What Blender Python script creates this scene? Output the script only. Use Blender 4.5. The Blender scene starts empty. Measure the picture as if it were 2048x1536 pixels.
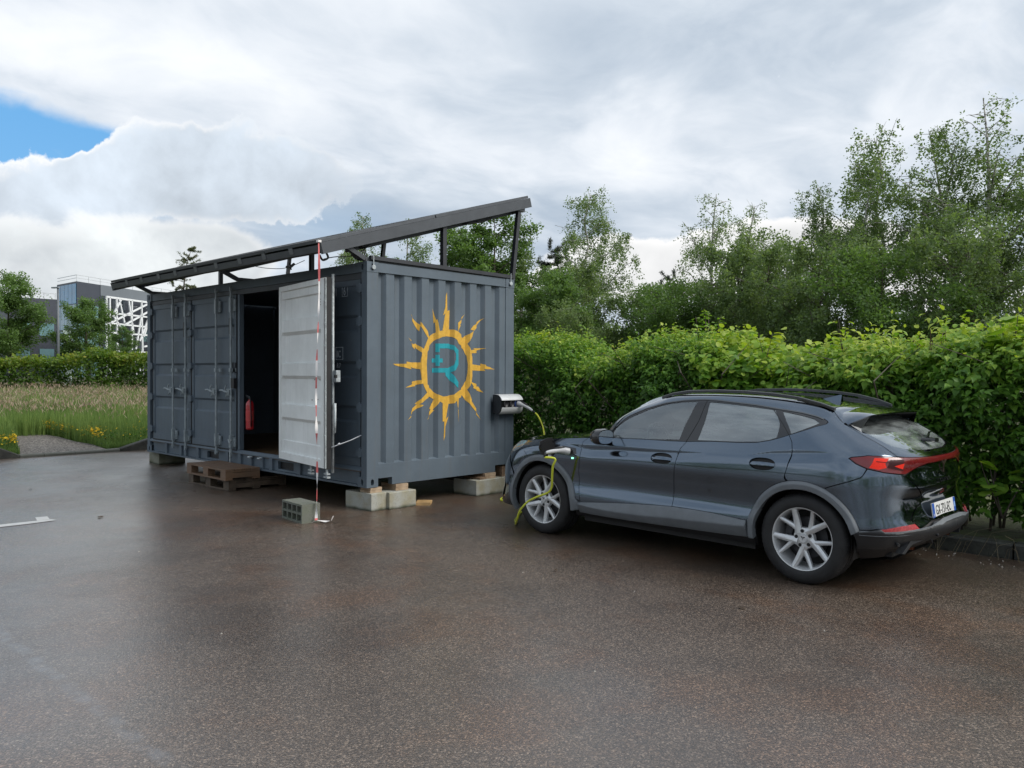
import bpy, math, random
import numpy as np
from mathutils import Vector, Matrix, noise
from mathutils.geometry import delaunay_2d_cdt
SC = bpy.context.scene
COL = SC.collection
rng = np.random.default_rng(7)
random.seed(7)

# ------------------------------------------------------------------ camera
CAMP = (-5.536, -7.553, 1.584)
yaw, pitch, roll, FPX = 0.7607, -0.01311, 0.00407, 1618.0
fw = Vector((math.cos(pitch)*math.cos(yaw), math.cos(pitch)*math.sin(yaw), math.sin(pitch)))
rt = Vector((math.sin(yaw), -math.cos(yaw), 0)); up = rt.cross(fw)
r2 = math.cos(roll)*rt + math.sin(roll)*up
u2 = -math.sin(roll)*rt + math.cos(roll)*up
cam = bpy.data.cameras.new('camera'); camo = bpy.data.objects.new('camera', cam); COL.objects.link(camo)
M = Matrix((r2, u2, -fw)).transposed().to_4x4(); M.translation = CAMP
camo.matrix_world = M
cam.sensor_width = 36; cam.lens = 36*FPX/2048; cam.clip_end = 3000; cam.clip_start = .05
SC.camera = camo

# ------------------------------------------------------------------ world
W = bpy.data.worlds.new('World'); SC.world = W; W.use_nodes = True
SUN_EL, SUN_AZ = math.radians(42), math.radians(-66)     # azimuth of the sun direction measured from +X
class NT:
    "small helper around a node tree"
    def __init__(s, nt): s.nt = nt; s.n = nt.nodes; s.l = nt.links
    def new(s, t, **kw):
        o = s.n.new(t)
        for k, v in kw.items():
            if k == 'inp':
                for a, b in v.items():
                    if isinstance(b, bpy.types.NodeSocket): s.l.new(b, o.inputs[a])
                    else: o.inputs[a].default_value = b
            else: setattr(o, k, v)
        return o
    def math(s, op, a, b=0.0, c=0.0, clamp=False):
        o = s.n.new('ShaderNodeMath'); o.operation = op; o.use_clamp = clamp
        for i, v in enumerate((a, b, c)):
            if isinstance(v, bpy.types.NodeSocket): s.l.new(v, o.inputs[i])
            else: o.inputs[i].default_value = v
        return o.outputs[0]
    def vmath(s, op, a, b=(0, 0, 0), scale=None):
        o = s.n.new('ShaderNodeVectorMath'); o.operation = op
        for i, v in enumerate((a, b)):
            if isinstance(v, bpy.types.NodeSocket): s.l.new(v, o.inputs[i])
            else: o.inputs[i].default_value = v
        if scale is not None:
            if isinstance(scale, bpy.types.NodeSocket): s.l.new(scale, o.inputs['Scale'])
            else: o.inputs['Scale'].default_value = scale
        return o.outputs['Value'] if op in ('DOT_PRODUCT', 'LENGTH') else o.outputs[0]
    def noise(s, vec, scale, detail=4, rough=.5, dist=0., lac=2.):
        o = s.n.new('ShaderNodeTexNoise'); s.l.new(vec, o.inputs['Vector'])
        o.inputs['Scale'].default_value = scale; o.inputs['Detail'].default_value = detail
        o.inputs['Roughness'].default_value = rough; o.inputs['Distortion'].default_value = dist
        o.inputs['Lacunarity'].default_value = lac
        return o
    def ramp(s, fac, stops, interp='LINEAR'):
        o = s.n.new('ShaderNodeValToRGB'); s.l.new(fac, o.inputs[0]); e = o.color_ramp
        e.interpolation = interp
        while len(e.elements) < len(stops): e.elements.new(.5)
        for el, (p, c) in zip(e.elements, stops):
            el.position = p
            el.color = (c, c, c, 1) if isinstance(c, (int, float)) else (*c, 1)
        return o.outputs[0]
    def mix(s, f, a, b, mode='MIX'):
        o = s.n.new('ShaderNodeMix'); o.data_type = 'RGBA'; o.blend_type = mode
        for i, v in ((0, f), (6, a), (7, b)):
            if isinstance(v, bpy.types.NodeSocket): s.l.new(v, o.inputs[i])
            else: o.inputs[i].default_value = v if i == 0 else (*v, 1)
        return o.outputs[2]
    def smooth(s, x, a, b):
        o = s.n.new('ShaderNodeMapRange'); o.interpolation_type = 'SMOOTHSTEP'
        s.l.new(x, o.inputs[0]); o.inputs[1].default_value = a; o.inputs[2].default_value = b
        return o.outputs[0]

def dir_px(px, py):
    d = fw + r2*((px-1024)/FPX) - u2*((py-768)/FPX)
    return d.normalized()

CLOUDK = 5.1
def build_world():
    t = NT(W.node_tree); bg = t.n['Background']; bg.inputs[1].default_value = .1
    sky = t.new('ShaderNodeTexSky', sky_type='NISHITA', sun_disc=False, sun_elevation=SUN_EL,
                sun_rotation=math.radians(90)-SUN_AZ, air_density=1.2, dust_density=1.5)
    tc = t.new('ShaderNodeTexCoord'); d = tc.outputs['Generated']
    d = t.vmath('NORMALIZE', d)
    sep = t.new('ShaderNodeSeparateXYZ', inp={0: d})
    z = t.math('MAXIMUM', sep.outputs[2], 0.0)
    k = t.math('DIVIDE', 1.0, t.math('ADD', z, .16))
    p = t.vmath('SCALE', d, scale=k)                      # sheet of cloud seen in perspective
    warp = t.noise(p, 1.1, 3, .5)
    pw = t.vmath('ADD', p, t.vmath('SCALE', t.vmath('SUBTRACT', warp.outputs['Color'], (.5, .5, .5)), scale=.5))
    sp = t.new('ShaderNodeMapping', inp={0: pw}); sp.inputs['Rotation'].default_value = (0, 0, .5)
    sp.inputs['Scale'].default_value = (1., 1.25, 1.)
    big = t.noise(sp.outputs[0], .8, 10, .54).outputs['Fac']
    wisp = t.noise(sp.outputs[0], 2.4, 9, .55, .35).outputs['Fac']
    puff = t.noise(d, 11., 8, .55, .25).outputs['Fac']
    puffl = t.noise(d, 4.5, 4, .5).outputs['Fac']
    def blob(px, py, sx, sy, ang=0.):
        "soft patch of sky around a direction; sx, sy half widths in degrees"
        c = dir_px(px, py); e = c.cross(Vector((0, 0, 1))).normalized(); n = e.cross(c)
        ca, sa = math.cos(ang), math.sin(ang); e2 = e*ca + n*sa; n2 = n*ca - e*sa
        a = t.math('DIVIDE', t.vmath('DOT_PRODUCT', d, tuple(e2)), math.tan(math.radians(sx)))
        b = t.math('DIVIDE', t.vmath('DOT_PRODUCT', d, tuple(n2)), math.tan(math.radians(sy)))
        r = t.math('ADD', t.math('MULTIPLY', a, a), t.math('MULTIPLY', b, b))
        g = t.math('EXPONENT', t.math('MULTIPLY', r, -1.0))
        front = t.math('GREATER_THAN', t.vmath('DOT_PRODUCT', d, tuple(c)), 0.)
        return t.math('MULTIPLY', g, front)
    def addm(*a):
        o = a[0]
        for q in a[1:]: o = t.math('ADD', o, q)
        return o
    def sc(x, k): return t.math('MULTIPLY', x, k)
    # grey value of the overcast
    fine = t.noise(d, 26., 6, .6, .2).outputs['Fac']
    pn = addm(sc(t.math('SUBTRACT', puff, .5), .8), sc(t.math('SUBTRACT', fine, .5), .3))
    v = t.math('ADD', sc(t.math('SUBTRACT', big, .5), 2.3), sc(t.math('SUBTRACT', wisp, .5), 1.7))
    v = addm(v, sc(blob(650, 215, 12, 4.2, -.12), .42), sc(blob(250, 150, 11, 3.2), .22), sc(blob(1180, 300, 12, 3.2, .1), .30),
             sc(blob(1150, 60, 16, 3.6), -.42), sc(blob(1750, 130, 9, 3.5), -.22), sc(blob(1850, 250, 6, 2), .2), sc(blob(560, 300, 8, 1.2, -.1), .16),
             sc(blob(1050, 440, 9, 2.6), -.30), sc(blob(700, 440, 7, 2.6), -.40), sc(blob(1250, 400, 6, 1.6), -.22), sc(blob(100, 40, 12, 3), .1))
    shade = t.ramp(t.math('ADD', sc(v, .55), .52, clamp=True),
                   [(.0, (.33, .42, .54)), (.3, (.46, .54, .64)), (.5, (.60, .67, .755)), (.68, (.76, .81, .875)), (.85, (.87, .905, .945)), (1., (.95, .965, .985))])
    # blue gap with torn upper edge
    gap = addm(sc(blob(-60, 285, 9.2, 2.9, -.16), 1.5), sc(blob(190, 285, 4.6, 1.0, -.22), .8))
    g = addm(gap, sc(t.math('SUBTRACT', wisp, .5), 1.9), sc(t.math('SUBTRACT', fine, .5), .5))
    gm = t.smooth(g, .28, 1.05)
    soft = t.smooth(addm(blob(640, 450, 6, 2.2, .1), sc(blob(1040, 500, 4, 1.5), .5), sc(t.math('SUBTRACT', puffl, .5), .9)), .3, 1.3)
    skyc = t.mix(1., sky.outputs[0], (1.05, 1.0, .98), 'MULTIPLY')
    blue = t.mix(.75, skyc, (.30, 1.75, 3.7))
    base = t.mix(sc(soft, .6), shade, (.36, .50, .67))
    K = CLOUDK
    cloud = t.mix(1., base, (K, K, K), 'MULTIPLY')
    out = t.mix(gm, cloud, blue)
    def cumulus(field, body, lo=.36, wid=.045, rimw=.30, rim=1.0, fade=None, na=2.):
        f = t.math('ADD', field, sc(pn, na))
        m = t.smooth(f, lo, lo+wid)
        r = t.math('SUBTRACT', 1.0, t.smooth(f, lo, lo+rimw))
        tex = t.math('ADD', .5, addm(sc(pn, 1.7), sc(t.math('SUBTRACT', puffl, .5), 1.8)), clamp=True)
        c = t.mix(tex, tuple(x*.66 for x in body), tuple(min(1., x*1.30) for x in body))
        c = t.mix(t.math('MULTIPLY', t.math('POWER', r, 1.6), rim), c, (.99, .985, .98))
        if fade is not None: m = t.math('MULTIPLY', m, fade)
        return m, t.mix(1., c, (K, K, K), 'MULTIPLY')
    # big grey cumulus bank left of centre, bright rimmed towards the gap
    f1 = addm(sc(blob(10, 420, 7, 2.1), .8), sc(blob(155, 345, 1.5, .9), .6), sc(blob(290, 345, 3.2, 1.8), .7), sc(blob(430, 350, 6.5, 2.9), .9), sc(blob(640, 370, 8, 2.6), .5))
    rimdir = t.smooth(addm(blob(120, 330, 6.5, 2.2), sc(blob(340, 255, 7, 1.3), .5)), .1, .9)
    m1, c1 = cumulus(f1, (.60, .67, .75), wid=.09, rim=t.math('ADD', .35, sc(rimdir, .65)), fade=t.math('SUBTRACT', 1., t.smooth(blob(900, 380, 8, 6), .1, .8)))
    out = t.mix(m1, out, c1)
    f2 = addm(blob(60, 520, 8, 2.6), blob(330, 500, 4.2, 2.6), blob(470, 515, 2.8, 2.1), sc(blob(250, 570, 9, 2.2), .8))
    m2, c2 = cumulus(f2, (.74, .79, .84), lo=.45, wid=.35, rimw=.7, rim=.7)
    out = t.mix(sc(m2, .9), out, c2)
    f3 = addm(blob(1350, 545, 7, 2.4), blob(1480, 505, 4, 1.6), blob(1230, 520, 3, 1.4), blob(1620, 500, 5, 2.2), sc(blob(900, 570, 8, 1.6), .6), sc(blob(1950, 560, 9, 4), .6))
    m3, c3 = cumulus(f3, (.90, .915, .93), lo=.45, wid=.22, rimw=.7, rim=.9)
    out = t.mix(m3, out, c3)
    t.l.new(out, bg.inputs[0])
build_world()
sun = bpy.data.lights.new('sun', 'SUN'); suno = bpy.data.objects.new('sun', sun); COL.objects.link(suno)
sun.energy = 1.5; sun.angle = math.radians(38); sun.color = (1, .95, .88)
sd = Vector((math.cos(SUN_EL)*math.cos(SUN_AZ), math.cos(SUN_EL)*math.sin(SUN_AZ), math.sin(SUN_EL)))
suno.rotation_euler = sd.to_track_quat('Z', 'Y').to_euler()
SC.view_settings.view_transform = 'Standard'; SC.view_settings.look = 'None'
SC.view_settings.exposure = 1.1; SC.view_settings.gamma = 1.0; SC.view_settings.use_curve_mapping = False
SC.render.engine = 'CYCLES'
SC.cycles.max_bounces = 8; SC.cycles.transparent_max_bounces = 12

# ------------------------------------------------------------------ materials
MATS = {}
def mat(name, base, rough=.5, metal=0., var=.12, vscale=6., bump=0., bscale=40., coat=0., spec=.5, detail=5,
        col2=None, trans=0., rvar=.1, emit=None):
    if name in MATS: return MATS[name]
    m = bpy.data.materials.new(name); m.use_nodes = True; t = NT(m.node_tree); b = t.n['Principled BSDF']
    tc = t.new('ShaderNodeTexCoord'); vec = tc.outputs['Object']
    n = t.noise(vec, vscale, detail, .6).outputs['Fac']
    f = t.smooth(n, .3, .7)
    lo = tuple(c*(1-var) for c in base); hi = tuple(min(1, c*(1+var)) for c in base)
    if col2: hi = col2
    t.l.new(t.mix(f, lo, hi), b.inputs['Base Color'])
    b.inputs['Metallic'].default_value = metal
    t.l.new(t.math('ADD', t.math('MULTIPLY', n, 2*rvar), rough-rvar), b.inputs['Roughness'])
    b.inputs['Coat Weight'].default_value = coat; b.inputs['Coat Roughness'].default_value = .05
    b.inputs['Specular IOR Level'].default_value = spec
    b.inputs['Transmission Weight'].default_value = trans
    if emit: b.inputs['Emission Color'].default_value = (*base, 1); b.inputs['Emission Strength'].default_value = emit
    if bump:
        nb = t.noise(vec, bscale, 4, .6).outputs['Fac']
        bm = t.new('ShaderNodeBump', inp={'Height': nb}); bm.inputs['Strength'].default_value = bump; bm.inputs['Distance'].default_value = .01
        t.l.new(bm.outputs[0], b.inputs['Normal'])
    MATS[name] = m
    return m

# ------------------------------------------------------------------ mesh helpers
class MB:
    def __init__(s): s.v = []; s.f = []
    def add(s, vs, fs):
        b = len(s.v); s.v += [tuple(v) for v in vs]; s.f += [tuple(i+b for i in f) for f in fs]; return s
    def box(s, x0, y0, z0, x1, y1, z1, ch=0.):
        if ch:
            return s.prismx([(y0+ch, z0), (y1-ch, z0), (y1, z0+ch), (y1, z1-ch), (y1-ch, z1), (y0+ch, z1), (y0, z1-ch), (y0, z0+ch)], x0, x1)
        return s.add([(x0,y0,z0),(x1,y0,z0),(x1,y1,z0),(x0,y1,z0),(x0,y0,z1),(x1,y0,z1),(x1,y1,z1),(x0,y1,z1)],
              [(0,3,2,1),(4,5,6,7),(0,1,5,4),(1,2,6,5),(2,3,7,6),(3,0,4,7)])
    def prism(s, poly, a, b, f):
        "poly: list of 2D pts; f(p,q,t)->3D"
        n = len(poly); vs = [f(p, q, a) for p, q in poly]+[f(p, q, b) for p, q in poly]
        fs = [tuple(range(n))[::-1], tuple(range(n, 2*n))]+[(i, (i+1) % n, n+(i+1) % n, n+i) for i in range(n)]
        return s.add(vs, fs)
    def prismx(s, poly, a, b): return s.prism(poly, a, b, lambda p, q, t: (t, p, q))
    def prismy(s, poly, a, b): return s.prism(poly, a, b, lambda p, q, t: (p, t, q))
    def prismz(s, poly, a, b): return s.prism(poly, a, b, lambda p, q, t: (p, q, t))
    def tube(s, pts, r, n=8, cap=True):
        pts = [Vector(p) for p in pts]; rs = r if isinstance(r, (list, tuple)) else [r]*len(pts)
        b = len(s.v); prev = None
        for i, p in enumerate(pts):
            d = (pts[min(i+1, len(pts)-1)]-pts[max(i-1, 0)])
            if d.length < 1e-9: d = Vector((0, 0, 1))
            d.normalize()
            if prev is None:
                a = d.cross(Vector((0, 0, 1)));
                if a.length < .1: a = d.cross(Vector((1, 0, 0)))
            else: a = prev - d*prev.dot(d)
            a.normalize(); prev = a; c = d.cross(a)
            for k in range(n):
                w = 2*math.pi*k/n; s.v.append(tuple(p+(a*math.cos(w)+c*math.sin(w))*rs[i]))
        for i in range(len(pts)-1):
            for k in range(n):
                k2 = (k+1) % n; s.f.append((b+i*n+k, b+i*n+k2, b+(i+1)*n+k2, b+(i+1)*n+k))
        if cap: s.f.append(tuple(b+k for k in range(n))[::-1]); s.f.append(tuple(b+(len(pts)-1)*n+k for k in range(n)))
        return s
    def beam(s, p, q, w, h, upv=(0, 0, 1)):
        p, q = Vector(p), Vector(q); d = (q-p).normalized(); a = d.cross(Vector(upv)).normalized(); c = a.cross(d)
        vs = [o+a*sx*w/2+c*sy*h/2 for o in (p, q) for sx, sy in ((-1,-1),(1,-1),(1,1),(-1,1))]
        return s.add(vs, [(0,1,2,3)[::-1],(4,5,6,7),(0,1,5,4),(1,2,6,5),(2,3,7,6),(3,0,4,7)])
    def lathe(s, prof, n=32, f=lambda r, h, a: (r*math.cos(a), r*math.sin(a), h)):
        b = len(s.v); m = len(prof)
        for k in range(n):
            a = 2*math.pi*k/n
            for r, h in prof: s.v.append(f(r, h, a))
        for k in range(n):
            k2 = (k+1) % n
            for j in range(m-1): s.f.append((b+k*m+j, b+k2*m+j, b+k2*m+j+1, b+k*m+j+1))
        return s
    def xf(s, M4):
        s.v = [tuple(M4 @ Vector(v)) for v in s.v]; return s
    def mesh(s, name, m=None, smooth=False, angle=None):
        me = bpy.data.meshes.new(name); me.from_pydata(s.v, [], s.f)
        if m: me.materials.append(m)
        me.validate(); me.update()
        import bmesh
        bm = bmesh.new(); bm.from_mesh(me); bmesh.ops.recalc_face_normals(bm, faces=bm.faces); bm.to_mesh(me); bm.free()
        if smooth:
            me.polygons.foreach_set('use_smooth', [True]*len(me.polygons))
            if angle: me.set_sharp_from_angle(angle=math.radians(angle))
        return me
    def build(s, name, m, parent=None, smooth=False, angle=None, **kw):
        return link(name, s.mesh(name, m, smooth, angle), parent, **kw)

def link(name, me, parent=None, label=None, cat=None, group=None, kind=None, loc=None, rot=None):
    o = bpy.data.objects.new(name, me); COL.objects.link(o)
    if parent: o.parent = parent
    if label: o['label'] = label
    if cat: o['category'] = cat
    if group: o['group'] = group
    if kind: o['kind'] = kind
    if loc is not None: o.location = loc
    if rot is not None: o.rotation_euler = rot
    return o
def empty(name, loc=(0, 0, 0), rz=0., **kw):
    return link(name, None, loc=loc, rot=(0, 0, rz), **kw)
def fastmesh(name, V, F, m, smooth=False, cols=None):
    "V (n,3) array, F (m,k) array of equal sized polygons"
    me = bpy.data.meshes.new(name); V = np.asarray(V, np.float32); F = np.asarray(F, np.int32); k = F.shape[1]
    me.vertices.add(len(V)); me.vertices.foreach_set('co', V.ravel())
    me.loops.add(F.size); me.loops.foreach_set('vertex_index', F.ravel())
    me.polygons.add(len(F)); me.polygons.foreach_set('loop_start', np.arange(0, F.size, k, dtype=np.int32))
    if smooth: me.polygons.foreach_set('use_smooth', np.ones(len(F), bool))
    me.materials.append(m)
    if cols is not None:
        at = me.attributes.new('tint', 'FLOAT', 'POINT'); at.data.foreach_set('value', np.asarray(cols, np.float32))
    me.update(calc_edges=True)
    return me
def gz(x, y): return max(0., y)*.0108
# ================================================================== SETTING
def m_asphalt():
    m = bpy.data.materials.new('wet_asphalt'); m.use_nodes = True; t = NT(m.node_tree); b = t.n['Principled BSDF']
    tc = t.new('ShaderNodeTexCoord'); P = tc.outputs['Object']
    vo = t.new('ShaderNodeTexVoronoi', inp={'Vector': P}); vo.inputs['Scale'].default_value = 135.
    vo2 = t.new('ShaderNodeTexVoronoi', inp={'Vector': P}); vo2.inputs['Scale'].default_value = 320.
    sepc = t.new('ShaderNodeSeparateColor', inp={0: vo.outputs['Color']})
    sepc2 = t.new('ShaderNodeSeparateColor', inp={0: vo2.outputs['Color']})
    big = t.noise(P, .55, 6, .6).outputs['Fac']; mid = t.noise(P, 2.3, 5, .6).outputs['Fac']; fine = t.noise(P, 30., 4, .6).outputs['Fac']
    stone = t.ramp(sepc.outputs[0], [(0, (.016, .014, .013)), (.40, (.040, .032, .027)), (.70, (.10, .080, .066)), (.9, (.21, .175, .145)), (1, (.38, .33, .285))])
    grit = t.ramp(sepc2.outputs[0], [(0, (.014, .012, .011)), (.6, (.060, .047, .038)), (1, (.20, .165, .135))])
    c = t.mix(.45, stone, grit)
    brown = t.smooth(t.math('ADD', t.math('MULTIPLY', big, .6), t.math('MULTIPLY', mid, .4)), .46, .60)
    c = t.mix(t.math('MULTIPLY', brown, .75), c, t.mix(1., c, (1.10, .84, .66), 'MULTIPLY'))
    dark = t.smooth(t.noise(P, .9, 5, .62).outputs['Fac'], .46, .62)
    c = t.mix(t.math('MULTIPLY', dark, .45), c, t.mix(1., c, (.5, .48, .47), 'MULTIPLY'))
    # old repair joint, a pale slurry line that runs across the near left of the yard
    sx = t.new('ShaderNodeSeparateXYZ', inp={0: P})
    wob = t.math('MULTIPLY', t.math('SUBTRACT', t.noise(P, 3., 4, .6).outputs['Fac'], .5), .10)
    dd = t.math('ABSOLUTE', t.math('ADD', t.math('ADD', sx.outputs[0], 4.135), wob))
    joint = t.math('SUBTRACT', 1.0, t.smooth(dd, .012, .055))
    joint = t.math('MULTIPLY', joint, t.smooth(t.noise(P, 7., 4, .6).outputs['Fac'], .35, .65))
    c = t.mix(t.math('MULTIPLY', joint, .5), c, (.13, .15, .18))
    c = t.mix(1., c, (1.09, .99, .90), 'MULTIPLY')
    t.l.new(c, b.inputs['Base Color'])
    wet = t.smooth(t.noise(P, .8, 6, .6, .6).outputs['Fac'], .35, .62)
    rough = t.math('SUBTRACT', .52, t.math('MULTIPLY', wet, .2))
    rough = t.math('ADD', rough, t.math('MULTIPLY', t.math('SUBTRACT', fine, .5), .18))
    t.l.new(rough, b.inputs['Roughness'])
    b.inputs['Specular IOR Level'].default_value = .5
    b.inputs['Coat Weight'].default_value = .85; b.inputs['Coat Roughness'].default_value = .26; b.inputs['Coat IOR'].default_value = 1.33
    h = t.math('ADD', t.math('MULTIPLY', vo.outputs['Distance'], -1.), t.math('MULTIPLY', vo2.outputs['Distance'], -.5))
    h = t.math('ADD', h, t.math('MULTIPLY', sepc.outputs[1], .5))
    bm = t.new('ShaderNodeBump', inp={'Height': h}); bm.inputs['Strength'].default_value = .55; bm.inputs['Distance'].default_value = .004
    hw = t.noise(P, 1.7, 4, .5).outputs['Fac']
    bm2 = t.new('ShaderNodeBump', inp={'Height': hw, 'Normal': bm.outputs[0]}); bm2.inputs['Strength'].default_value = .35; bm2.inputs['Distance'].default_value = .02
    t.l.new(bm2.outputs[0], b.inputs['Normal'])
    bm3 = t.new('ShaderNodeBump', inp={'Height': h}); bm3.inputs['Strength'].default_value = .16; bm3.inputs['Distance'].default_value = .004
    t.l.new(bm3.outputs[0], b.inputs['Coat Normal'])
    film = t.math('ADD', t.noise(P, .45, 5, .6, .4).outputs['Fac'], t.math('MULTIPLY', t.math('ADD', sx.outputs[0], 1.2), -.09))   # the water film is thicker on the low left side
    cwt = t.smooth(film, .38, .72); t.l.new(t.math('ADD', .5, t.math('MULTIPLY', cwt, .5)), b.inputs['Coat Weight'])
    t.l.new(t.math('SUBTRACT', .30, t.math('MULTIPLY', cwt, .14)), b.inputs['Coat Roughness']); b.inputs['Coat IOR'].default_value = 1.45
    return m
ASPH = m_asphalt()
def sheet(name, x0, x1, y0, y1, m, zf, nx=2, ny=60):
    xs = np.linspace(x0, x1, nx); ys = np.linspace(y0, y1, ny); V = []; F = []
    for y in ys:
        for x in xs: V.append((x, y, zf(x, y)))
    for j in range(ny-1):
        for i in range(nx-1): a = j*nx+i; F.append((a, a+1, a+nx+1, a+nx))
    return link(name, fastmesh(name, V, F, m, smooth=True), kind='structure')
KY = 8.22
sheet('parking_lot', -60, 2.46, -60, KY, ASPH, gz, 2, 80)
sheet('parking_lot_beyond', 2.46, 60, -60, -7.2, ASPH, gz, 2, 2).name = 'parking_lot'
# terrain: meadow, earth under the hedge, land to the horizon
def m_soil():
    m = bpy.data.materials.new('soil_and_turf'); m.use_nodes = True; t = NT(m.node_tree); b = t.n['Principled BSDF']
    P = t.new('ShaderNodeTexCoord').outputs['Object']
    n = t.noise(P, .6, 6, .6).outputs['Fac']; n2 = t.noise(P, 9, 5, .7).outputs['Fac']
    c = t.mix(t.smooth(n, .35, .65), (.05, .07, .02), (.09, .10, .035))
    c = t.mix(t.smooth(n2, .4, .7), c, (.045, .036, .022))
    t.l.new(c, b.inputs['Base Color']); b.inputs['Roughness'].default_value = .9
    bm = t.new('ShaderNodeBump', inp={'Height': n2}); bm.inputs['Strength'].default_value = .8; bm.inputs['Distance'].default_value = .04
    t.l.new(bm.outputs[0], b.inputs['Normal']); return m
SOIL = m_soil()
def hz(x, y):
    "height of the meadow"
    d = max(0., y-KY-.12); return .118+min(d, 22)*.021 + max(0, min(d-22, 60))*.006
def terrain():
    V = []; F = []
    xs = np.concatenate([np.linspace(-400, -12, 8), np.linspace(-10, 10, 41), np.linspace(12, 400, 10)])
    ys = np.concatenate([np.linspace(KY+.12, 32, 60), np.linspace(34, 900, 30)])
    for y in ys:
        for x in xs: V.append((x, y, hz(x, y)+(.03*math.sin(x*1.7+y)*(y > 9))))
    nx = len(xs)
    for j in range(len(ys)-1):
        for i in range(nx-1): a = j*nx+i; F.append((a, a+1, a+nx+1, a+nx))
    link('meadow_ground', fastmesh('meadow_ground', V, F, SOIL, True), kind='structure')
    # earth strip behind the kerb on the hedge side, up to the line of the meadow
    V = []; F = []
    xs = np.concatenate([[2.62], np.linspace(2.75, 8, 8), np.linspace(10, 400, 12)]); ys = np.linspace(-7.0, KY+.12, 30)
    for y in ys:
        for x in xs: V.append((x, y, gz(x, y)+.125+.02*math.sin(3*x+2*y)*(x > 2.7)))
    nx = len(xs)
    for j in range(len(ys)-1):
        for i in range(nx-1): a = j*nx+i; F.append((a, a+1, a+nx+1, a+nx))
    link('hedge_bank', fastmesh('hedge_bank', V, F, SOIL, True), kind='structure')
    big = MB().add([(-900, -900, -.12), (900, -900, -.12), (900, 1200, -.12), (-900, 1200, -.12)], [(0, 1, 2, 3)])
    big.build('land', SOIL, kind='structure')
terrain()
# kerbs: each kerb stone is a piece of the run
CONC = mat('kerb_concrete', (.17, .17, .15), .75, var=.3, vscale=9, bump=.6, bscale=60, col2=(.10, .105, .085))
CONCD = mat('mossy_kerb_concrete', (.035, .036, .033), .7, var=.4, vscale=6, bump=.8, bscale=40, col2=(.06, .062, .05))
def kerb_stone(parent, p, q, h0, h1, w, m, z0, nrm):
    p, q = Vector(p), Vector(q); d = (q-p).normalized(); g = .004
    p = p+d*g; q = q-d*g; n = Vector((nrm[0], nrm[1], 0))
    mb = MB(); vs = []
    for o, h in ((p, h0), (q, h1)):
        b = -.08
        zz = z0(o.x, o.y)
        vs += [(o.x, o.y, zz+b), (o.x, o.y, zz+h-.018), (o.x+n.x*.018, o.y+n.y*.018, zz+h), (o.x+n.x*w, o.y+n.y*w, zz+h), (o.x+n.x*w, o.y+n.y*w, zz+b)]
    mb.add(vs, [(0, 1, 2, 3, 4), (9, 8, 7, 6, 5)]+[(i, (i+1) % 5, 5+(i+1) % 5, 5+i)[::-1] for i in range(5)])
    return mb.build('kerb_stone', m, parent)
k = empty('meadow_kerb', (0, 0, 0), label='low dropped kerb with raised ends along the gravel path and meadow', cat='kerb')
prof = [(-9, .26), (-3.2, .26), (-2.35, .26), (-1.75, .27), (-1.28, .055), (-.9, .05), (-.4, .05), (.1, .05), (.38, .06), (.95, .22), (1.6, .26), (2.4, .26), (2.9, .26)]
for (a, h0), (c, h1) in zip(prof[:-1], prof[1:]):
    n = max(1, int(round((c-a)/.9)))
    for i in range(n):
        s0, s1 = i/n, (i+1)/n
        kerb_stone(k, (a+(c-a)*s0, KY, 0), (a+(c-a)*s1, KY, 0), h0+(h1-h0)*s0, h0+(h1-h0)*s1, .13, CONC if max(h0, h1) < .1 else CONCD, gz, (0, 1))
k = empty('hedge_kerb', (0, 0, 0), label='dark weathered kerb under the hedge beside the car', cat='kerb')
y = 8.1
while y > -7.9:
    xw = 2.47 + .012*math.sin(y*2.1)
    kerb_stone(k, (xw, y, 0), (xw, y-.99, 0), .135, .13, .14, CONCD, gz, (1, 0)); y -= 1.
# gravel path patch
def m_gravel():
    m = bpy.data.materials.new('path_gravel'); m.use_nodes = True; t = NT(m.node_tree); b = t.n['Principled BSDF']
    P = t.new('ShaderNodeTexCoord').outputs['Object']
    vo = t.new('ShaderNodeTexVoronoi', inp={'Vector': P}); vo.inputs['Scale'].default_value = 42.
    s = t.new('ShaderNodeSeparateColor', inp={0: vo.outputs['Color']})
    c = t.ramp(s.outputs[0], [(0, (.05, .045, .04)), (.5, (.13, .115, .10)), (1, (.32, .29, .26))])
    t.l.new(c, b.inputs['Base Color']); b.inputs['Roughness'].default_value = .75
    bm = t.new('ShaderNodeBump', inp={'Height': t.math('MULTIPLY', vo.outputs['Distance'], -1.)}); bm.inputs['Strength'].default_value = 1; bm.inputs['Distance'].default_value = .02
    t.l.new(bm.outputs[0], b.inputs['Normal']); return m
MB().add([(x, y, hz(x, y)+(.014 if y < 8.6 else .055)) for x, y in ((-1.25, KY+.135), (.20, KY+.135), (.16, 9.0), (.10, 9.8), (.15, 10.9), (.05, 11.8), (-.45, 11.9), (-.75, 10.6), (-1.0, 9.5))],
         [(0, 1, 2, 3, 4, 5, 6, 7, 8)]).build('gravel_path', m_gravel(), kind='structure')
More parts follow.
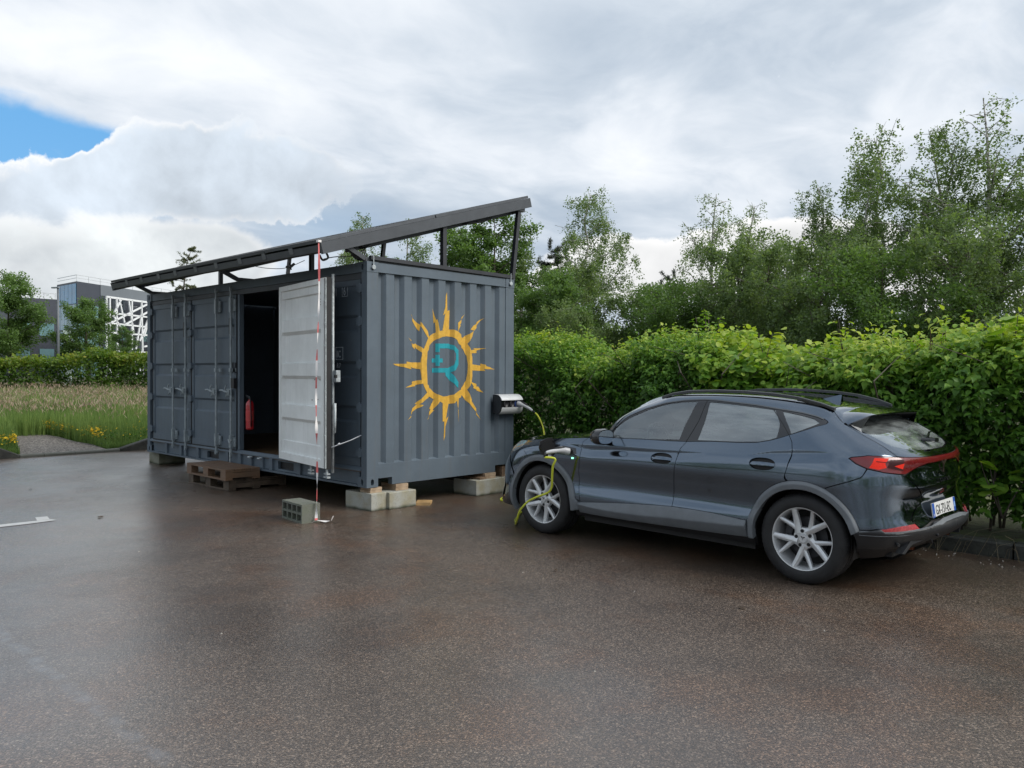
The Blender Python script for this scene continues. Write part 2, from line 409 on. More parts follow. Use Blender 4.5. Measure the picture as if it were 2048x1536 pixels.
# bay marking
WP = mat('road_paint', (.62, .63, .62), .5, var=.25, vscale=14, bump=.5, bscale=90, col2=(.42, .43, .43))
ln = empty('bay_marking', (0, 0, 0), label='worn white parking bay line with a square end mark on the asphalt', cat='road marking')
def decal(pts, nm): 
    MB().add([(x, y, gz(x, y)+.004) for x, y in pts], [tuple(range(len(pts)))]).build(nm, WP, ln)
decal([(-12, 1.60), (-3.2, 1.74), (-2.95, 1.735), (-2.68, 1.76), (-2.71, 1.855), (-2.82, 1.86), (-3.2, 1.88), (-12, 1.74)], 'painted_line')
decal([(-2.84, 1.866), (-2.72, 1.862), (-2.69, 2.05), (-2.80, 2.07)], 'end_mark')
# fallen leaves and pebbles on the asphalt
LB = mat('dead_leaf', (.05, .03, .015), .5)
for i, (x, y, s, lab) in enumerate([(-.61, -3.35, .022, 'small dark fallen leaf on the asphalt in front of the hollow block and car'), (-.52, -4.93, .03, 'brown curled leaf lying on the asphalt left of the rear wheel'),
                     (-2.3, 1.62, .03, 'dark speck of leaf on the wet asphalt below the bay line'), (-2.25, 4.2, .03, 'dark leaf on the wet asphalt between bay line and kerb')]):
    vs = [(s*math.cos(a)*(1+.3*math.sin(3*a)), .6*s*math.sin(a), .006+.008*math.sin(2*a)) for a in np.linspace(0, 6.0, 7)]
    MB().add([(0, 0, .016)]+vs, [(0, j, j % 7+1) for j in range(1, 7)]+[(0, 7, 1)]).build('fallen_leaf', LB, loc=(x, y, gz(x, y)+.002), rot=(0, 0, i*1.3), label=lab, cat='leaf')
PB = mat('pale_stone', (.30, .28, .25), .6)
def pebbles():
    V = []; F = []
    r = np.random.default_rng(3)
    spots = [(r.uniform(-5, 1), r.uniform(-7, 6)) for _ in range(22)] + [(2.32+r.uniform(-.25, .1), -4.6-r.uniform(0, 2.2)) for _ in range(60)] + [(r.uniform(-.1, .8), r.uniform(-.35, -.1)) for _ in range(8)]
    mb = MB()
    for x, y in spots:
        s = r.uniform(.003, .010); z = gz(x, y)
        mb.add([(x-s, y, z), (x, y-s, z), (x+s, y, z), (x, y+s*.8, z), (x, y, z+s)], [(0, 1, 4), (1, 2, 4), (2, 3, 4), (3, 0, 4)])
    mb.build('grit', PB, label='scattered pale grit on the wet asphalt and along the hedge kerb', cat='grit', kind='stuff')
pebbles()

# ------------------------------------------------------------------ modern office building with white lattice
DK = mat('dark_cladding', (.055, .062, .08), .45, var=.08, vscale=.5)
GRAYC = mat('grey_parapet', (.16, .18, .2), .5, var=.06, vscale=.4)
def m_bglass(name, c, r=.08):
    return mat(name, c, r, metal=.0, var=.35, vscale=.12, spec=.5, rvar=.03, coat=.35)
BG1 = m_bglass('blue_glass', (.09, .34, .60), .2); BG2 = m_bglass('pale_glass', (.22, .38, .46)); BG3 = m_bglass('green_glass', (.16, .28, .30))
DG = m_bglass('dark_glass', (.03, .045, .055))
WL = mat('white_lattice_paint', (.78, .80, .82), .5, var=.03)
def building():
    P0 = Vector((28.1, 95.1, 0)); PR = Vector((43.2, 104.6, 0)); PL = Vector((27.9, 101.1, 0))
    eR = (PR-P0).normalized(); eL = (PL-P0).normalized(); H = 12.2
    root = empty('office_building', (P0.x, P0.y, 0), label='modern office building with dark cladding, blue glass corner and roof rail', cat='building')
    def loc(s, t, z): q = eR*s+eL*t; return (q.x, q.y, z)
    nR = Vector((eR.y, -eR.x, 0))
    def bx(s0, s1, t0, t1, z0, z1, nm, m, par=root):
        mb = MB(); mb.add([loc(s0, t0, z0), loc(s1, t0, z0), loc(s1, t1, z0), loc(s0, t1, z0), loc(s0, t0, z1), loc(s1, t0, z1), loc(s1, t1, z1), loc(s0, t1, z1)],
               [(0,3,2,1),(4,5,6,7),(0,1,5,4),(1,2,6,5),(2,3,7,6),(3,0,4,7)]); return mb.build(nm, m, par)
    bx(0, 40, 0, 6.2, -1, H, 'wall', DK)
    bx(4.0, 40, -.06, -.003, 10.9, H+.02, 'parapet', GRAYC)
    # left face glazing: blue upper band, pale glass below
    for i in range(5):
        t0 = .12+i*1.2
        bx(-.08, -.004, t0, t0+1.12, 9.6, 11.95, 'blue_panel', BG1)
        for z0, z1 in ((6.6, 9.5), (3.5, 6.4), (.8, 3.4)):
            bx(-.08, -.004, t0, t0+1.12, z0, z1, 'window', BG2)
    # right face glazing near the corner
    for i, (s0, s1) in enumerate(((.15, 1.25), (1.38, 2.5), (2.62, 3.6))):
        for z0, z1 in ((6.6, 9.5), (3.5, 6.4), (.8, 3.4)):
            bx(s0, s1, -.08, -.004, z0, z1, 'window', BG3)
    r = random.Random(4)
    for zi, (z0, z1) in enumerate(((8.7, 10.6), (5.6, 7.6), (2.6, 4.6))):
        for i in range(12):
            s0 = 4.6+i*1.5
            if r.random() < .72: bx(s0, s0+.95, -.06, -.004, z0, z1, 'window', DG if r.random() < .6 else BG3)
    # roof rail
    mb = MB()
    for a, b in (((0, 0), (40, 0)), ((0, 0), (0, 6))):
        mb.beam(loc(a[0], a[1], H+.75), loc(b[0], b[1], H+.75), .05, .05); mb.beam(loc(a[0], a[1], H+.4), loc(b[0], b[1], H+.4), .04, .04)
    for i in range(21): mb.beam(loc(i*2, .02, H), loc(i*2, .02, H+.75), .05, .05, (1, 0, 0))
    mb.build('roof_rail', mat('galvanised_rail', (.5, .52, .54), .5), root)
    # lattice frame standing off the facade
    lat = empty('lattice_screen', (P0.x, P0.y, 0), label='white random lattice screen in front of the dark office facade', cat='facade screen')
    lat.parent = None
    def L(mb, a, b, w=.2, dep=.16):
        q0 = Vector(loc(a[0], 0, a[1]))+nR*.75; q1 = Vector(loc(b[0], 0, b[1]))+nR*.75
        mb.beam(q0, q1, dep, w, (nR.x, nR.y, 0)) if False else mb.beam(q0, q1, w, dep, (nR.x, nR.y, 0))
    s0, s1, z0, z1 = 4.1, 24., .3, 10.75
    lines = [((s0, z0), (s0, z1)), ((s0, z1), (s1, z1)), ((s0, z0), (s1, z0)), ((s0+.7, z0), (s0+.6, z1))]
    for z in (8.9, 7.5, 6.4, 4.3, 3.6, 2.9, 1.9): lines.append(((s0, z+r.uniform(-.15, .15)), (s1, z-.1+r.uniform(-.15, .15))))
    for s in (6.2, 8.6, 10.6, 12.6, 14.6, 17.2, 19.8, 22): lines.append(((s+r.uniform(-.5, .5), z0), (s+r.uniform(-.3, .3), z1)))
    for a, b in (((4.8, 7.6), (12.2, 10.6)), ((7.2, 7.4), (14.4, 10.5)), ((5.2, 8.4), (6.8, 10.7)), ((6.4, 10.7), (7.4, 7.8)), ((8.2, 10.7), (9.2, 6.4)), ((10.4, 5.6), (13.4, 10.7)),
                 ((12.4, 3.2), (14.8, 8.6)), ((12.6, 10.0), (16.4, 6.2)), ((11.2, 6.2), (12.8, 9.5)), ((10.2, 2.0), (12.6, 4.6)), ((11.6, 3.1), (16.2, 6.6)), ((9.0, .3), (12.0, 4.2)),
                 ((14.6, 10.7), (15.9, 4.0)), ((13.9, .4), (15.6, 7.0)), ((15.8, 10.4), (14.2, 3.2)), ((5.0, 8.9), (7.0, 6.8)), ((10.8, 9.2), (9.6, 4.5)), ((16, 1), (20, 9)), ((17, 9.6), (22, 3)), ((18, .4), (23.5, 8.6)), ((11.2, 4.9), (16.4, 5.6))):
        lines.append((a, b))
    for a, b in lines:
        mb = MB(); L(mb, a, b, .24 if a[0] == b[0] or a[1] == b[1] else .2); mb.build('lattice_bar', WL, lat)
    for zz in (2.0, 6.0, 10.0):
        for s in np.linspace(4.3, 23.8, 8):
            q = Vector(loc(s, 0, zz)); MB().beam(q+nR*.02, q+nR*.72, .06, .06).build('bracket', WL, lat)
    # lower wing further left
    w = empty('office_wing', (31, 113, 0), label='lower dark office wing with flat roof left of the glass corner', cat='building')
    bx2 = MB(); bx2.box(-4.5, 3, -1, 6, 14, 11.6); bx2.build('wall', DK, w)
    for i in range(3):
        for z in (3, 6.5): MB().box(-3.8+i*3.0, 2.9, z, -2.0+i*3.0, 2.995, z+1.7).build('window', BG3, w)
    rr = MB()
    for i in range(8): rr.box(-4.4+i*1.4, 3.1, 11.6, -4.34+i*1.4, 3.16, 12.4)
    rr.box(-4.4, 3.1, 12.35, 5.9, 3.16, 12.42); rr.build('roof_rail', MATS['galvanised_rail'], w)
building()
# street lamp, sign pillar, mesh fence
def street_lamp(x, y, h, lab, loc2=None):
    t = empty('street_lamp', (x, y, hz(x, y)), rz=random.uniform(0, 6), label=lab, cat='street lamp', group='street lamps beyond the meadow hedge')
    G = mat('galvanised_post', (.12, .135, .15), .5)
    MB().tube([(0, 0, 0), (0, 0, h*.5), (0, 0, h)], [.10, .08, .05], 10).build('post', G, t, smooth=True)
    MB().prismz([(-.1, -.07), (.42, -.09), (.48, 0), (.42, .09), (-.1, .07)], h-.02, h+.05).build('lamp_head', mat('lamp_grey', (.25, .27, .29), .4), t)
street_lamp(9.7, 41.9, 5.6, 'grey street lamp post between the trees left of the office building')
street_lamp(24.6, 52.6, 9.2, 'street lamp head showing above the solar frame beside the larch')
sp = empty('sign_pillar', (12.2, 48.2, hz(12, 48)), rz=-.6, label='slim white sign pillar standing behind the meadow hedge', cat='sign')
MB().box(-.2, -.2, 0, .2, .2, 3.5).build('pillar', mat('pale_mint_paint', (.62, .74, .70), .5), sp)
MB().box(-.62, -.1, 2.75, -.21, .1, 3.3).build('sign_blade', MATS['pale_mint_paint'], sp)
MB().box(-.205, -.205, 3.2, .205, .205, 3.26).build('dark_band', DK, sp)
def mesh_fence():
    f = empty('mesh_fence', (0, 0, 0), label='dark green wire mesh fence with posts behind the meadow hedge', cat='fence')
    G = mat('fence_green', (.015, .03, .025), .6)
    a, b = Vector((-4, 50.5, 0)), Vector((20, 36.5, 0)); n = 11
    for i in range(n+1):
        p = a.lerp(b, i/n); z = hz(p.x, p.y)
        MB().box(-.04, -.04, 0, .04, .04, 1.9).build('fence_post', G, f, loc=(p.x, p.y, z))
    d = (b-a).normalized()
    for i in range(n):
        p, q = a.lerp(b, i/n), a.lerp(b, (i+1)/n); mb = MB(); z = hz(p.x, p.y)
        k = 40
        for j in range(1, k):
            o = p.lerp(q, j/k); mb.add([(o.x-d.x*.008, o.y-d.y*.008, z+.05), (o.x+d.x*.008, o.y+d.y*.008, z+.05), (o.x+d.x*.008, o.y+d.y*.008, z+1.8), (o.x-d.x*.008, o.y-d.y*.008, z+1.8)], [(0, 1, 2, 3)])
        for zz in np.linspace(.05, 1.8, 9): mb.add([(p.x, p.y, z+zz-.008), (q.x, q.y, z+zz-.008), (q.x, q.y, z+zz+.008), (p.x, p.y, z+zz+.008)], [(0, 1, 2, 3)])
        mb.build('wire_panel', G, f)
mesh_fence()
# ================================================================== CONTAINER
CZ = .265; CL, CW, CH = 6.058, 2.438, 2.591
def m_paint(name, base, rough=.55, dirt=.35, grime=(.10, .10, .095)):
    m = bpy.data.materials.new(name); m.use_nodes = True; t = NT(m.node_tree); b = t.n['Principled BSDF']
    P = t.new('ShaderNodeTexCoord').outputs['Object']
    n = t.noise(P, 1.3, 6, .62).outputs['Fac']
    mp = t.new('ShaderNodeMapping', inp={0: P}); mp.inputs['Scale'].default_value = (9, 9, .7)
    st = t.noise(mp.outputs[0], 1.6, 6, .65).outputs['Fac']                 # rain streaks
    sc = t.noise(P, 22, 5, .7).outputs['Fac']
    c = t.mix(t.smooth(n, .3, .7), tuple(v*.9 for v in base), tuple(v*1.12 for v in base))
    c = t.mix(t.math('MULTIPLY', t.smooth(st, .5, .78), dirt), c, grime)
    c = t.mix(t.math('MULTIPLY', t.smooth(sc, .66, .74), .35), c, tuple(min(1, v*1.7+.03) for v in base))
    t.l.new(c, b.inputs['Base Color'])
    t.l.new(t.math('ADD', rough-.08, t.math('MULTIPLY', st, .18)), b.inputs['Roughness'])
    dent = t.noise(P, 2.2, 3, .5).outputs['Fac']; fine = t.noise(P, 140, 2, .5).outputs['Fac']
    bm = t.new('ShaderNodeBump', inp={'Height': dent}); bm.inputs['Strength'].default_value = .35; bm.inputs['Distance'].default_value = .03
    bm2 = t.new('ShaderNodeBump', inp={'Height': fine, 'Normal': bm.outputs[0]}); bm2.inputs['Strength'].default_value = .12; bm2.inputs['Distance'].default_value = .002
    t.l.new(bm2.outputs[0], b.inputs['Normal']); MATS[name] = m; return m
GREY = m_paint('container_grey', (.090, .118, .146))
GREYF = m_paint('frame_grey', (.045, .052, .062), .5, .2)
INW = m_paint('inner_off_white', (.74, .76, .75), .5, .18, (.3, .31, .29))
IND = m_paint('inner_dark', (.17, .21, .26), .6, .2)
GALV = mat('galvanised_steel', (.40, .44, .455), .42, metal=.15, var=.25, vscale=14, bump=.3, bscale=60)
BLK = mat('black_rubber', (.012, .012, .013), .55, var=.2)
PLY = mat('floor_plywood', (.23, .13, .06), .5, var=.4, vscale=3, bump=.3, bscale=30, col2=(.12, .075, .04))
cont = empty('shipping_container', (0, 0, CZ), label='grey shipping container on concrete blocks with its side doors open and a painted sun', cat='shipping container')
def cb(nm, m, *a, parent=None, ch=0.): return MB().box(*a, ch=ch).build(nm, m, parent or cont)
CS = (.162, .178, .118)
def hole_face(mb, o, eu, ev, w, h, hw, hh, depth=.05, n=20, cx=None):
    "rectangular face with an oval hole recessed by depth; o corner, eu ev unit vectors"
    o, eu, ev = Vector(o), Vector(eu), Vector(ev); nn = eu.cross(ev)
    c = o+eu*(w/2 if cx is None else cx)+ev*h/2; cx = w/2 if cx is None else cx
    rim = []; out = []
    for k in range(n):
        a = 2*math.pi*k/n; x, y = math.cos(a), math.sin(a)
        sx = math.copysign(min(abs(x), 1)**.8, x)*hw; sy = math.copysign(abs(y)**.8, y)*hh
        rim.append(c+eu*sx+ev*sy)
        tt = min(((w-cx) if x > 0 else cx)/max(abs(x), 1e-6), (h/2)/max(abs(y), 1e-6)); out.append(c+eu*x*tt+ev*y*tt)
    V = rim+out+[p-nn*depth for p in rim]; F = []
    for k in range(n):
        k2 = (k+1) % n; F += [(k, n+k, n+k2, k2), (k, k2, 2*n+k2, 2*n+k)]
    F.append(tuple(2*n+k for k in range(n)))
    mb.add(V, F)
    # corner wedges
    cs = [o, o+eu*w, o+eu*w+ev*h, o+ev*h]
    for q in cs:
        ks = sorted(range(n), key=lambda k: (out[k]-q).length)[:2]
        mb.add([q, out[ks[0]], out[ks[1]]], [(0, 1, 2)])
def casting(x, y, z, sx, sy):
    "corner casting: x,y the outer corner; sx, sy direction inwards"
    mb = MB(); w, l, h = CS
    x0, x1 = sorted((x, x+sx*w)); y0, y1 = sorted((y, y+sy*l))
    mb.add([(x0, y0, z), (x1, y0, z), (x1, y1, z), (x0, y1, z), (x0, y0, z+h), (x1, y0, z+h), (x1, y1, z+h), (x0, y1, z+h)], [(0, 3, 2, 1), (4, 5, 6, 7)])
    inner = MB()
    inner.box(x0+.05*(sx < 0), y0+.05*(sy < 0), z+.002, x1-.05*(sx > 0), y1-.05*(sy > 0), z+h-.002) if False else None
    if sy > 0: hole_face(mb, (x0, y0, z), (1, 0, 0), (0, 0, 1), w, h, .022, .036, cx=w*.5)
    else: hole_face(mb, (x1, y1, z), (-1, 0, 0), (0, 0, 1), w, h, .022, .036)
    if sx > 0: hole_face(mb, (x0, y1, z), (0, -1, 0), (0, 0, 1), l, h, .022, .036)
    else: hole_face(mb, (x1, y0, z), (0, 1, 0), (0, 0, 1), l, h, .022, .036)
    return mb.build('corner_casting', GREY, cont)
for x, sx in ((0, 1), (CW, -1)):
    for y, sy in ((0, 1), (CL, -1)):
        casting(x, y, 0, sx, sy); casting(x, y, CH-.118, sx, sy)
        # corner post: faces set 4 mm inside the castings
        x0, x1 = sorted((x+sx*.004, x+sx*(.162))); y0, y1 = sorted((y+sy*.004, y+sy*.11))
        poly = [(x0, y0), (x1, y0), (x1, y1), (x0, y1)]
        c = (x+sx*.004, y+sy*.004)
        poly = [(px+sx*.012 if False else px, py) for px, py in poly]
        MB().prismz(poly, .118, CH-.118).build('corner_post', GREY, cont)
# end wall near: corrugated sheet between posts, y = 0 side
def corr_pts(x0, x1, first, pitch=.2685, flat=.112, slope=.045, depth=.044):
    pts = [(x0, depth)]; s = first
    while s < x1:
        for px, dy in ((s-slope, depth), (s, 0), (s+flat, 0), (s+flat+slope, depth)):
            if x0 < px < x1: pts.append((px, dy))
        s += pitch
    pts.append((x1, pts[-1][1])); return pts
CP = corr_pts(.158, CW-.158, .2835)
WY = .012                                   # outer faces of the corrugation lie 12 mm behind the frame
def wall_y(x):
    for (a, p), (b, q) in zip(CP[:-1], CP[1:]):
        if a <= x <= b: return WY+p+(q-p)*(x-a)/max(b-a, 1e-9)
    return WY+CP[0][1]
mb = MB(); n = len(CP)
V = [(x, WY+d, z) for z in (.262, CH-.108) for x, d in CP]
mb.add(V, [(i, i+1, n+i+1, n+i) for i in range(n-1)]); mb.build('end_wall_sheet', GREY, cont)
# frame of the near end
cb('top_rail', GREY, .162, .006, CH-.105, CW-.162, .085, CH-.004)
MB().box(.162, -.002, CH-.114, CW-.162, .012, CH-.105).build('rail_lip', GREY, cont)
mb = MB(); zt = .262
poly = [(.162, zt), (.162, .098), (.372, .098), (.372, .012), (CW-.35, .012), (CW-.35, .098), (CW-.162, .098), (CW-.162, zt)]
mb.prismy(poly, .008, .085); mb.build('bottom_rail', GREY, cont)
# sloping drip edge on the bottom rail
MB().prismx([(.008, .262), (WY+.05, .285), (WY+.05, .262)], .162, CW-.162).build('rail_bevel', GREY, cont)
# far side wall, far end wall, roof, underframe
cb('back_wall', IND, CW-.06, .11, .16, CW-.02, CL-.11, CH-.035)
cb('far_end_wall', IND, .16, CL-.06, .16, CW-.16, CL-.02, CH-.035)
mb = MB(); 
for i in range(22):
    y0 = .12+i*.265; mb.prismx([(y0, CH-.05), (y0+.09, CH-.02), (y0+.18, CH-.02), (y0+.265, CH-.05), (y0+.265, CH-.06), (y0, CH-.06)], .06, CW-.06)
mb.build('roof_sheet', GREY, cont)
cb('near_inner_lining', IND, .16, .086, .16, CW-.16, .10, CH-.035)
cb('floor', PLY, .03, .11, .17, CW-.06, CL-.06, .20)
for i in range(14): y0 = .3+i*.41; cb('cross_member', GREYF, .09, y0, .05, CW-.09, y0+.06, .168)
# long side rails
cb('side_top_rail', GREY, .01, .178, CH-.115, .09, CL-.178, CH-.004)
cb('side_top_flange', GREYF, .03, .112, CH-.185, .12, CL-.112, CH-.117)
# door sill and bottom side rail with fork pockets and gussets
def side_rail():
    xs0, xs1 = .02, .07
    mb = MB(); yy = [.178, 1.60, 1.98, 3.62, 3.98, CL-.178]
    pock = [(1.60, 1.98), (3.62, 3.98)]
    y = .178
    for a, c in pock+[(CL-.178, None)]:
        mb.box(xs0+.012, y, .03, xs1, a, .19)
        if c:
            mb.box(xs0+.012, a, .03, xs1, c, .055); mb.box(xs0+.012, a, .155, xs1, c, .19); y = c
    mb.build('bottom_side_rail', GREY, cont)
    cb('rail_foot', GREY, -.012, .178, .004, .09, CL-.178, .028)
    mb = MB().prismy([(-.004, .185), (.075, .20), (.075, .23), (.03, .232), (-.004, .20)], .112, CL-.112); mb.build('door_sill', GREY, cont)
    for y in (1.40, 2.08, 2.32, 2.62, 2.92, 3.28, 4.20, 4.62, 4.78, 5.3):
        MB().add([(.032, y, .03), (.002, y, .03), (.0, y, .185), (.032, y, .185), (.032, y+.075, .03), (.002, y+.075, .03), (.0, y+.075, .185), (.032, y+.075, .185)],
                 [(0, 1, 2, 3), (7, 6, 5, 4), (1, 5, 6, 2), (0, 4, 5, 1), (3, 2, 6, 7), (0, 3, 7, 4)]).build('gusset', GREY, cont)
    for a, c in pock: cb('fork_pocket', BLK, .075, a-.01, .04, .5, c+.01, .17)
side_rail()
# locking pins on the sill in the open bay
for y in (2.36, 2.62): 
    MB().tube([(-.03, y, .165), (.03, y, .165)], .014, 10).tube([(-.035, y-.03, .165), (-.035, y+.03, .165)], .012, 8).build('cam_keeper', GALV, cont, smooth=True)

# ------------------------------------------------------------------ doors
DZ0, DZ1 = .235, CH-.19
def door_panel(w, inner=False):
    """door leaf in its own frame: u along the width 0..w, v height, outer face towards -x. Returns shell mesh (outer), inner mesh"""
    H = DZ1-DZ0; fr = .055
    outer = MB(); T = .055
    # frame members
    outer.box(0, 0, 0, T, fr, H); outer.box(0, w-fr, 0, T, w, H); outer.box(0, fr, 0, T, w-fr, .09); outer.box(0, fr, H-.07, T, w-fr, H)
    # pressed skin with three sunk bands
    bands = [(.50, .70), (1.02, 1.22), (1.56, 1.76)]
    skin = MB(); zs = [.09]; xs = [.012]
    for a, b in bands: zs += [a, a+.03, b-.03, b]; xs += [.012, .040, .040, .012]
    zs.append(H-.07); xs.append(.012)
    y0, y1 = fr, w-fr; e = .035
    for i in range(len(zs)-1):
        skin.add([(xs[i], y0+e, zs[i]), (xs[i], y1-e, zs[i]), (xs[i+1], y1-e, zs[i+1]), (xs[i+1], y0+e, zs[i+1])], [(0, 1, 2, 3)])
        skin.add([(.012, y0, zs[i]), (xs[i], y0+e, zs[i]), (xs[i+1], y0+e, zs[i+1]), (.012, y0, zs[i+1])], [(0, 1, 2, 3)])
        skin.add([(.012, y1, zs[i]), (xs[i], y1-e, zs[i]), (xs[i+1], y1-e, zs[i+1]), (.012, y1, zs[i+1])], [(0, 1, 2, 3)])
    inn = MB(); b = T+.002
    return outer, skin, bands, H
def door(name, w, y, x, rot, flip=False, lab=None):
    root = empty(name, (0, 0, 0)); root.parent = cont; root.location = (x, y, DZ0); root.rotation_euler = (0, 0, rot)
    if lab: root['label'] = lab
    return root
def add_bars(root, w, ys, m=GALV, handles=True, chain=None):
    H = DZ1-DZ0
    for y in ys:
        mb = MB(); mb.tube([(-.04, y, -.06), (-.04, y, H+.07)], .0165, 12)
        for z in (-.07, H+.085): mb.tube([(-.04, y-.03, z), (-.04, y+.03, z)], .014, 8); mb.box(-.058, y-.012, z-.03, -.022, y+.012, z+.03)
        mb.build('lock_bar', m, root, smooth=True, angle=40)
        for z0, z1 in ((.02, .20), (H-.24, H-.03)):
            mb = MB(); mb.box(-.060, y-.024, z0, -.005, y+.024, z1, ch=.008); mb.box(-.022, y-.085, z0+.02, -.001, y-.03, z1-.03)
            for q in (.05, .10): mb.tube([(-.03, y-.06, z0+q), (-.02, y-.06, z0+q)], .012, 8)
            mb.build('bar_guide', m, root)
        mb = MB()
        for z in (1.09,): mb.box(-.062, y-.024, z, -.005, y+.022, z+.05); mb.box(-.02, y-.085, z, -.001, y-.028, z+.05)
        mb.build('bar_guide', m, root)
        if handles:
            mb = MB(); z = .80
            mb.box(-.075, y-.005, z-.035, -.045, y+.04, z+.035, ch=.006)
            mb.tube([(-.065, y+.03, z), (-.07, y+.12, z+.012), (-.06, y+.22, z+.03), (-.055, y+.30, z+.025)], [.016, .014, .012, .013], 8)
            mb.tube([(-.06, y+.10, z+.01), (-.075, y+.11, z+.06), (-.065, y+.085, z+.10)], [.012, .012, .010], 8)
            mb.tube([(-.05, y+.09, z-.02), (-.07, y+.10, z-.06), (-.05, y+.13, z-.07), (-.05, y+.13, z-.02)], [.007]*4, 6)
            mb.box(-.03, y+.06, z-.05, -.001, y+.16, z+.05)
            mb.build('door_handle', m, root, smooth=True, angle=40)
def gasket(root, w, H, m=BLK):
    mb = MB()
    mb.box(-.004, -.012, -.005, .06, -.001, H+.005); mb.box(-.004, w+.001, -.005, .06, w+.012, H+.005); mb.box(-.004, -.001, -.016, .06, w+.001, -.001); mb.box(-.004, -.001, H+.001, .06, w+.001, H+.014)
    mb.build('door_gasket', m, root)
def hinges(root, y, zs, m=GREY):
    for z in zs:
        MB().box(-.035, y-.055, z-.045, .0, y+.055, z+.045, ch=.012).tube([(-.02, y, z-.06), (-.02, y, z+.06)], .018, 10).build('door_hinge', m, root, smooth=True, angle=35)
HZS = (.16, .68, 1.18, 1.68, 2.06)
leafs = [(4.47, 1.375, (.54, .10), 'far closed door leaf'), (3.06, 1.375, (.52, .08), 'closed door leaf next to the opening')]
for y, w, bars, lab in leafs:
    d = door('side_door', w, y, .012, 0)
    o, s, bands, H = door_panel(w); o.build('door_frame', GREY, d); s.build('door_skin', GREY, d); gasket(d, w, H)
    MB().box(.056, .02, .02, .06, w-.02, H-.02).build('inner_skin', INW, d)
    add_bars(d, w, bars, m=mat('painted_bar', (.25, .29, .31), .45, metal=.1, var=.2, vscale=8))
    hinges(d, w+.02 if y > 4 else w+.02, HZS)
# chain hanging from the bar by the opening, small dark shield brackets
d = [o for o in cont.children if o.name.startswith('side_door')]
mb = MB()
for i in range(9): mb.box(-.062, .073-(i % 2)*.006, -.02-i*.028, -.048, .085+(i % 2)*.006, .006-i*.028)
mb.tube([(-.06, .03, .14), (-.062, .08, .08), (-.06, .12, .14)], .008, 6)
mb.build('chain', GALV, d[-1])
for dd, yy in ((d[0], .20), (d[1], .16)): MB().box(-.02, yy-.02, 1.62, .0, yy+.02, 1.85, ch=.005).build('vent_shield', BLK, dd)
MB().box(-.05, -.02, .86, .01, .075, 1.0, ch=.006).build('padlock', BLK, d[1]); MB().box(-.02, .0, 1.08, -.001, .13, 1.22).build('lock_case', GREYF, d[1])
# door jamb post in front of the opening
cb('opening_jamb', GREY, .016, 2.975, DZ0, .08, 3.03, DZ1)
# near leaf, hinged at the near post
w4 = 1.40
d4 = door('side_door', w4, .165, .035, 0, lab='dark closed door leaf with white stencilled numbers beside the near post')
o, s, bands, H = door_panel(w4); o.build('door_frame', GREY, d4); s.build('door_skin', GREY, d4); gasket(d4, w4, H)
hinges(d4, -.012, HZS)
# folded leaf, inner white face outwards
a = math.atan2(-(.32-.02), -(1.62-.24)); 
w3 = 1.385
fold = empty('side_door', (0, 0, 0)); fold.parent = cont; fold['label'] = 'off-white inner face of the door leaf folded open'
px, py, qx, qy = -.075, 1.68, -.315, .295                      # hinge end, free end in plan
fold.location = (px, py, DZ0-.005); ang = math.atan2(qy-py, qx-px)     # local +y along the leaf towards the free edge
fold.rotation_euler = (0, 0, ang-math.pi/2)
# local x: rotate(+x) points... the white face must look towards the camera
lx = Vector((math.cos(ang-math.pi/2), math.sin(ang-math.pi/2)))
sgn = 1 if lx.dot(Vector((-1, -.4))) > 0 else -1
def fb(nm, m, x0, y0, z0, x1, y1, z1, ch=0):
    xa, xb = sorted((sgn*x0, sgn*x1)); return MB().box(xa, y0, z0, xb, y1, z1, ch=ch).build(nm, m, fold)
H = DZ1-DZ0
for args in ((0, 0, 0, .052, .06, H), (0, w3-.075, 0, .052, w3, H), (0, .06, 0, .052, w3-.075, .085), (0, .06, H-.06, .052, w3-.075, H)): fb('white_frame', INW, *args)
def whiteskin():
    mb = MB(); y0, y1 = .06, w3-.075; e = .07; dp = .028
    zs = [.085, .085+.001]; 
    bandz = [(.085, .27, 0), (.27, .30, 1), (.30, .66, 2), (.66, .70, 3), (.70, .90, 4), (.90, .93, 1), (.93, 1.30, 2), (1.30, 1.34, 3), (1.34, 1.52, 4), (1.52, 1.55, 1), (1.55, 1.88, 2), (1.88, 1.93, 3), (1.93, 2.08, 4)]
    # raised bands where the outside is sunk, sunk fields between
    lv = [(0, .010), (.20, .010), (.205, .034), (.50, .034)]
    prof = [(.085, .018), (.21, .018), (.215, .0), (.215, .018)]
    prof = [(.085, .016), (.235, .016), (.24, .002), (.49, .002), (.53, .040), (.69, .040), (.70, .002), (1.01, .002), (1.05, .040), (1.20, .040), (1.21, .002), (1.55, .002), (1.59, .040), (1.74, .040), (1.75, .002), (2.0, .002), (2.01, .028), (H-.06, .028)]
    for (za, xa), (zb, xb) in zip(prof[:-1], prof[1:]):
        mb.add([(sgn*xa, y0+e*.5, za), (sgn*xa, y1-e*.5, za), (sgn*xb, y1-e*.5, zb), (sgn*xb, y0+e*.5, zb)], [(0, 1, 2, 3)])
        for ya, yb in ((y0, y0+e*.5), (y1, y1-e*.5)):
            mb.add([(sgn*.042, ya, za), (sgn*xa, yb, za), (sgn*xb, yb, zb), (sgn*.042, ya, zb)], [(0, 1, 2, 3)])
    mb.build('white_skin', INW, fold)
    MB().box(*sorted((sgn*-.03, sgn*-.004))[:1], .0, 0, sorted((sgn*-.03, sgn*-.004))[1], w3, H).build('outer_skin', GREY, fold)
whiteskin()
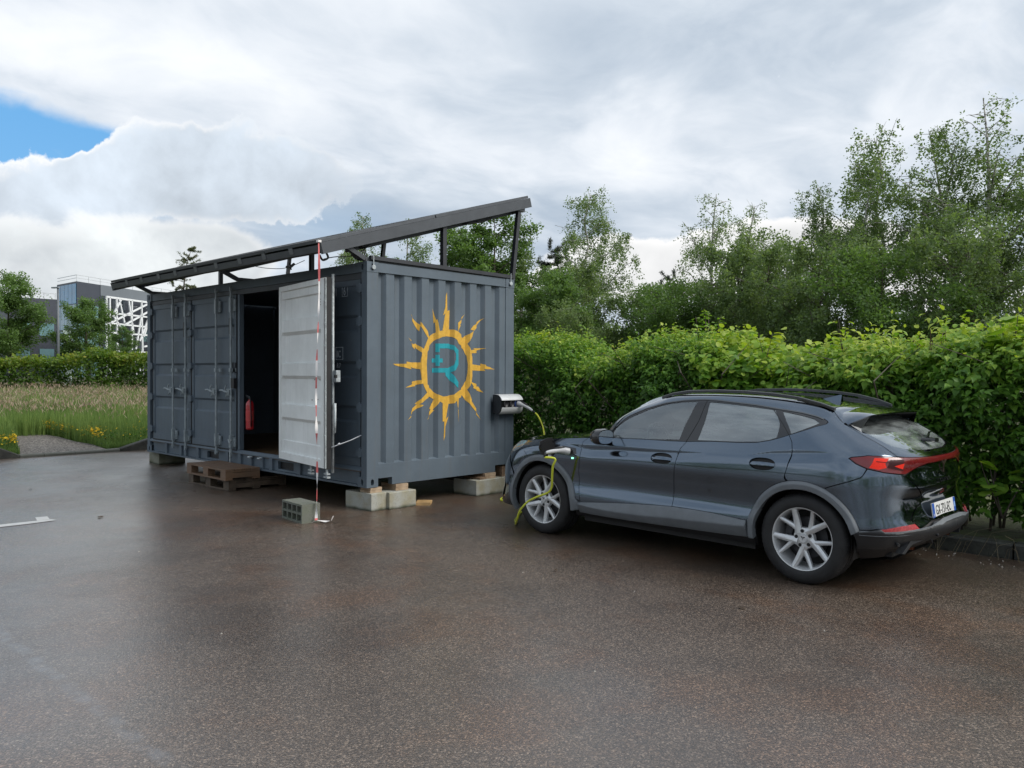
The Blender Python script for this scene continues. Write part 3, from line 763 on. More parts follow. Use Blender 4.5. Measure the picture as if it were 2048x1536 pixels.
fb('door_gasket', BLK, -.03, w3+.001, -.01, .036, w3+.028, H+.01); fb('gasket_strip', GALV, .030, w3+.026, 0, .042, w3+.031, H)
for i in range(9): MB().tube([(sgn*.042, w3+.02, .12+i*.255), (sgn*.05, w3+.02, .12+i*.255)], .007, 8).build('rivet', GALV, fold)
mb = MB()
for y, z in ((.95, .42+.22), (1.12, .64), (.95, .76), (1.12, .77), (1.03, 1.0), (1.18, 1.0), (.93, 2.12), (.93, 2.02), (1.2, 1.93), (1.2, 1.9), (1.2, 1.87), (1.03, .18), (1.03, .10)):
    mb.box(*[v for v in (min(sgn*.003, sgn*.008), y-.006, z, max(sgn*.003, sgn*.008), y+.006, z+.012)])
mb.build('rust_mark', mat('rust', (.12, .07, .04), .8), fold, kind='stuff')
# lock rod of the folded leaf, seen past its free edge, with its cams below
mb = MB(); xx = -sgn*.07
mb.tube([(xx, w3-.02, -.06), (xx, w3-.02, H+.05)], .017, 10)
mb.build('lock_bar', GALV, fold, smooth=True)
MB().box(min(xx, xx-sgn*.05), w3-.05, .98, max(xx, xx-sgn*.05), w3+.075, 1.115, ch=.006).build('lock_case', GALV, fold)
MB().box(min(xx-.012, xx+.012), w3+.045, 1.03, max(xx-.012, xx+.012), w3+.079, 1.065).build('key_hole', BLK, fold)
MB().tube([(xx, w3+.04, .40), (xx, w3+.045, .55), (xx, w3+.04, .74)], [.012, .014, .018], 8).build('door_handle', GALV, fold, smooth=True)
for yy in (w3-.02, w3-.48):
    mb = MB(); mb.tube([(0, yy, -.10), (0, yy, .0)], .015, 8); mb.box(-.02, yy-.05, -.115, .02, yy+.05, -.095); mb.box(-.02, yy-.045, -.075, .02, yy+.045, -.06); mb.build('lock_cam', GALV, fold)
# restraining cord
MB().tube([(-.30, .26, .47), (-.22, .225, .50), (-.10, .17, .545), (.005, .112, .60)], .006, 6).tube([(-.235, .235, .495), (-.21, .22, .515)], .011, 6).build('door_cord', mat('white_cord', (.5, .52, .55), .7), cont, smooth=True)

# ------------------------------------------------------------------ text on door leaf
def text_obj(body, size, m, parent, loc, rot, name='stencilled_text', ext=.0008, font_scale=(1, 1, 1)):
    c = bpy.data.curves.new(name, 'FONT'); c.body = body; c.size = size; c.extrude = ext; c.resolution_u = 2
    o = bpy.data.objects.new(name, c); COL.objects.link(o); 
    dg = bpy.context.evaluated_depsgraph_get(); me = bpy.data.meshes.new_from_object(o.evaluated_get(dg)); bpy.data.objects.remove(o)
    me.name = name; me.materials.clear(); me.materials.append(m)
    return link(name, me, parent, loc=loc, rot=rot), me
STEN = mat('stencil_white', (.55, .60, .65), .6, var=.3, vscale=40)
def side_text(body, size, y, z, sx=.8):
    o, me = text_obj(body, size, STEN, d4, (.0105, y, z), (math.pi/2, 0, -math.pi/2)); o.scale = (sx, 1, 1)
side_text('71', .155, .585, 2.0, .62); side_text('6', .155, .365, 2.0, .62)
def rect_line(y0, y1, z0, z1, t=.006):
    mb = MB(); x0, x1 = .0095, .0113
    mb.box(x0, y0, z0, x1, y1, z0+t); mb.box(x0, y0, z1-t, x1, y1, z1); mb.box(x0, y0, z0+t, x1, y0+t, z1-t); mb.box(x0, y1-t, z0+t, x1, y1, z1-t)
    mb.build('stencilled_box', STEN, d4)
rect_line(.275, .390, 1.985, 2.14)
rect_line(.37, .52, 1.24, 1.39); side_text('IIC', .12, .505, 1.265, .62); side_text('8.7', .085, .50, 1.14, .8)
# ------------------------------------------------------------------ interior bits
cb('inner_shelf', IND, CW-.35, 1.0, .9, CW-.08, 2.6, .93)
cb('inner_rail', mat('inner_stripe', (.12, .14, .16), .5), CW-.075, .3, .62, CW-.061, 5.6, .66)
fe = empty('fire_extinguisher', (.10, 2.845, .785), label='red fire extinguisher hanging just inside the open container doorway', cat='fire extinguisher')
fe.scale = (.78, .78, .80)
RED = mat('extinguisher_red', (.42, .012, .02), .25, coat=.6, var=.08)
MB().lathe([(0, 0), (.05, .0), (.068, .015), (.07, .04), (.07, .42), (.066, .46), (.045, .495), (.022, .51), (.02, .53), (0, .53)], 24).build('cylinder', RED, fe, smooth=True)
MB().box(-.012, -.02, .53, .012, .02, .565).tube([(0, -.02, .565), (-.02, .10, .60)], .008, 6).tube([(0, -.01, .555), (-.01, .11, .57)], .007, 6).build('valve', mat('dark_steel', (.05, .05, .055), .4, metal=.6), fe)
MB().tube([(0, -.01, .54), (-.03, -.07, .53), (-.03, -.085, .40), (-.02, -.083, .2), (-.02, -.08, .06)], .010, 8).build('hose', BLK, fe, smooth=True)
MB().lathe([(.0705, .16), (.0712, .165), (.0712, .33), (.0705, .335)], 24).build('label', mat('label_red', (.5, .05, .05), .5), fe)

# ------------------------------------------------------------------ sun emblem painted on the near end wall
YEL = mat('sun_yellow', (.62, .36, .045), .5, var=.1, vscale=18, bump=.15, bscale=80)
TEAL = mat('emblem_teal', (.01, .29, .35), .5, var=.08, vscale=18)
def decal_poly(name, polys, m, holes=(), par=None, off=.0025):
    "flat paint that follows the corrugation: polygons in wall x,z"
    par = par or cont
    V2 = []; E = []; 
    def addpoly(p):
        b = len(V2); out = []
        for (ax, az), (bx_, bz) in zip(p, p[1:]+p[:1]):
            out.append((ax, az))
            cuts = sorted([(c-ax)/(bx_-ax) for c, _ in CP if min(ax, bx_)+1e-6 < c < max(ax, bx_)-1e-6]) if abs(bx_-ax) > 1e-9 else []
            out += [(ax+(bx_-ax)*t, az+(bz-az)*t) for t in cuts]
        for q in out: V2.append(q)
        for i in range(len(out)): E.append((b+i, b+(i+1) % len(out)))
        return out
    P = [addpoly(list(p)) for p in polys]; Hs = [addpoly(list(p)) for p in holes]
    xs = [v[0] for v in V2]; zs = [v[1] for v in V2]
    for c, _ in CP:
        if min(xs) < c < max(xs):
            b = len(V2); V2.extend([(c, min(zs)-.01), (c, max(zs)+.01)]); E.append((b, b+1))
    r = delaunay_2d_cdt([Vector(v) for v in V2], E, [], 0, 1e-6)
    vv, ff = r[0], r[2]
    def inside(x, z, poly):
        c = False; n = len(poly); j = n-1
        for i in range(n):
            if (poly[i][1] > z) != (poly[j][1] > z) and x < (poly[j][0]-poly[i][0])*(z-poly[i][1])/(poly[j][1]-poly[i][1])+poly[i][0]: c = not c
            j = i
        return c
    F = []
    for f in ff:
        cx = sum(vv[i].x for i in f)/len(f); cz = sum(vv[i].y for i in f)/len(f)
        if any(inside(cx, cz, p) for p in P) and not any(inside(cx, cz, p) for p in Hs): F.append(tuple(f))
    mb = MB(); mb.v = [(v.x, wall_y(v.x)-off, v.y) for v in vv]; mb.f = F
    return mb.build(name, m, par)
SUNP = [[(1.259,1.87),(1.35,1.868),(1.418,1.848),(1.535,1.767),(1.603,1.693),(1.643,1.618),(1.667,1.515),(1.667,1.404),(1.668,1.279),(1.655,1.196),(1.599,1.106),(1.529,1.038),(1.421,0.993),(1.366,0.94),(1.308,0.933),(1.168,0.945),(1.083,0.98),(1.023,1.007),(0.922,1.056),(0.862,1.148),(0.82,1.24),(0.809,1.357),(0.811,1.474),(0.827,1.566),(0.877,1.659),(0.916,1.738),(1.02,1.798),(1.093,1.837)],[(1.155,1.853),(1.199,2.066),(1.163,2.034),(1.266,2.341),(1.272,2.102),(1.31,2.111),(1.298,1.86)],[(1.027,2.121),(1.068,1.976),(1.079,1.986),(1.111,1.825),(1.066,1.81),(1.057,1.95),(1.045,1.932)],[(0.65,2.022),(0.808,1.904),(0.808,1.941),(0.916,1.83),(0.947,1.713),(0.806,1.891),(0.798,1.823)],[(0.614,1.741),(0.659,1.71),(0.656,1.697)],[(0.656,1.681),(0.722,1.668),(0.755,1.675),(0.869,1.6),(0.844,1.547),(0.747,1.636),(0.747,1.604)],[(0.373,1.426),(0.586,1.429),(0.586,1.456),(0.651,1.446),(0.819,1.448),(0.82,1.364),(0.652,1.388),(0.66,1.363)],[(0.57,1.145),(0.702,1.195),(0.66,1.208),(0.853,1.24),(0.862,1.194),(0.757,1.175),(0.749,1.158)],[(0.604,0.755),(0.658,0.808),(0.658,0.789)],[(0.658,0.821),(0.658,0.854),(0.78,0.94),(0.746,0.943),(0.931,1.102),(0.954,1.035),(0.798,0.94),(0.854,0.929)],[(0.91,0.747),(0.988,0.855),(0.997,0.868),(0.979,0.882),(1.047,0.993),(1.123,0.979),(1.032,0.86),(1.057,0.86)],[(1.178,0.475),(1.19,0.716),(1.16,0.717),(1.159,0.958),(1.299,0.954),(1.254,0.739),(1.296,0.775)],[(1.399,0.973),(1.434,1.006),(1.422,0.864)],[(1.42,0.857),(1.429,0.857),(1.43,0.693)],[(1.594,1.12),(1.662,0.974),(1.656,0.961),(1.862,0.713),(1.67,0.877),(1.511,1.052)],[(1.636,1.21),(1.786,1.167),(1.77,1.146),(1.815,1.146),(1.883,1.065),(1.684,1.127),(1.693,1.147)],[(1.654,1.434),(1.851,1.42),(1.851,1.445),(1.916,1.427),(1.916,1.413),(2.126,1.372),(1.885,1.373),(1.901,1.35),(1.654,1.355)],[(1.634,1.614),(1.71,1.626),(1.681,1.64),(1.919,1.648),(1.743,1.606),(1.79,1.584),(1.653,1.575)],[(1.888,2.041),(1.699,1.869),(1.633,1.88),(1.68,1.93)],[(1.499,1.752),(1.69,1.864),(1.665,1.791),(1.593,1.686)],[(1.571,2.076),(1.445,1.927),(1.463,1.931),(1.418,1.848),(1.417,1.957)]]
SUNH = [[(1.259,1.781),(1.329,1.777),(1.4,1.741),(1.427,1.694),(1.545,1.623),(1.593,1.541),(1.606,1.431),(1.602,1.32),(1.588,1.224),(1.528,1.141),(1.421,1.088),(1.352,1.049),(1.271,1.029),(1.167,1.028),(1.073,1.06),(1.005,1.12),(0.913,1.181),(0.908,1.279),(0.9,1.423),(0.912,1.581),(1.003,1.683),(1.071,1.737),(1.155,1.77)]]
TEALP = [[(1.061,1.684),(1.286,1.691),(1.35,1.672),(1.424,1.613),(1.425,1.429),(1.383,1.361),(1.321,1.33),(1.426,1.204),(1.421,1.127),(1.203,1.326),(1.021,1.325),(1.021,1.381),(1.288,1.383),(1.351,1.421),(1.382,1.496),(1.382,1.564),(1.35,1.611),(1.287,1.63),(1.108,1.625),(1.108,1.579),(1.061,1.578)],[(1.061,1.545),(1.109,1.545),(1.109,1.501),(1.158,1.502),(1.158,1.45),(1.109,1.45),(1.109,1.408),(1.063,1.408),(1.063,1.449),(1.017,1.449),(1.017,1.5),(1.061,1.501)]]
decal_poly('painted_sun', SUNP, YEL, SUNH)
decal_poly('painted_letter', TEALP[:1], TEAL)
decal_poly('painted_plus', TEALP[1:], TEAL)

# ------------------------------------------------------------------ solar canopy on the roof
FR = mat('canopy_frame_grey', (.055, .062, .072), .45, var=.12, vscale=4, bump=.15, bscale=90)
FRD = mat('canopy_dark', (.025, .028, .034), .5, var=.15)
sol = empty('solar_canopy', (0, 0, CZ+CH), label='sloping dark steel solar panel canopy mounted on the container roof', cat='solar canopy')
sl = math.atan2(3.99-2.975, 2.735+.62); ux, uz = math.cos(sl), math.sin(sl)
Z0 = 2.99-CZ-CH
def sp3(s, y, n=0.): return (-.62+ux*s-uz*n, y, Z0+uz*s+ux*n)       # s along the slope, n normal
SL = (2.735+.62)/ux
def sb(nm, m, s0, s1, y0, y1, n0, n1):
    mb = MB(); mb.add([sp3(s, y, n) for n in (n0, n1) for s, y in ((s0, y0), (s1, y0), (s1, y1), (s0, y1))], [(0,3,2,1),(4,5,6,7),(0,1,5,4),(1,2,6,5),(2,3,7,6),(3,0,4,7)])
    return mb.build(nm, m, sol)
sb('side_fascia', FR, 0, SL, -.012, .03, -.125, .0)
sb('side_fascia', FR, 0, SL, 5.90, 5.94, -.125, .0)
sb('front_fascia', FR, .0, .035, .031, 5.899, -.095, -.02)
sb('front_gutter', FRD, .036, .11, .031, 5.899, -.115, -.085)
sb('back_fascia', FR, SL-.04, SL, .031, 5.899, -.125, .0)
for s in (.35, 1.15, 1.95, 2.9): sb('purlin', FRD, s, s+.06, .031, 5.899, -.10, -.045)
for y in (.12, 3.0, 5.82): sb('rafter', FRD, .42, SL-.041, y, y+.06, -.17, -.101)
PV = mat('solar_glass', (.01, .014, .03), .12, spec=.8, var=.3, vscale=2, coat=1.); ALU = mat('module_frame', (.075, .082, .092), .45, metal=.2, var=.1)
def module_mesh(w, l):
    mb = MB(); return mb
for i in range(5):
    for s0, s1 in ((.01, 1.72), (1.74, SL-.02)):
        y0 = .005+i*1.185; md = sb('solar_module', PV, s0+.012, s1-.012, y0+.012, y0+1.163, .003, .032)
        f = MB()
        for a, b_, c, d_ in ((s0, s0+.011, y0, y0+1.175), (s1-.011, s1, y0, y0+1.175), (s0+.011, s1-.011, y0, y0+.011), (s0+.011, s1-.011, y0+1.164, y0+1.175)):
            f.add([sp3(s, y, n) for n in (.002, .036) for s, y in ((a, c), (b_, c), (b_, d_), (a, d_))], [(0,3,2,1),(4,5,6,7),(0,1,5,4),(1,2,6,5),(2,3,7,6),(3,0,4,7)])
        f.build('module_frame', ALU, md)
for y in (.6, 1.2, 1.78, 2.4, 2.98, 3.6, 4.15, 4.75, 5.3):
    sb('clamp', mat('clamp_grey', (.12, .13, .14), .4), -.006, .0, y-.04, y+.04, -.07, -.0)
for T in (.055, 3.03, 5.90):
    mb = MB(); mb.beam((.0, T, .025), (CW+.04, T, .025), .06, .05); mb.build('base_channel', FR, sol)
    MB().beam((.0, T, .03), (-.30, T, Z0+.03), .055, .05).build('front_brace', FR, sol)
    MB().beam((1.205, T, .05), (1.205, T, Z0+uz*1.9-.1), .06, .06, (1, 0, 0)).build('post', FRD, sol)
    zt = Z0+uz*3.33-.10
    MB().beam((2.45, T, .0), (2.575, T, zt-.02), .055, .055, (0, 1, 0)).build('back_strut', FRD, sol)
    MB().box(2.49, T-.04, zt-.05, 2.66, T+.04, zt).build('strut_bracket', FR, sol)
# a raised channel along the near roof edge
MB().beam((.05, .01, .045), (CW, .012, .03), .05, .045).build('edge_channel', FRD, sol)
# twistlock hooks in the near top castings
for x in (.085, CW-.08):
    MB().tube([(x, -.022, -.062), (x, .004, -.062)], .026, 14).box(x-.008, -.02, -.05, x+.0, -.012, .075).build('hook_bolt', GALV, sol, smooth=True, angle=35)
# wiring looms under the canopy
BC = mat('black_cable', (.008, .008, .009), .4)
def cab(pts, r=.008):
    P = []; pts = [Vector(p) for p in pts]
    for i in range(len(pts)-1):
        p0, p1, p2, p3 = pts[max(i-1, 0)], pts[i], pts[i+1], pts[min(i+2, len(pts)-1)]
        for k in range(6):
            t = k/6; P.append(.5*((2*p1)+(p2-p0)*t+(2*p0-5*p1+4*p2-p3)*t*t+(3*p1-p0-3*p2+p3)*t**3))
    P.append(pts[-1]); return P
for P_, r_, n_ in [(cab([(-.55, .12, .02), (-.50, .13, -.03), (-.44, .12, .0), (-.46, .12, .05)]), .012, 6),
    (cab([(-.50, .11, -.02), (-.35, .12, .02), (-.15, .1, .05), (.0, .1, .12), (.12, .1, .22)]), .006, 6),
    (cab([(.12, .1, .26), (.02, .1, .20), (-.10, .1, .15), (-.14, .1, .08), (-.08, .09, .03), (.0, .1, .02)]), .013, 6),
    (cab([(-.02, .12, .2), (.0, .1, .12), (.04, .1, .03)]), .006, 6),
    (cab([(.0, .12, .2), (.03, .1, .12), (.07, .1, .03)]), .006, 6),
    (cab([(.05, .12, .2), (.05, .1, .12), (.09, .1, .04)]), .006, 6),
    (cab([(.2, .1, .27), (.12, .1, .24), (.02, .09, .18), (-.04, .09, .21)]), .016, 6),
    (cab([(1.0, .1, .50), (1.2, .1, .55), (1.6, .1, .66), (1.75, .1, .67), (1.9, .1, .76)]), .004, 5),
    (cab([(1.62, .08, .655), (1.9, .08, .715)]), .013, 8),
    (cab([(1.62, .08, .655), (1.56, .08, .63), (1.56, .08, .66), (1.7, .08, .72)]), .005, 6),
    (cab([(1.9, .08, .715), (2.0, .08, .75), (2.08, .08, .79), (2.0, .08, .80)]), .008, 6),
    (cab([(-.5, .5, .0), (-.5, .9, -.05), (-.5, 1.3, -.02), (-.5, 1.6, .03)]), .004, 5),
    ([(-.5, .72, -.02), (-.5, .80, -.05), (-.5, .88, -.04)], .016, 6),
    ([(-.5, .78, -.08), (-.5, .82, .0)], .009, 5)]: MB().tube(P_, r_, n_).build('cable', BC, sol, smooth=True)


# ------------------------------------------------------------------ blocks, timber packers
def m_block(name, base, c2):
    m = bpy.data.materials.new(name); m.use_nodes = True; t = NT(m.node_tree); b = t.n['Principled BSDF']
    P = t.new('ShaderNodeTexCoord').outputs['Object']
    n = t.noise(P, 4, 5, .6).outputs['Fac']; sp = t.noise(P, 90, 3, .8).outputs['Fac']; z = t.new('ShaderNodeSeparateXYZ', inp={0: P}).outputs[2]
    c = t.mix(t.smooth(n, .35, .65), base, c2); c = t.mix(t.smooth(sp, .58, .66), c, tuple(v*.35 for v in base))
    edge = t.math('ADD', z, t.math('MULTIPLY', n, -.06))
    c = t.mix(t.math('SUBTRACT', 1., t.smooth(edge, -.03, .02)), c, (.03, .04, .02))      # moss at the foot
    t.l.new(c, b.inputs['Base Color']); b.inputs['Roughness'].default_value = .85
    bm = t.new('ShaderNodeBump', inp={'Height': sp}); bm.inputs['Strength'].default_value = .7; bm.inputs['Distance'].default_value = .006
    t.l.new(bm.outputs[0], b.inputs['Normal']); return m
BLOCK = m_block('aerated_concrete', (.36, .37, .34), (.30, .28, .20)); BLOCK2 = m_block('smooth_concrete', (.24, .24, .19), (.17, .17, .11))
WOOD = mat('packer_timber', (.30, .19, .11), .7, var=.35, vscale=5, bump=.4, bscale=50, col2=(.42, .32, .22))
WOODD = mat('old_timber', (.14, .085, .05), .7, var=.4, vscale=4, bump=.4, bscale=50, col2=(.24, .16, .10))
def block(x, y, z, sx, sy, sz, rz, lab, m=BLOCK, grp='concrete blocks under the container'):
    return MB().box(-sx/2, -sy/2, 0, sx/2, sy/2, sz, ch=.008).build('concrete_block', m, loc=(x, y, z), rot=(0, 0, rz), label=lab, cat='concrete block', group=grp)
block(.13, .19, -.004, .22, .48, .205, 0.03, 'pale concrete block standing under the near corner casting')
block(.45, .14, -.004, .40, .46, .200, .02, 'pale concrete block beside the near corner block, with a timber packer on it')
block(1.93, .14, -.004, .54, .42, .205, .02, 'wide pale concrete block under the end wall near the car bumper')
block(2.38, .14, -.004, .34, .42, .205, .0, 'pale concrete block under the container corner behind the car nose')
block(.30, CL-.08, .058, .44, .38, .200, 0.0, 'mossy smooth concrete block under the far left corner of the container', BLOCK2)
def packer(x, y, z, sx, sy, n, rz, lab, th=.03, m=WOOD):
    t = empty('timber_packer', (x, y, z), rz=rz, label=lab, cat='timber packer', group='timber packers under the container')
    for i in range(n): MB().box(-sx/2+.004*(i % 2), -sy/2, i*th, sx/2+.003*(i % 2), sy/2-.004*(i % 2), (i+1)*th-.0015).build('board', m, t)
packer(.135, .10, .201, .165, .19, 2, .02, 'two timber boards stacked under the near corner casting')
packer(.50, .13, .197, .18, .30, 2, -.03, 'two pale timber boards between block and bottom rail, right of the near corner', .038)
packer(1.97, .10, .201, .20, .24, 2, .02, 'two pale boards on the wide block below the end wall', .037)
packer(1.83, .12, .201, .12, .30, 1, .0, 'single dark board lying on the wide block left of the pale boards', .03, WOODD)
packer(2.31, .12, .201, .20, .24, 4, .0, 'four reddish boards stacked in the fork pocket behind the car nose', .034, WOODD)
off = MB().box(-.11, -.09, 0, .11, .09, .034, ch=.003); off.build('wood_offcut', mat('fresh_plywood', (.42, .27, .12), .6, var=.2, vscale=8), loc=(.80, -.06, .001), rot=(0, 0, .75), label='loose square of plywood lying on the asphalt by the block', cat='wood')
# pallets
def pallet(z, m, md, lab, x, y, rz, LX, LY=1.17):
    t = empty('pallet', (x, y, z), rz=rz, label=lab, cat='pallet', group='pallets used as a step')
    def b(nm, *a, mm=m): MB().box(*a, ch=.003).build(nm, mm, t)
    nb = int(round(LX/.125)); w = LX/nb
    for i in range(nb): b('deck_board', i*w+.006*(i > 0), .004*(i % 3), .122, (i+1)*w-.006*(i < nb-1), LY-.006*(i % 2), .144-.002*(i % 2))
    ys = (0, (LY-.145)/2, LY-.145); xs = (0, LX-.10) if LX < .6 else (0, LX/2-.07, LX-.10)
    for y0 in ys: b('stringer_board', 0, y0, .100, LX, y0+.145, .1205)
    for y0 in ys:
        for x0 in xs: b('block', x0, y0, .022, x0+.10, y0+.145, .0995)
    for x0 in xs: b('bottom_board', x0, 0, 0, x0+.10, LY, .0215, mm=md)
    MB().box(.10, .002, .03, LX-.1, .024, .095).build('end_board', m, t)
PW = mat('wet_pallet_wood', (.26, .145, .08), .5, var=.35, vscale=5, bump=.5, bscale=45, col2=(.15, .095, .06)); PWD = mat('shaded_pallet_wood', (.09, .065, .045), .6, var=.4, vscale=6, bump=.5, bscale=45)  # lower pallet gets a darker copy of the wood in place of its shade
pallet(.030, PWD, PWD, 'lower pallet of the step at the container doorway, wood darkened for its shade', -.44, 2.40, 0.0, .84)
pallet(.176, PW, PW, 'brown wet wooden pallet on top of another, step to the doorway', -.52, 2.33, -.02, .48)
# hollow block with eight cells
def hollow_block():
    t = empty('hollow_block', (-.93, -.20, 0), label='grey hollow concrete block with eight cells holding down the barrier tape', cat='hollow block')
    W_, D_, H_ = .46, .21, .20
    HB = mat('hollow_block_grey', (.20, .21, .18), .85, var=.3, vscale=9, bump=.8, bscale=70, col2=(.13, .145, .11))
    nx, nz = 4, 2; wall = .022
    mb = MB(); xs = [0]; 
    cw = (W_-wall*(nx+1))/nx; chh = (H_-wall*(nz+1))/nz
    for i in range(nx+1): mb.box(i*(cw+wall), 0, 0, i*(cw+wall)+wall, D_, H_)
    for i in range(nx):
        x0 = i*(cw+wall)+wall
        for j in range(nz+1): mb.box(x0, .0, j*(chh+wall), x0+cw, D_, j*(chh+wall)+wall)
        for j in range(nz): mb.box(x0, D_-.02, j*(chh+wall)+wall, x0+cw, D_, (j+1)*(chh+wall))
    mb.build('block_body', HB, t); return t
hb = hollow_block()
# front-left corner at (565,1036)px, front corner (605,1048)px, right (638,1042)px in the photograph
hb.location = (-.895, .31, 0); hb.rotation_euler = (0, 0, math.radians(-95))
# barrier tape
def tape():
    t = empty('barrier_tape', (-.615, -.02, 0), label='red and white barrier tape strung from the canopy down to the hollow block', cat='barrier tape')
    RT = mat('tape_red', (.58, .13, .13), .4, var=.2); WT = mat('tape_white', (.75, .73, .72), .4, var=.05)
    z1 = 3.0; n = 150; top = Vector((-.66, -.035, z1)); bot = Vector((-.80, -.20, .03))
    segs = []; r = random.Random(5)
    for i in range(n+1):
        s = i/n; p = top.lerp(bot, s); p.x += .012*math.sin(s*9); tw = 1.1*math.sin(s*13)+.8*math.sin(s*31+1)-.3
        w = .007+.005*math.sin(s*17)**2 + (.004 if s > .5 else 0)
        d = Vector((math.cos(tw-.8), math.sin(tw-.8), 0)); segs.append((p-d*w, p+d*w))
    def strip(i0, i1, m, nm):
        mb = MB(); V = []
        for i in range(i0, i1+1): V += [segs[i][0], segs[i][1]]
        mb.add(V, [(2*k, 2*k+1, 2*k+3, 2*k+2) for k in range(i1-i0)]); mb.build(nm, m, t, smooth=True).matrix_parent_inverse = t.matrix_world.inverted()
    bpy.context.view_layer.update()
    i = 0; red = True
    while i < n:
        L = min(n-i, (6 if red else 9) if i > 22 else 22)
        strip(i, i+L, RT if red else WT, 'red_stripe' if red else 'white_stripe'); i += L; red = not red
    mb = MB(); mb.box(-.675, -.05, 2.985, -.635, -.01, 3.01).build('tape_knot', WT, t).matrix_parent_inverse = t.matrix_world.inverted()
    V = [(-.80, -.20, .03), (-.74, -.29, .012), (-.70, -.33, .03), (-.69, -.35, .08), (-.66, -.33, .075), (-.67, -.30, .02), (-.78, -.17, .012), (-.88, -.22, .01)]
    MB().add(V, [(0, 1, 5, 6), (1, 2, 5), (2, 3, 4, 5), (0, 6, 7)]).build('tape_end', RT if False else WT, t).matrix_parent_inverse = t.matrix_world.inverted()
tape()

# ------------------------------------------------------------------ wall charger
wb = empty('wall_charger', (2.03, -.002, 1.05), label='silver and black wall charging box on the right edge of the end wall', cat='charging station')
SIL = mat('brushed_silver', (.66, .68, .70), .3, metal=.25, var=.05); GB = mat('gloss_black', (.008, .008, .010), .12, coat=1., spec=.6); 
WBW, WBH, WBD = .43, .25, .155
side = [(0, .0), (-.10, .0), (-.135, .035), (-.155, .075), (-.155, .085), (-.13, .088), (-.13, .17), (-.155, .175), (-.155, .185), (-.13, .225), (-.09, .25), (0, .25)]
body = [(0, 0), (-.09, 0), (-.128, .05), (-.128, .2), (-.08, .25), (0, .25)]
MB().prism(body, .012, WBW-.012, lambda p, q, t_: (t_, p, q)).build('body', GB, wb)
for x0 in (0, WBW-.011): MB().prism([(0, .0), (-.10, .0), (-.14, .035), (-.157, .08), (-.157, .18), (-.13, .228), (-.09, .252), (0, .252)], x0, x0+.011, lambda p, q, t_: (t_, p, q)).build('side_cheek', GB, wb)
def arcstrip(pts, nm, m, th=.006):
    mb = MB(); n = len(pts); V = [(x, p, q) for x in (.0115, WBW-.0115) for p, q in pts]; Vi = [(x, p+th, q) for x in (.0115, WBW-.0115) for p, q in pts]
    mb.add(V+Vi, [(i, i+1, n+i+1, n+i) for i in range(n-1)]+[(2*n+i, 3*n+i, 3*n+i+1, 2*n+i+1) for i in range(n-1)]+[(0, n, 3*n, 2*n), (n-1, 3*n-1, 4*n-1, 2*n-1)])
    mb.build(nm, m, wb, smooth=True, angle=30)
arcstrip([(-.158, .178), (-.156, .188), (-.147, .206), (-.128, .228), (-.10, .244), (-.07, .2535), (-.01, .256)], 'top_cover', SIL)
arcstrip([(-.012, -.004), (-.10, -.004), (-.125, .012), (-.145, .04), (-.158, .075), (-.160, .086)], 'bottom_cover', SIL)
for cx in (.12, .235): MB().lathe([(.04, -.136), (.046, -.134), (.046, -.129), (0, -.129)], 24, lambda r_, h, a_: (cx+r_*math.cos(a_), h, .128+r_*math.sin(a_))).build('socket_ring', mat('grey_plastic', (.022, .022, .025), .4), wb, smooth=True)
MB().lathe([(.048, -.137), (.056, -.139), (.056, -.129), (0, -.129)], 24, lambda r_, h, a_: (.335+r_*math.cos(a_), h, .128+r_*math.sin(a_))).build('socket_ring', mat('blue_ring', (.03, .06, .20), .3), wb, smooth=True)
# charging cable with plugs: one thing from the charger to the car
ccb = empty('charging_cable', (2.0, -.5, 0), label='yellow charging cable running from the wall box over the ground to the car', cat='charging cable')
YC = mat('cable_yellow', (.58, .62, .05), .4, var=.06); PG = mat('plug_grey', (.45, .46, .47), .35, var=.1); PB = mat('plug_black', (.02, .02, .022), .4)
def chain_pts(pts): return cab(pts)
MINV = Matrix.Translation((-2.0, .5, 0))
def cabpart(mb, nm, m, smooth=True, angle=None):
    mb.xf(MINV); return mb.build(nm, m, ccb, smooth=smooth, angle=angle)
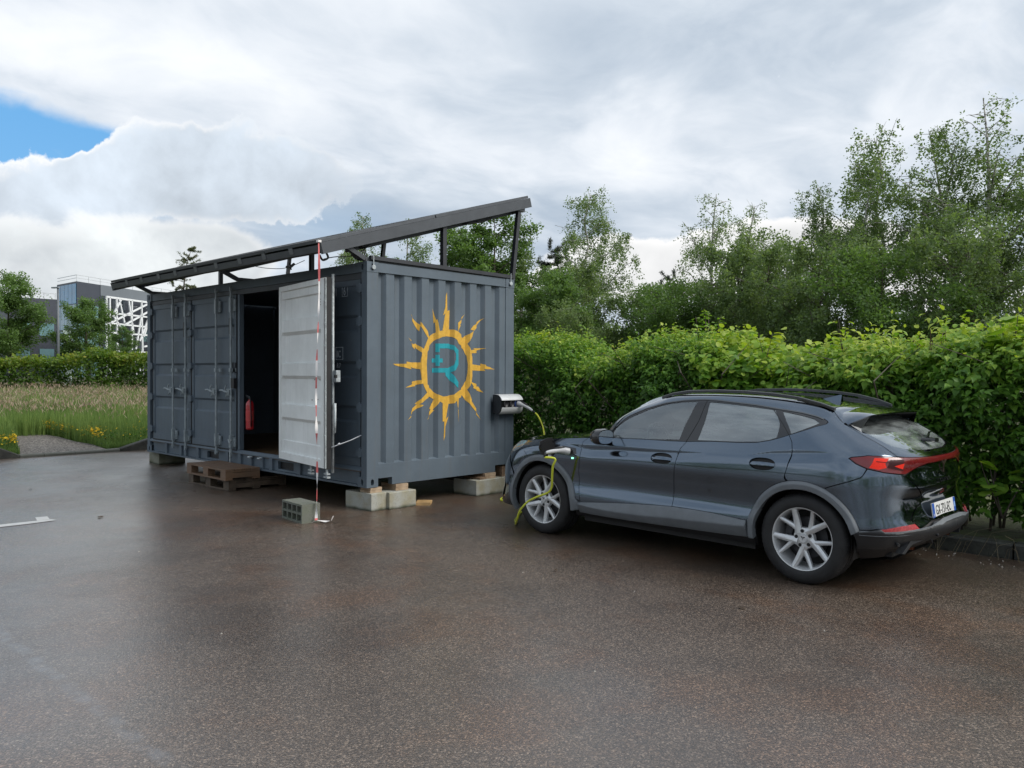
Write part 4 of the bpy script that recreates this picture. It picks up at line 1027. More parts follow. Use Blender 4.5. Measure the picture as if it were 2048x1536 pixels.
# ================================================================== CAR BODY SURFACE
# car frame: x to the rear from the front axle, y towards the left (near) side, z up
GL_ = np.array([
 # st0 nose centre            rows z from sill up to the deck line
 [(-.82,0,.20),(-.88,0,.29),(-.90,0,.42),(-.90,0,.54),(-.88,0,.64),(-.86,0,.71),(-.83,0,.77),(-.78,0,.815)],
 [(-.81,.30,.20),(-.87,.30,.29),(-.885,.30,.42),(-.885,.30,.54),(-.865,.30,.64),(-.845,.30,.71),(-.81,.30,.77),(-.76,.30,.82)],
 [(-.76,.56,.20),(-.80,.57,.29),(-.80,.57,.42),(-.80,.57,.54),(-.79,.56,.64),(-.765,.55,.71),(-.73,.55,.77),(-.68,.54,.825)],
 [(-.69,.74,.20),(-.685,.77,.30),(-.655,.77,.43),(-.66,.755,.55),(-.66,.74,.65),(-.625,.725,.72),(-.585,.71,.79),(-.54,.69,.845)],
 [(-.45,.83,.20),(-.45,.875,.30),(-.45,.885,.43),(-.45,.875,.55),(-.45,.868,.67),(-.44,.855,.765),(-.42,.83,.835),(-.38,.775,.90)],
 [(0,.84,.20),(0,.89,.29),(0,.905,.43),(0,.893,.56),(0,.900,.69),(0,.905,.80),(0,.893,.875),(.02,.835,.945)],
 [(.6,.83,.20),(.6,.88,.29),(.6,.900,.43),(.6,.880,.55),(.6,.894,.68),(.6,.912,.80),(.6,.893,.90),(.62,.850,.992)],
 [(1.2,.83,.20),(1.2,.88,.29),(1.2,.900,.44),(1.2,.874,.55),(1.2,.891,.68),(1.2,.913,.80),(1.2,.897,.91),(1.2,.856,1.008)],
 [(1.8,.83,.20),(1.8,.88,.29),(1.8,.902,.44),(1.8,.876,.55),(1.8,.894,.68),(1.8,.918,.80),(1.8,.902,.92),(1.8,.858,1.025)],
 [(2.3,.83,.20),(2.3,.88,.29),(2.3,.904,.44),(2.3,.886,.55),(2.3,.902,.68),(2.3,.922,.80),(2.3,.910,.92),(2.3,.868,1.03)],
 [(2.75,.83,.22),(2.75,.885,.31),(2.75,.908,.45),(2.75,.903,.56),(2.75,.913,.69),(2.75,.925,.80),(2.75,.915,.915),(2.75,.880,1.025)],
 [(3.02,.80,.235),(3.03,.868,.32),(3.04,.895,.46),(3.04,.893,.57),(3.03,.900,.70),(3.02,.905,.81),(3.01,.893,.915),(3.0,.855,1.02)],
 [(3.16,.73,.25),(3.20,.80,.335),(3.225,.822,.465),(3.215,.822,.575),(3.21,.82,.70),(3.21,.815,.81),(3.20,.805,.905),(3.17,.775,1.01)],
 [(3.23,.60,.26),(3.30,.67,.345),(3.335,.68,.47),(3.31,.68,.58),(3.30,.68,.69),(3.31,.68,.79),(3.295,.67,.90),(3.275,.655,1.0)],
 [(3.27,.42,.27),(3.37,.45,.35),(3.415,.46,.47),(3.355,.46,.57),(3.345,.46,.68),(3.375,.46,.78),(3.345,.45,.895),(3.335,.45,.99)],
 [(3.29,.22,.28),(3.40,.23,.355),(3.455,.23,.47),(3.375,.23,.56),(3.35,.23,.665),(3.40,.23,.775),(3.37,.23,.89),(3.365,.23,.985)],
 [(3.30,0,.28),(3.41,0,.36),(3.465,0,.47),(3.38,0,.56),(3.35,0,.66),(3.41,0,.77),(3.375,0,.89),(3.375,0,.985)],
], float)
GU_ = np.array([   # rows 7',8,9,10,11,12
 [(.33,0,.99),(.62,0,1.195),(.95,0,1.375),(1.16,0,1.425),(1.35,0,1.435),(1.5,0,1.440)],
 [(.36,.26,.99),(.64,.25,1.19),(.965,.235,1.37),(1.17,.22,1.42),(1.36,.13,1.434),(1.5,0,1.440)],
 [(.43,.48,.985),(.69,.455,1.185),(.99,.42,1.36),(1.19,.39,1.412),(1.37,.22,1.432),(1.5,0,1.440)],
 [(.54,.67,.98),(.755,.61,1.178),(1.03,.54,1.345),(1.21,.50,1.40),(1.39,.29,1.430),(1.52,0,1.440)],
 [(.62,.755,.985),(.80,.68,1.180),(1.07,.595,1.336),(1.26,.555,1.392),(1.43,.32,1.427),(1.55,0,1.440)],
 [(.70,.81,.99),(.855,.722,1.19),(1.115,.64,1.328),(1.31,.585,1.393),(1.47,.34,1.428),(1.58,0,1.440)],
 [(.82,.85,.997),(.94,.752,1.195),(1.18,.672,1.330),(1.37,.60,1.400),(1.52,.35,1.430),(1.62,0,1.441)],
 [(1.2,.856,1.008),(1.24,.775,1.19),(1.35,.694,1.345),(1.48,.605,1.412),(1.6,.35,1.432),(1.7,0,1.440)],
 [(1.8,.858,1.025),(1.8,.782,1.195),(1.78,.700,1.365),(1.78,.605,1.420),(1.82,.35,1.430),(1.86,0,1.434)],
 [(2.3,.868,1.03),(2.27,.795,1.185),(2.2,.702,1.335),(2.14,.603,1.412),(2.14,.35,1.414),(2.14,0,1.415)],
 [(2.75,.880,1.025),(2.68,.805,1.17),(2.55,.700,1.300),(2.46,.598,1.385),(2.44,.35,1.388),(2.43,0,1.390)],
 [(3.0,.855,1.02),(2.91,.765,1.15),(2.78,.675,1.262),(2.70,.585,1.345),(2.66,.35,1.356),(2.65,0,1.362)],
 [(3.165,.775,1.01),(3.035,.695,1.135),(2.885,.615,1.235),(2.79,.545,1.312),(2.76,.33,1.338),(2.75,0,1.346)],
 [(3.27,.655,1.0),(3.105,.59,1.125),(2.93,.53,1.225),(2.82,.47,1.300),(2.80,.29,1.328),(2.79,0,1.338)],
 [(3.335,.45,.99),(3.145,.41,1.118),(2.955,.37,1.222),(2.835,.33,1.297),(2.815,.2,1.325),(2.81,0,1.334)],
 [(3.37,.23,.985),(3.17,.21,1.115),(2.97,.19,1.222),(2.845,.17,1.297),(2.82,.1,1.323),(2.815,0,1.331)],
 [(3.38,0,.985),(3.175,0,1.115),(2.975,0,1.222),(2.85,0,1.297),(2.825,0,1.322),(2.82,0,1.330)],
], float)
MY = np.array([1, -1, 1.])
def pad_u(G): return np.concatenate([(G[1]*MY)[None], G, (G[-2]*MY)[None]], 0)
# phantom rows
_n8 = GU_[:, 1].copy(); _p6 = GL_[:, 6].copy()
for i in range(7):
    k = 0 if i < 6 else .5
    _n8[i] = k*GU_[i, 1]+(1-k)*(2*GL_[i, 7]-GL_[i, 6]); _p6[i] = k*GL_[i, 6]+(1-k)*(2*GU_[i, 0]-GU_[i, 1])
GLP = pad_u(np.concatenate([(2*GL_[:, 0]-GL_[:, 1])[:, None], GL_, _n8[:, None]], 1))
GUP = pad_u(np.concatenate([_p6[:, None], GU_, (GU_[:, 4]*MY)[:, None]], 1))
def _cr(t):
    t = t[:, None] if t.ndim == 1 else t
    return np.concatenate([-.5*t+t*t-.5*t**3, 1-2.5*t*t+1.5*t**3, .5*t+2*t*t-1.5*t**3, -.5*t*t+.5*t**3], 1)
def _ev(G, u, v):
    i = np.clip(np.floor(u).astype(int), 0, G.shape[0]-4); j = np.clip(np.floor(v).astype(int), 0, G.shape[1]-4)
    wu = _cr(u-i); wv = _cr(v-j); out = np.zeros((len(u), 3))
    for a in range(4):
        for b in range(4): out += (wu[:, a]*wv[:, b])[:, None]*G[i+a, j+b]
    return out
def SRF(u, v, up=None):
    "body surface; v 0..7 lower body, 7..12 greenhouse and roof. up forces the sheet at v = 7"
    u = np.asarray(u, float); v = np.asarray(v, float)
    sel = (v > 7) if up is None else np.full(len(v), up)
    out = np.where(sel[:, None], _ev(GUP, u, np.maximum(v-7, 0)), _ev(GLP, u, np.clip(v, 0, 7)))
    # sculpted flanks: soft concave between the wheels, raised shoulder line
    x, z = out[:, 0], out[:, 2]; side = np.clip((out[:, 1]-.6)/.2, 0, 1)*(v <= 7)
    def ss(t): t = np.clip(t, 0, 1); return t*t*(3-2*t)
    # a crisp crease from the wing over the front door, another above the rear handle: undercut below each
    d = 0
    for zx, zv, wx, wv in (((.2, .62, .99, 1.34, 1.85), (.925, .938, .947, .945, .944), (.25, .5, .62, 1.19, 1.6, 1.86), (0, .05, .062, .045, .024, 0)),
                           ((2.25, 2.41, 2.6, 2.87, 3.1), (.957, 1.000, 1.024, 1.036, 1.036), (2.25, 2.42, 2.6, 2.86, 3.08), (0, .026, .036, .025, 0))):
        w = np.interp(x, wx, wv, left=0, right=0); t = np.interp(x, zx, zv)-z; wz = np.maximum(w, 1e-4)
        d = d+.32*w*ss(t/wz)*(1-ss((t-wz)/.075))*(t > 0)
    out[:, 1] -= side*d
    return out
def SRFN(u, v, up=None):
    e = 2e-3; u = np.asarray(u, float); v = np.asarray(v, float); 
    s = np.full(len(u), 0.) ; lo = np.where(v > 7, np.maximum(v-e, 7+1e-6), v-e); hi = np.where(v > 7, v+e, np.minimum(v+e, 7))
    if up: lo = np.maximum(v-e, 7+1e-6); hi = v+e
    a = SRF(u+e, v, up)-SRF(u-e, v, up); b = SRF(u, hi, up)-SRF(u, lo, up); n = np.cross(b, a); l = np.linalg.norm(n, axis=1)[:, None]
    return n/np.maximum(l, 1e-12), np.linalg.norm(a, axis=1)/(2*e), np.linalg.norm(b, axis=1)/np.maximum(hi-lo, 1e-9)
CO = {'fdoor':[(6.009,7),(5.904,7),(5.848,6.618),(5.843,5.79),(5.842,5.011),(5.801,3.971),(5.795,2.795),(5.835,1.691),(5.847,1.66),(6.256,1.808),(6.687,1.935),(7.129,2.057),(7.515,2.162),(7.531,2.172),(7.535,3.08),(7.555,4.067),(7.581,4.886),(7.614,5.714),(7.654,6.51),(7.725,7),(7.437,7),(7.061,7.041),(6.6,7.042),(5.696,7.049)],
'rdoor':[(7.725,7),(7.654,6.51),(7.614,5.714),(7.581,4.886),(7.555,4.067),(7.535,3.08),(7.531,2.172),(7.865,2.17),(8.207,2.128),(8.527,2.048),(8.833,1.966),(8.871,2.049),(8.896,2.432),(8.931,2.831),(8.974,3.164),(9.025,3.449),(9.084,3.708),(9.149,3.949),(9.221,4.178),(9.298,4.385),(9.38,4.566),(9.467,4.715),(9.559,4.829),(9.522,5.05),(9.534,5.257),(9.561,5.638),(9.59,6.278),(9.606,6.813),(9.608,7.334),(9.567,7.671),(9.375,7.478),(9.193,7.314),(8.966,7.168),(8.614,7.098),(8.149,7.074)],
'fender':[(3.35,7),(3.6,7),(3.85,7),(4.1,7),(4.35,7),(4.6,7),(4.85,7),(5.1,7),(5.35,7),(5.6,7),(5.85,7),(6.009,7),(5.904,7),(5.848,6.618),(5.843,5.79),(5.842,5.011),(5.801,3.971),(5.795,2.795),(5.835,1.691),(5.745,1.84),(5.729,2.235),(5.702,2.647),(5.667,3.031),(5.622,3.369),(5.57,3.675),(5.509,3.958),(5.442,4.215),(5.368,4.437),(5.288,4.623),(5.202,4.769),(5.111,4.872),(5.013,4.923),(4.911,4.919),(4.809,4.855),(4.707,4.735),(4.607,4.564),(4.511,4.346),(4.418,4.086),(4.331,3.793),(4.248,3.482),(4.174,3.143)],
'fbumper':[(0,0.3),(1,0.3),(2,0.3),(3,0.3),(3.45,0.3),(4.068,0.067),(4.031,0.585),(4.011,1.061),(4.006,1.46),(4.02,1.841),(4.051,2.243),(4.096,2.649),(4.154,3.034),(3.42,6.98),(3,6.98),(2,6.98),(1,6.98),(0,6.98)],
'bodyside':[(5.62,7.02),(5.05,7.02),(4.75,7.6),(4.7,8.2),(4.72,8.9),(4.8,9.5),(5.2,10.05),(6,10.05),(7,10.05),(8,10.05),(9,10.05),(10,10.05),(11,10.05),(11.721,10.591),(11.929,9.742),(11.692,9.173),(11.746,8.755),(12.029,8.392),(12.299,8.042),(12.612,7.778),(12.843,7.5),(13.044,7.085),(12.12,7),(11.125,6.772),(11.058,6.669),(11.277,6.364),(11.641,6.085),(11.641,6.072),(11.49,5.581),(11.409,5.407),(11.086,5.124),(10.803,4.925),(10.903,5.025),(10.331,4.545),(10.229,4.674),(10.13,4.778),(10.035,4.857),(9.945,4.91),(9.86,4.938),(9.778,4.943),(9.701,4.925),(9.627,4.886),(9.534,5.257),(9.561,5.638),(9.59,6.278),(9.606,6.813),(9.608,7.334),(9.567,7.671),(10.838,8.644),(10.692,8.505),(10.221,8.218),(9.846,7.917),(9.579,7.659),(10.864,8.753),(10.798,8.855),(10.628,8.961),(10.113,9.045),(10.346,8.993),(9.492,9.05),(8.992,9.119),(8.427,9.087),(7.838,9.156),(7.398,9.142),(6.917,8.962),(6.293,8.6),(5.945,8.056),(4.134,7.566)],
'trim':[(4.134,7.566),(5.945,8.056),(6.293,8.6),(6.917,8.962),(7.398,9.142),(7.838,9.156),(8.427,9.087),(8.992,9.119),(9.492,9.05),(10.346,8.993),(10.113,9.045),(10.628,8.961),(10.798,8.855),(10.864,8.753),(10.838,8.644),(10.692,8.505),(10.221,8.218),(9.846,7.917),(9.579,7.659),(9.375,7.478),(9.193,7.314),(8.966,7.168),(8.614,7.098),(8.149,7.074),(7.717,7),(7.437,7),(7.061,7.041),(6.6,7.042),(5.696,7.049)],
'fglass':[(6.019,7.059),(6.661,7.073),(7.181,7.081),(7.607,7.108),(7.636,7.936),(7.716,8.959),(7.375,8.96),(6.996,8.842),(6.484,8.479),(6.117,7.932),(4.888,7.504)],
'rglass':[(7.893,7.12),(7.977,8.925),(8.704,8.932),(9.418,8.924),(9.424,8.214),(9.329,7.498),(9.192,7.36),(9.01,7.236),(8.611,7.155)],
'rdark':[(9.425,8.152),(9.479,7.642),(9.339,7.509)],
'qglass':[(9.597,8.891),(10.057,8.817),(10.403,8.73),(10.498,8.531),(9.958,8.083),(9.608,7.74),(9.584,8.348)],
'taillight':[(11.067,6.692),(11.125,6.764),(12.12,7),(12.904,7.05),(13.694,7.09),(15.461,7.089),(14.6,6.93),(15.4,6.92),(16,6.92),(16,6.4),(15,6.36),(14.868,6.8),(14.317,6.747),(13.94,6.366),(13.582,5.926),(13.289,5.768),(12.271,5.897),(11.641,6.085),(11.277,6.364)],
'lampbright':[(11.918,6.827),(12.561,6.869),(12.324,6.518),(12.377,6.233),(12.018,6.076),(11.694,6.162)],
'lampdark':[(12.564,6.768),(13.27,6.838),(13.202,5.998),(12.408,6.234)],
'lamptri':[(12.758,6.353),(13.248,6.564),(13.191,6.132)],
'gateside':[(11.721,10.591)],
'gatetop':[(11.746,8.755),(12.029,8.392),(12.299,8.042),(12.612,7.778),(12.843,7.5),(13.044,7.085),(13.2,6.99),(14,6.99),(15,6.99),(16,6.99),(16,9.9),(15,9.9),(14,9.9),(13,9.9),(12.3,9.9)],
'rearglass':[(12.342,8.942),(12.577,8.438),(13.257,7.699),(13.435,7.615),(14.528,7.549),(14.6,7.38),(16,7.34),(16,9.8),(14.5,9.8),(13.1,9.75)],
'gatelow':[(13.281,5.709),(13.982,4.717),(14.6,3.887),(14.02,3.466),(13.508,2.729),(13.748,2.028),(14.6,2.5),(16,2.5),(16,6.38),(15,6.33),(14.311,6.708),(13.944,6.339),(13.578,5.905)],
'rbumper':[(10.903,5.025),(10.803,4.925),(11.086,5.124),(11.409,5.407),(11.49,5.581),(11.641,6.072),(12.271,5.897),(13.289,5.768),(13.284,5.729),(13.982,4.717),(14.6,3.887),(14.02,3.466),(13.508,2.729),(13.503,2.439),(12.75,2.347),(12.034,2.237),(11.283,2.04),(11.274,2.184),(11.207,2.538),(11.131,2.879),(11.046,3.168),(10.954,3.417),(10.854,3.646),(10.745,3.865),(10.627,4.08),(10.505,4.287),(10.38,4.478)],
'reflector':[(12.033,2.217),(12.748,2.335),(13.488,2.4),(13.65,2.066),(12.728,1.993),(12.178,2.035)],
'farch':[(5.745,1.84),(5.732,2.177),(5.711,2.533),(5.683,2.876),(5.648,3.185),(5.607,3.465),(5.56,3.723),(5.508,3.964),(5.45,4.187),(5.388,4.383),(5.321,4.554),(5.249,4.696),(5.173,4.808),(5.093,4.885),(5.008,4.924),(4.92,4.922),(4.832,4.875),(4.745,4.786),(4.658,4.658),(4.573,4.493),(4.491,4.295),(4.412,4.067),(4.337,3.815),(4.265,3.55),(4.199,3.265),(4.14,2.952),(4.09,2.606),(4.051,2.246),(4.023,1.889),(4.008,1.551),(4.007,1.207),(4.019,0.818),(4.045,0.366),(4.082,0),(4.228,0.128),(4.199,0.538),(4.179,0.925),(4.171,1.256),(4.175,1.555),(4.188,1.85),(4.212,2.157),(4.244,2.469),(4.284,2.769),(4.333,3.046),(4.388,3.293),(4.45,3.515),(4.515,3.715),(4.585,3.894),(4.657,4.051),(4.731,4.179),(4.807,4.274),(4.884,4.335),(4.961,4.363),(5.037,4.357),(5.111,4.32),(5.181,4.251),(5.247,4.152),(5.309,4.024),(5.367,3.869),(5.421,3.693),(5.47,3.497),(5.514,3.28),(5.553,3.038),(5.585,2.766),(5.612,2.47),(5.633,2.164),(5.647,1.868),(5.655,1.595),(5.656,1.32),(5.65,1.012),(5.788,1.085),(5.796,1.617)],
'rarch':[(8.874,2.111),(8.899,2.464),(8.93,2.824),(8.969,3.129),(9.014,3.391),(9.065,3.63),(9.122,3.853),(9.184,4.065),(9.251,4.263),(9.322,4.442),(9.397,4.599),(9.477,4.729),(9.56,4.83),(9.648,4.899),(9.74,4.937),(9.837,4.941),(9.94,4.912),(10.05,4.846),(10.167,4.742),(10.29,4.6),(10.415,4.426),(10.541,4.227),(10.664,4.014),(10.78,3.796),(10.888,3.572),(10.986,3.335),(11.076,3.071),(11.16,2.759),(11.233,2.402),(11.299,2.054),(11.054,1.838),(11.004,2.104),(10.946,2.406),(10.879,2.713),(10.806,2.986),(10.726,3.215),(10.639,3.417),(10.546,3.599),(10.447,3.766),(10.346,3.92),(10.243,4.06),(10.142,4.182),(10.043,4.279),(9.948,4.347),(9.858,4.386),(9.772,4.394),(9.69,4.374),(9.612,4.325),(9.537,4.25),(9.466,4.15),(9.399,4.029),(9.336,3.89),(9.276,3.735),(9.221,3.564),(9.171,3.376),(9.125,3.167),(9.085,2.926),(9.051,2.638),(9.022,2.325),(9,2.034),(8.984,1.79),(8.975,1.57),(8.973,1.351),(8.977,1.114),(8.863,1.087),(8.853,2.004)],
'sill':[(5.807,1.665),(5.847,1.66),(6.256,1.808),(6.687,1.935),(7.129,2.057),(7.515,2.162),(7.865,2.17),(8.207,2.128),(8.527,2.048),(8.833,1.966),(8.844,1.93),(8.849,1.049),(8.186,0.96),(7.49,0.913),(6.667,0.865),(5.804,0.863)],
'rlow':[(11.283,2.032),(12.033,2.229),(12.178,2.027),(12.729,1.985),(13.65,2.058),(14.172,2.094),(14.6,2.4),(15.3,2.38),(16,2.38),(16,0.9),(15,0.8),(14.7,1.1),(14.45,1.15),(14.1,0.75),(13.7,0.12),(13,0.1),(12,0.1),(11.4,0.12),(11.205,0.773),(11.226,1.333),(11.2,1.529),(11.167,1.72),(11.129,1.92)],
'headlight':[(3.899,5.458),(3.443,7),(3.694,7),(4.091,7),(4.307,6.813),(4.338,5.947),(4.07,5.278)],
'flap':[(5.467,6.125),(5.733,5.892),(5.774,5.33),(5.757,4.698),(5.665,4.043),(5.582,4.297),(5.515,4.789),(5.423,5.232)],
'socket':[(5.493,6.018),(5.729,5.858),(5.76,5.386),(5.645,5.147),(5.461,5.533)],
'led':[(5.681,4.959),(5.722,4.98),(5.721,4.852),(5.68,4.83)],
'gap1':[(4.326,6.137),(4.489,5.265),(4.601,4.781)],
'hf':[(7.356,5.569)],
'hr':[(9.129,5.807)],
'cap':[(5.577,5.508)],
'mir':[(6.208,7)]}
CO['taillight']=[(11.059,6.687),(11.12,6.761),(11.7,6.95),(12.3,6.97),(13,6.97),(14,6.97),(15,6.97),(16,6.97),(16,6.55),(15,6.5),(14.6,6.48),(14.0,6.2),(13.582,5.926),(13.289,5.768),(12.271,5.897),(11.644,6.087),(11.284,6.368)]
CO['bodyside']=[(5.62,7.02),(5.05,7.02),(4.75,7.6),(4.7,8.2),(4.72,8.9),(4.8,9.5),(5.2,10.05),(6,10.05),(7,10.05),(8,10.05),(9,10.05),(10,10.05),(11,10.05),(11.66,10.05),(11.72,9.6),(11.692,9.173),(11.746,8.755),(12.029,8.392),(12.299,8.042),(12.612,7.778),(12.843,7.5),(13.06,7.01),(12.3,6.99),(11.7,6.97),(11.12,6.78),(11.045,6.69),(11.27,6.36),(11.62,6.08),(11.49,5.581),(11.409,5.407),(11.086,5.124),(10.803,4.925),(10.5,4.71),(10.34,4.56),(10.229,4.674),(10.13,4.778),(10.035,4.857),(9.945,4.91),(9.86,4.938),(9.778,4.943),(9.701,4.925),(9.59,4.85),(9.545,5.05),(9.534,5.257),(9.561,5.638),(9.604,6.293),(9.607,6.814),(9.608,7.334),(9.567,7.671),(9.846,7.917),(10.221,8.218),(10.692,8.505),(10.838,8.644),(10.864,8.753),(10.798,8.855),(10.628,8.961),(10.113,9.045),(9.492,9.05),(8.992,9.119),(8.427,9.1),(7.838,9.15),(7.398,9.13),(6.917,8.962),(6.293,8.6),(5.945,8.056),(5.74,7.5),(5.69,7.06)]
CO['trim']=[(5.70,7.05),(5.75,7.5),(5.955,8.05),(6.293,8.595),(6.917,8.957),(7.398,9.125),(7.838,9.145),(8.427,9.095),(8.992,9.114),(9.492,9.045),(10.113,9.04),(10.628,8.955),(10.79,8.85),(10.855,8.753),(10.83,8.65),(10.692,8.51),(10.221,8.223),(9.846,7.922),(9.567,7.676),(9.375,7.483),(9.193,7.319),(8.966,7.173),(8.614,7.103),(8.149,7.079),(7.722,7.01),(7.436,7.01),(7.061,7.046),(6.6,7.047),(6.2,7.05)]
CO['rearglass']=[(12.342,8.942),(12.577,8.438),(13.257,7.699),(13.5,7.55),(14.0,7.42),(14.6,7.38),(15.3,7.35),(16,7.34),(16,9.8),(14.5,9.8),(13.1,9.75),(12.6,9.5)]
CO['gatetop']=[(11.735,9.6),(11.71,9.173),(11.764,8.755),(12.045,8.392),(12.312,8.042),(12.625,7.778),(12.856,7.5),(13.07,7.03),(13.5,6.99),(14,6.99),(15,6.99),(16,6.99),(16,11.99),(14,11.99),(12.6,11.99),(11.75,11.99),(11.74,10.8)]
CO['gatelow']=[(13.30,5.709),(13.995,4.717),(14.6,3.887),(14.04,3.466),(13.525,2.729),(13.76,2.07),(14.6,2.5),(15.3,2.5),(16,2.5),(16,6.53),(15,6.48),(14.6,6.46),(14.0,6.18),(13.60,5.91)]
CO['rbumper']=[(10.36,4.55),(10.5,4.69),(10.803,4.905),(11.086,5.104),(11.409,5.39),(11.49,5.565),(11.644,6.065),(12.271,5.88),(13.28,5.75),(13.284,5.729),(13.982,4.70),(14.58,3.887),(14.0,3.466),(13.49,2.729),(13.73,2.03),(13.503,2.10),(12.75,2.06),(12.2,2.1),(11.9,2.235),(11.283,2.04),(11.274,2.184),(11.207,2.538),(11.131,2.879),(11.046,3.168),(10.954,3.417),(10.854,3.646),(10.745,3.865),(10.627,4.08),(10.505,4.287),(10.38,4.478)]
CO['fbumper']=[(0,.3),(1,.3),(2,.3),(3,.3),(3.45,.3),(4.03,.3),(4.031,.585),(4.011,1.061),(4.006,1.46),(4.02,1.841),(4.051,2.243),(4.096,2.649),(4.15,3.0),(3.34,6.98),(3,6.98),(2,6.98),(1,6.98),(0,6.98)]
CO['windshield']=[(0,7.10),(1,7.10),(2,7.10),(3,7.1),(4,7.1),(4.6,7.12),(4.60,8),(4.63,9),(4.66,9.70),(3,9.72),(0,9.72)]
CO['roof']=[(0,9.75),(3,9.75),(4.7,9.73),(4.80,9.6),(5.2,10.08),(6,10.08),(8,10.08),(10,10.08),(11.66,10.08),(11.71,10.8),(11.72,11.99),(8,11.99),(4,11.99),(0,11.99)]
# ------------------------------------------------------------------ materials
def m_carpaint():
    m = bpy.data.materials.new('blue_grey_paint'); m.use_nodes = True; t = NT(m.node_tree); b = t.n['Principled BSDF']
    P = t.new('ShaderNodeTexCoord').outputs['Object']
    fl = t.new('ShaderNodeTexVoronoi', inp={'Vector': P}); fl.inputs['Scale'].default_value = 900.
    sc = t.new('ShaderNodeSeparateColor', inp={0: fl.outputs['Color']})
    t.l.new(t.mix(sc.outputs[0], (.070, .094, .126), (.125, .165, .215)), b.inputs['Base Color'])
    b.inputs['Metallic'].default_value = 1.; b.inputs['Roughness'].default_value = .11
    b.inputs['Coat Weight'].default_value = 1.; b.inputs['Coat Roughness'].default_value = .025; b.inputs['Coat IOR'].default_value = 1.55
    dr = t.new('ShaderNodeTexVoronoi', inp={'Vector': P}); dr.inputs['Scale'].default_value = 150.; dr.inputs['Randomness'].default_value = 1.
    drop = t.math('SUBTRACT', 1.0, t.smooth(dr.outputs['Distance'], .05, .30))
    sd = t.new('ShaderNodeSeparateColor', inp={0: dr.outputs['Color']})
    drop = t.math('MULTIPLY', drop, t.math('GREATER_THAN', sd.outputs[1], .74))
    geo = t.new('ShaderNodeNewGeometry'); nz = t.new('ShaderNodeSeparateXYZ', inp={0: geo.outputs['Normal']}).outputs[2]
    drop = t.math('MULTIPLY', drop, t.smooth(nz, .15, .7))
    bm = t.new('ShaderNodeBump', inp={'Height': drop}); bm.inputs['Strength'].default_value = .5; bm.inputs['Distance'].default_value = .003
    t.l.new(bm.outputs[0], b.inputs['Coat Normal']); return m
PAINT = m_carpaint()
PLAS = mat('grey_cladding', (.15, .165, .18), .38, var=.08, vscale=9, bump=.12, bscale=240, spec=.4)
PLASD = mat('dark_cladding_plastic', (.018, .020, .023), .45, var=.1, vscale=9, bump=.12, bscale=240)
GLB = mat('piano_black', (.010, .010, .012), .18, coat=.6, var=.1)
SEAM = mat('dark_seam', (.006, .006, .007), .6, var=.1)
TRIMG = mat('satin_trim', (.10, .11, .12), .35, metal=.4, var=.05)
TYRE = mat('tyre_rubber', (.016, .016, .017), .68, var=.3, vscale=12, bump=.25, bscale=120)
RIM = mat('rim_silver', (.62, .63, .64), .34, metal=.45, var=.06, vscale=20, coat=.3)
RIMD = mat('brake_dark', (.05, .05, .055), .5, metal=.5, var=.3)
LRED = mat('lamp_red', (.13, .008, .010), .2, coat=.5, var=.12, vscale=30)
LREDB = mat('lamp_bright_red', (.60, .022, .010), .6, coat=0., var=.12, vscale=60, emit=.12, spec=.2)  # lens highlight put into a brighter red with a faint glow
LREDD = mat('lamp_dark', (.04, .005, .007), .5, spec=.2)
REFL = mat('reflector_red', (.36, .03, .035), .25, coat=.8, var=.3, vscale=60)
def m_carglass(name, tr, fac=.16, rough=.0, fog=0.):
    m = bpy.data.materials.new(name); m.use_nodes = True; t = NT(m.node_tree); t.n.remove(t.n['Principled BSDF'])
    a = t.new('ShaderNodeBsdfTransparent'); a.inputs[0].default_value = (*tr, 1); g = t.new('ShaderNodeBsdfGlossy'); g.inputs['Roughness'].default_value = rough; g.inputs[0].default_value = (.92, .97, 1, 1)
    lw = t.new('ShaderNodeFresnel'); lw.inputs[0].default_value = 1.5
    f = t.math('ADD', t.math('MULTIPLY', lw.outputs[0], 1.5), fac, clamp=True)
    mx = t.new('ShaderNodeMixShader'); t.l.new(f, mx.inputs[0]); t.l.new(a.outputs[0], mx.inputs[1]); t.l.new(g.outputs[0], mx.inputs[2]); out = mx.outputs[0]
    if fog:
        P = t.new('ShaderNodeTexCoord').outputs['Object']; mp = t.new('ShaderNodeMapping', inp={0: P}); mp.inputs['Scale'].default_value = (1, 1, 7)
        n = t.noise(mp.outputs[0], 2.5, 5, .6).outputs['Fac']; df = t.new('ShaderNodeBsdfDiffuse'); df.inputs[0].default_value = (.62, .68, .68, 1)
        m2 = t.new('ShaderNodeMixShader'); t.l.new(t.math('MULTIPLY', t.smooth(n, .25, .75), fog*2), m2.inputs[0]); t.l.new(out, m2.inputs[1]); t.l.new(df.outputs[0], m2.inputs[2]); out = m2.outputs[0]
    t.l.new(out, t.n['Material Output'].inputs[0]); return m
GLF = m_carglass('window_glass', (.88, .97, .93), .12, fog=.05); GLR = m_carglass('tinted_glass', (.20, .22, .22), .17, .03, fog=.14); GLW = m_carglass('windscreen_glass', (.6, .66, .64), .06)

# ------------------------------------------------------------------ panel builder
CARM = Matrix.Translation((1.347, -2.287, -.0087)) @ Matrix.Rotation(-1.597, 4, 'Z') @ Matrix.Diagonal((1, -1, 1, 1))
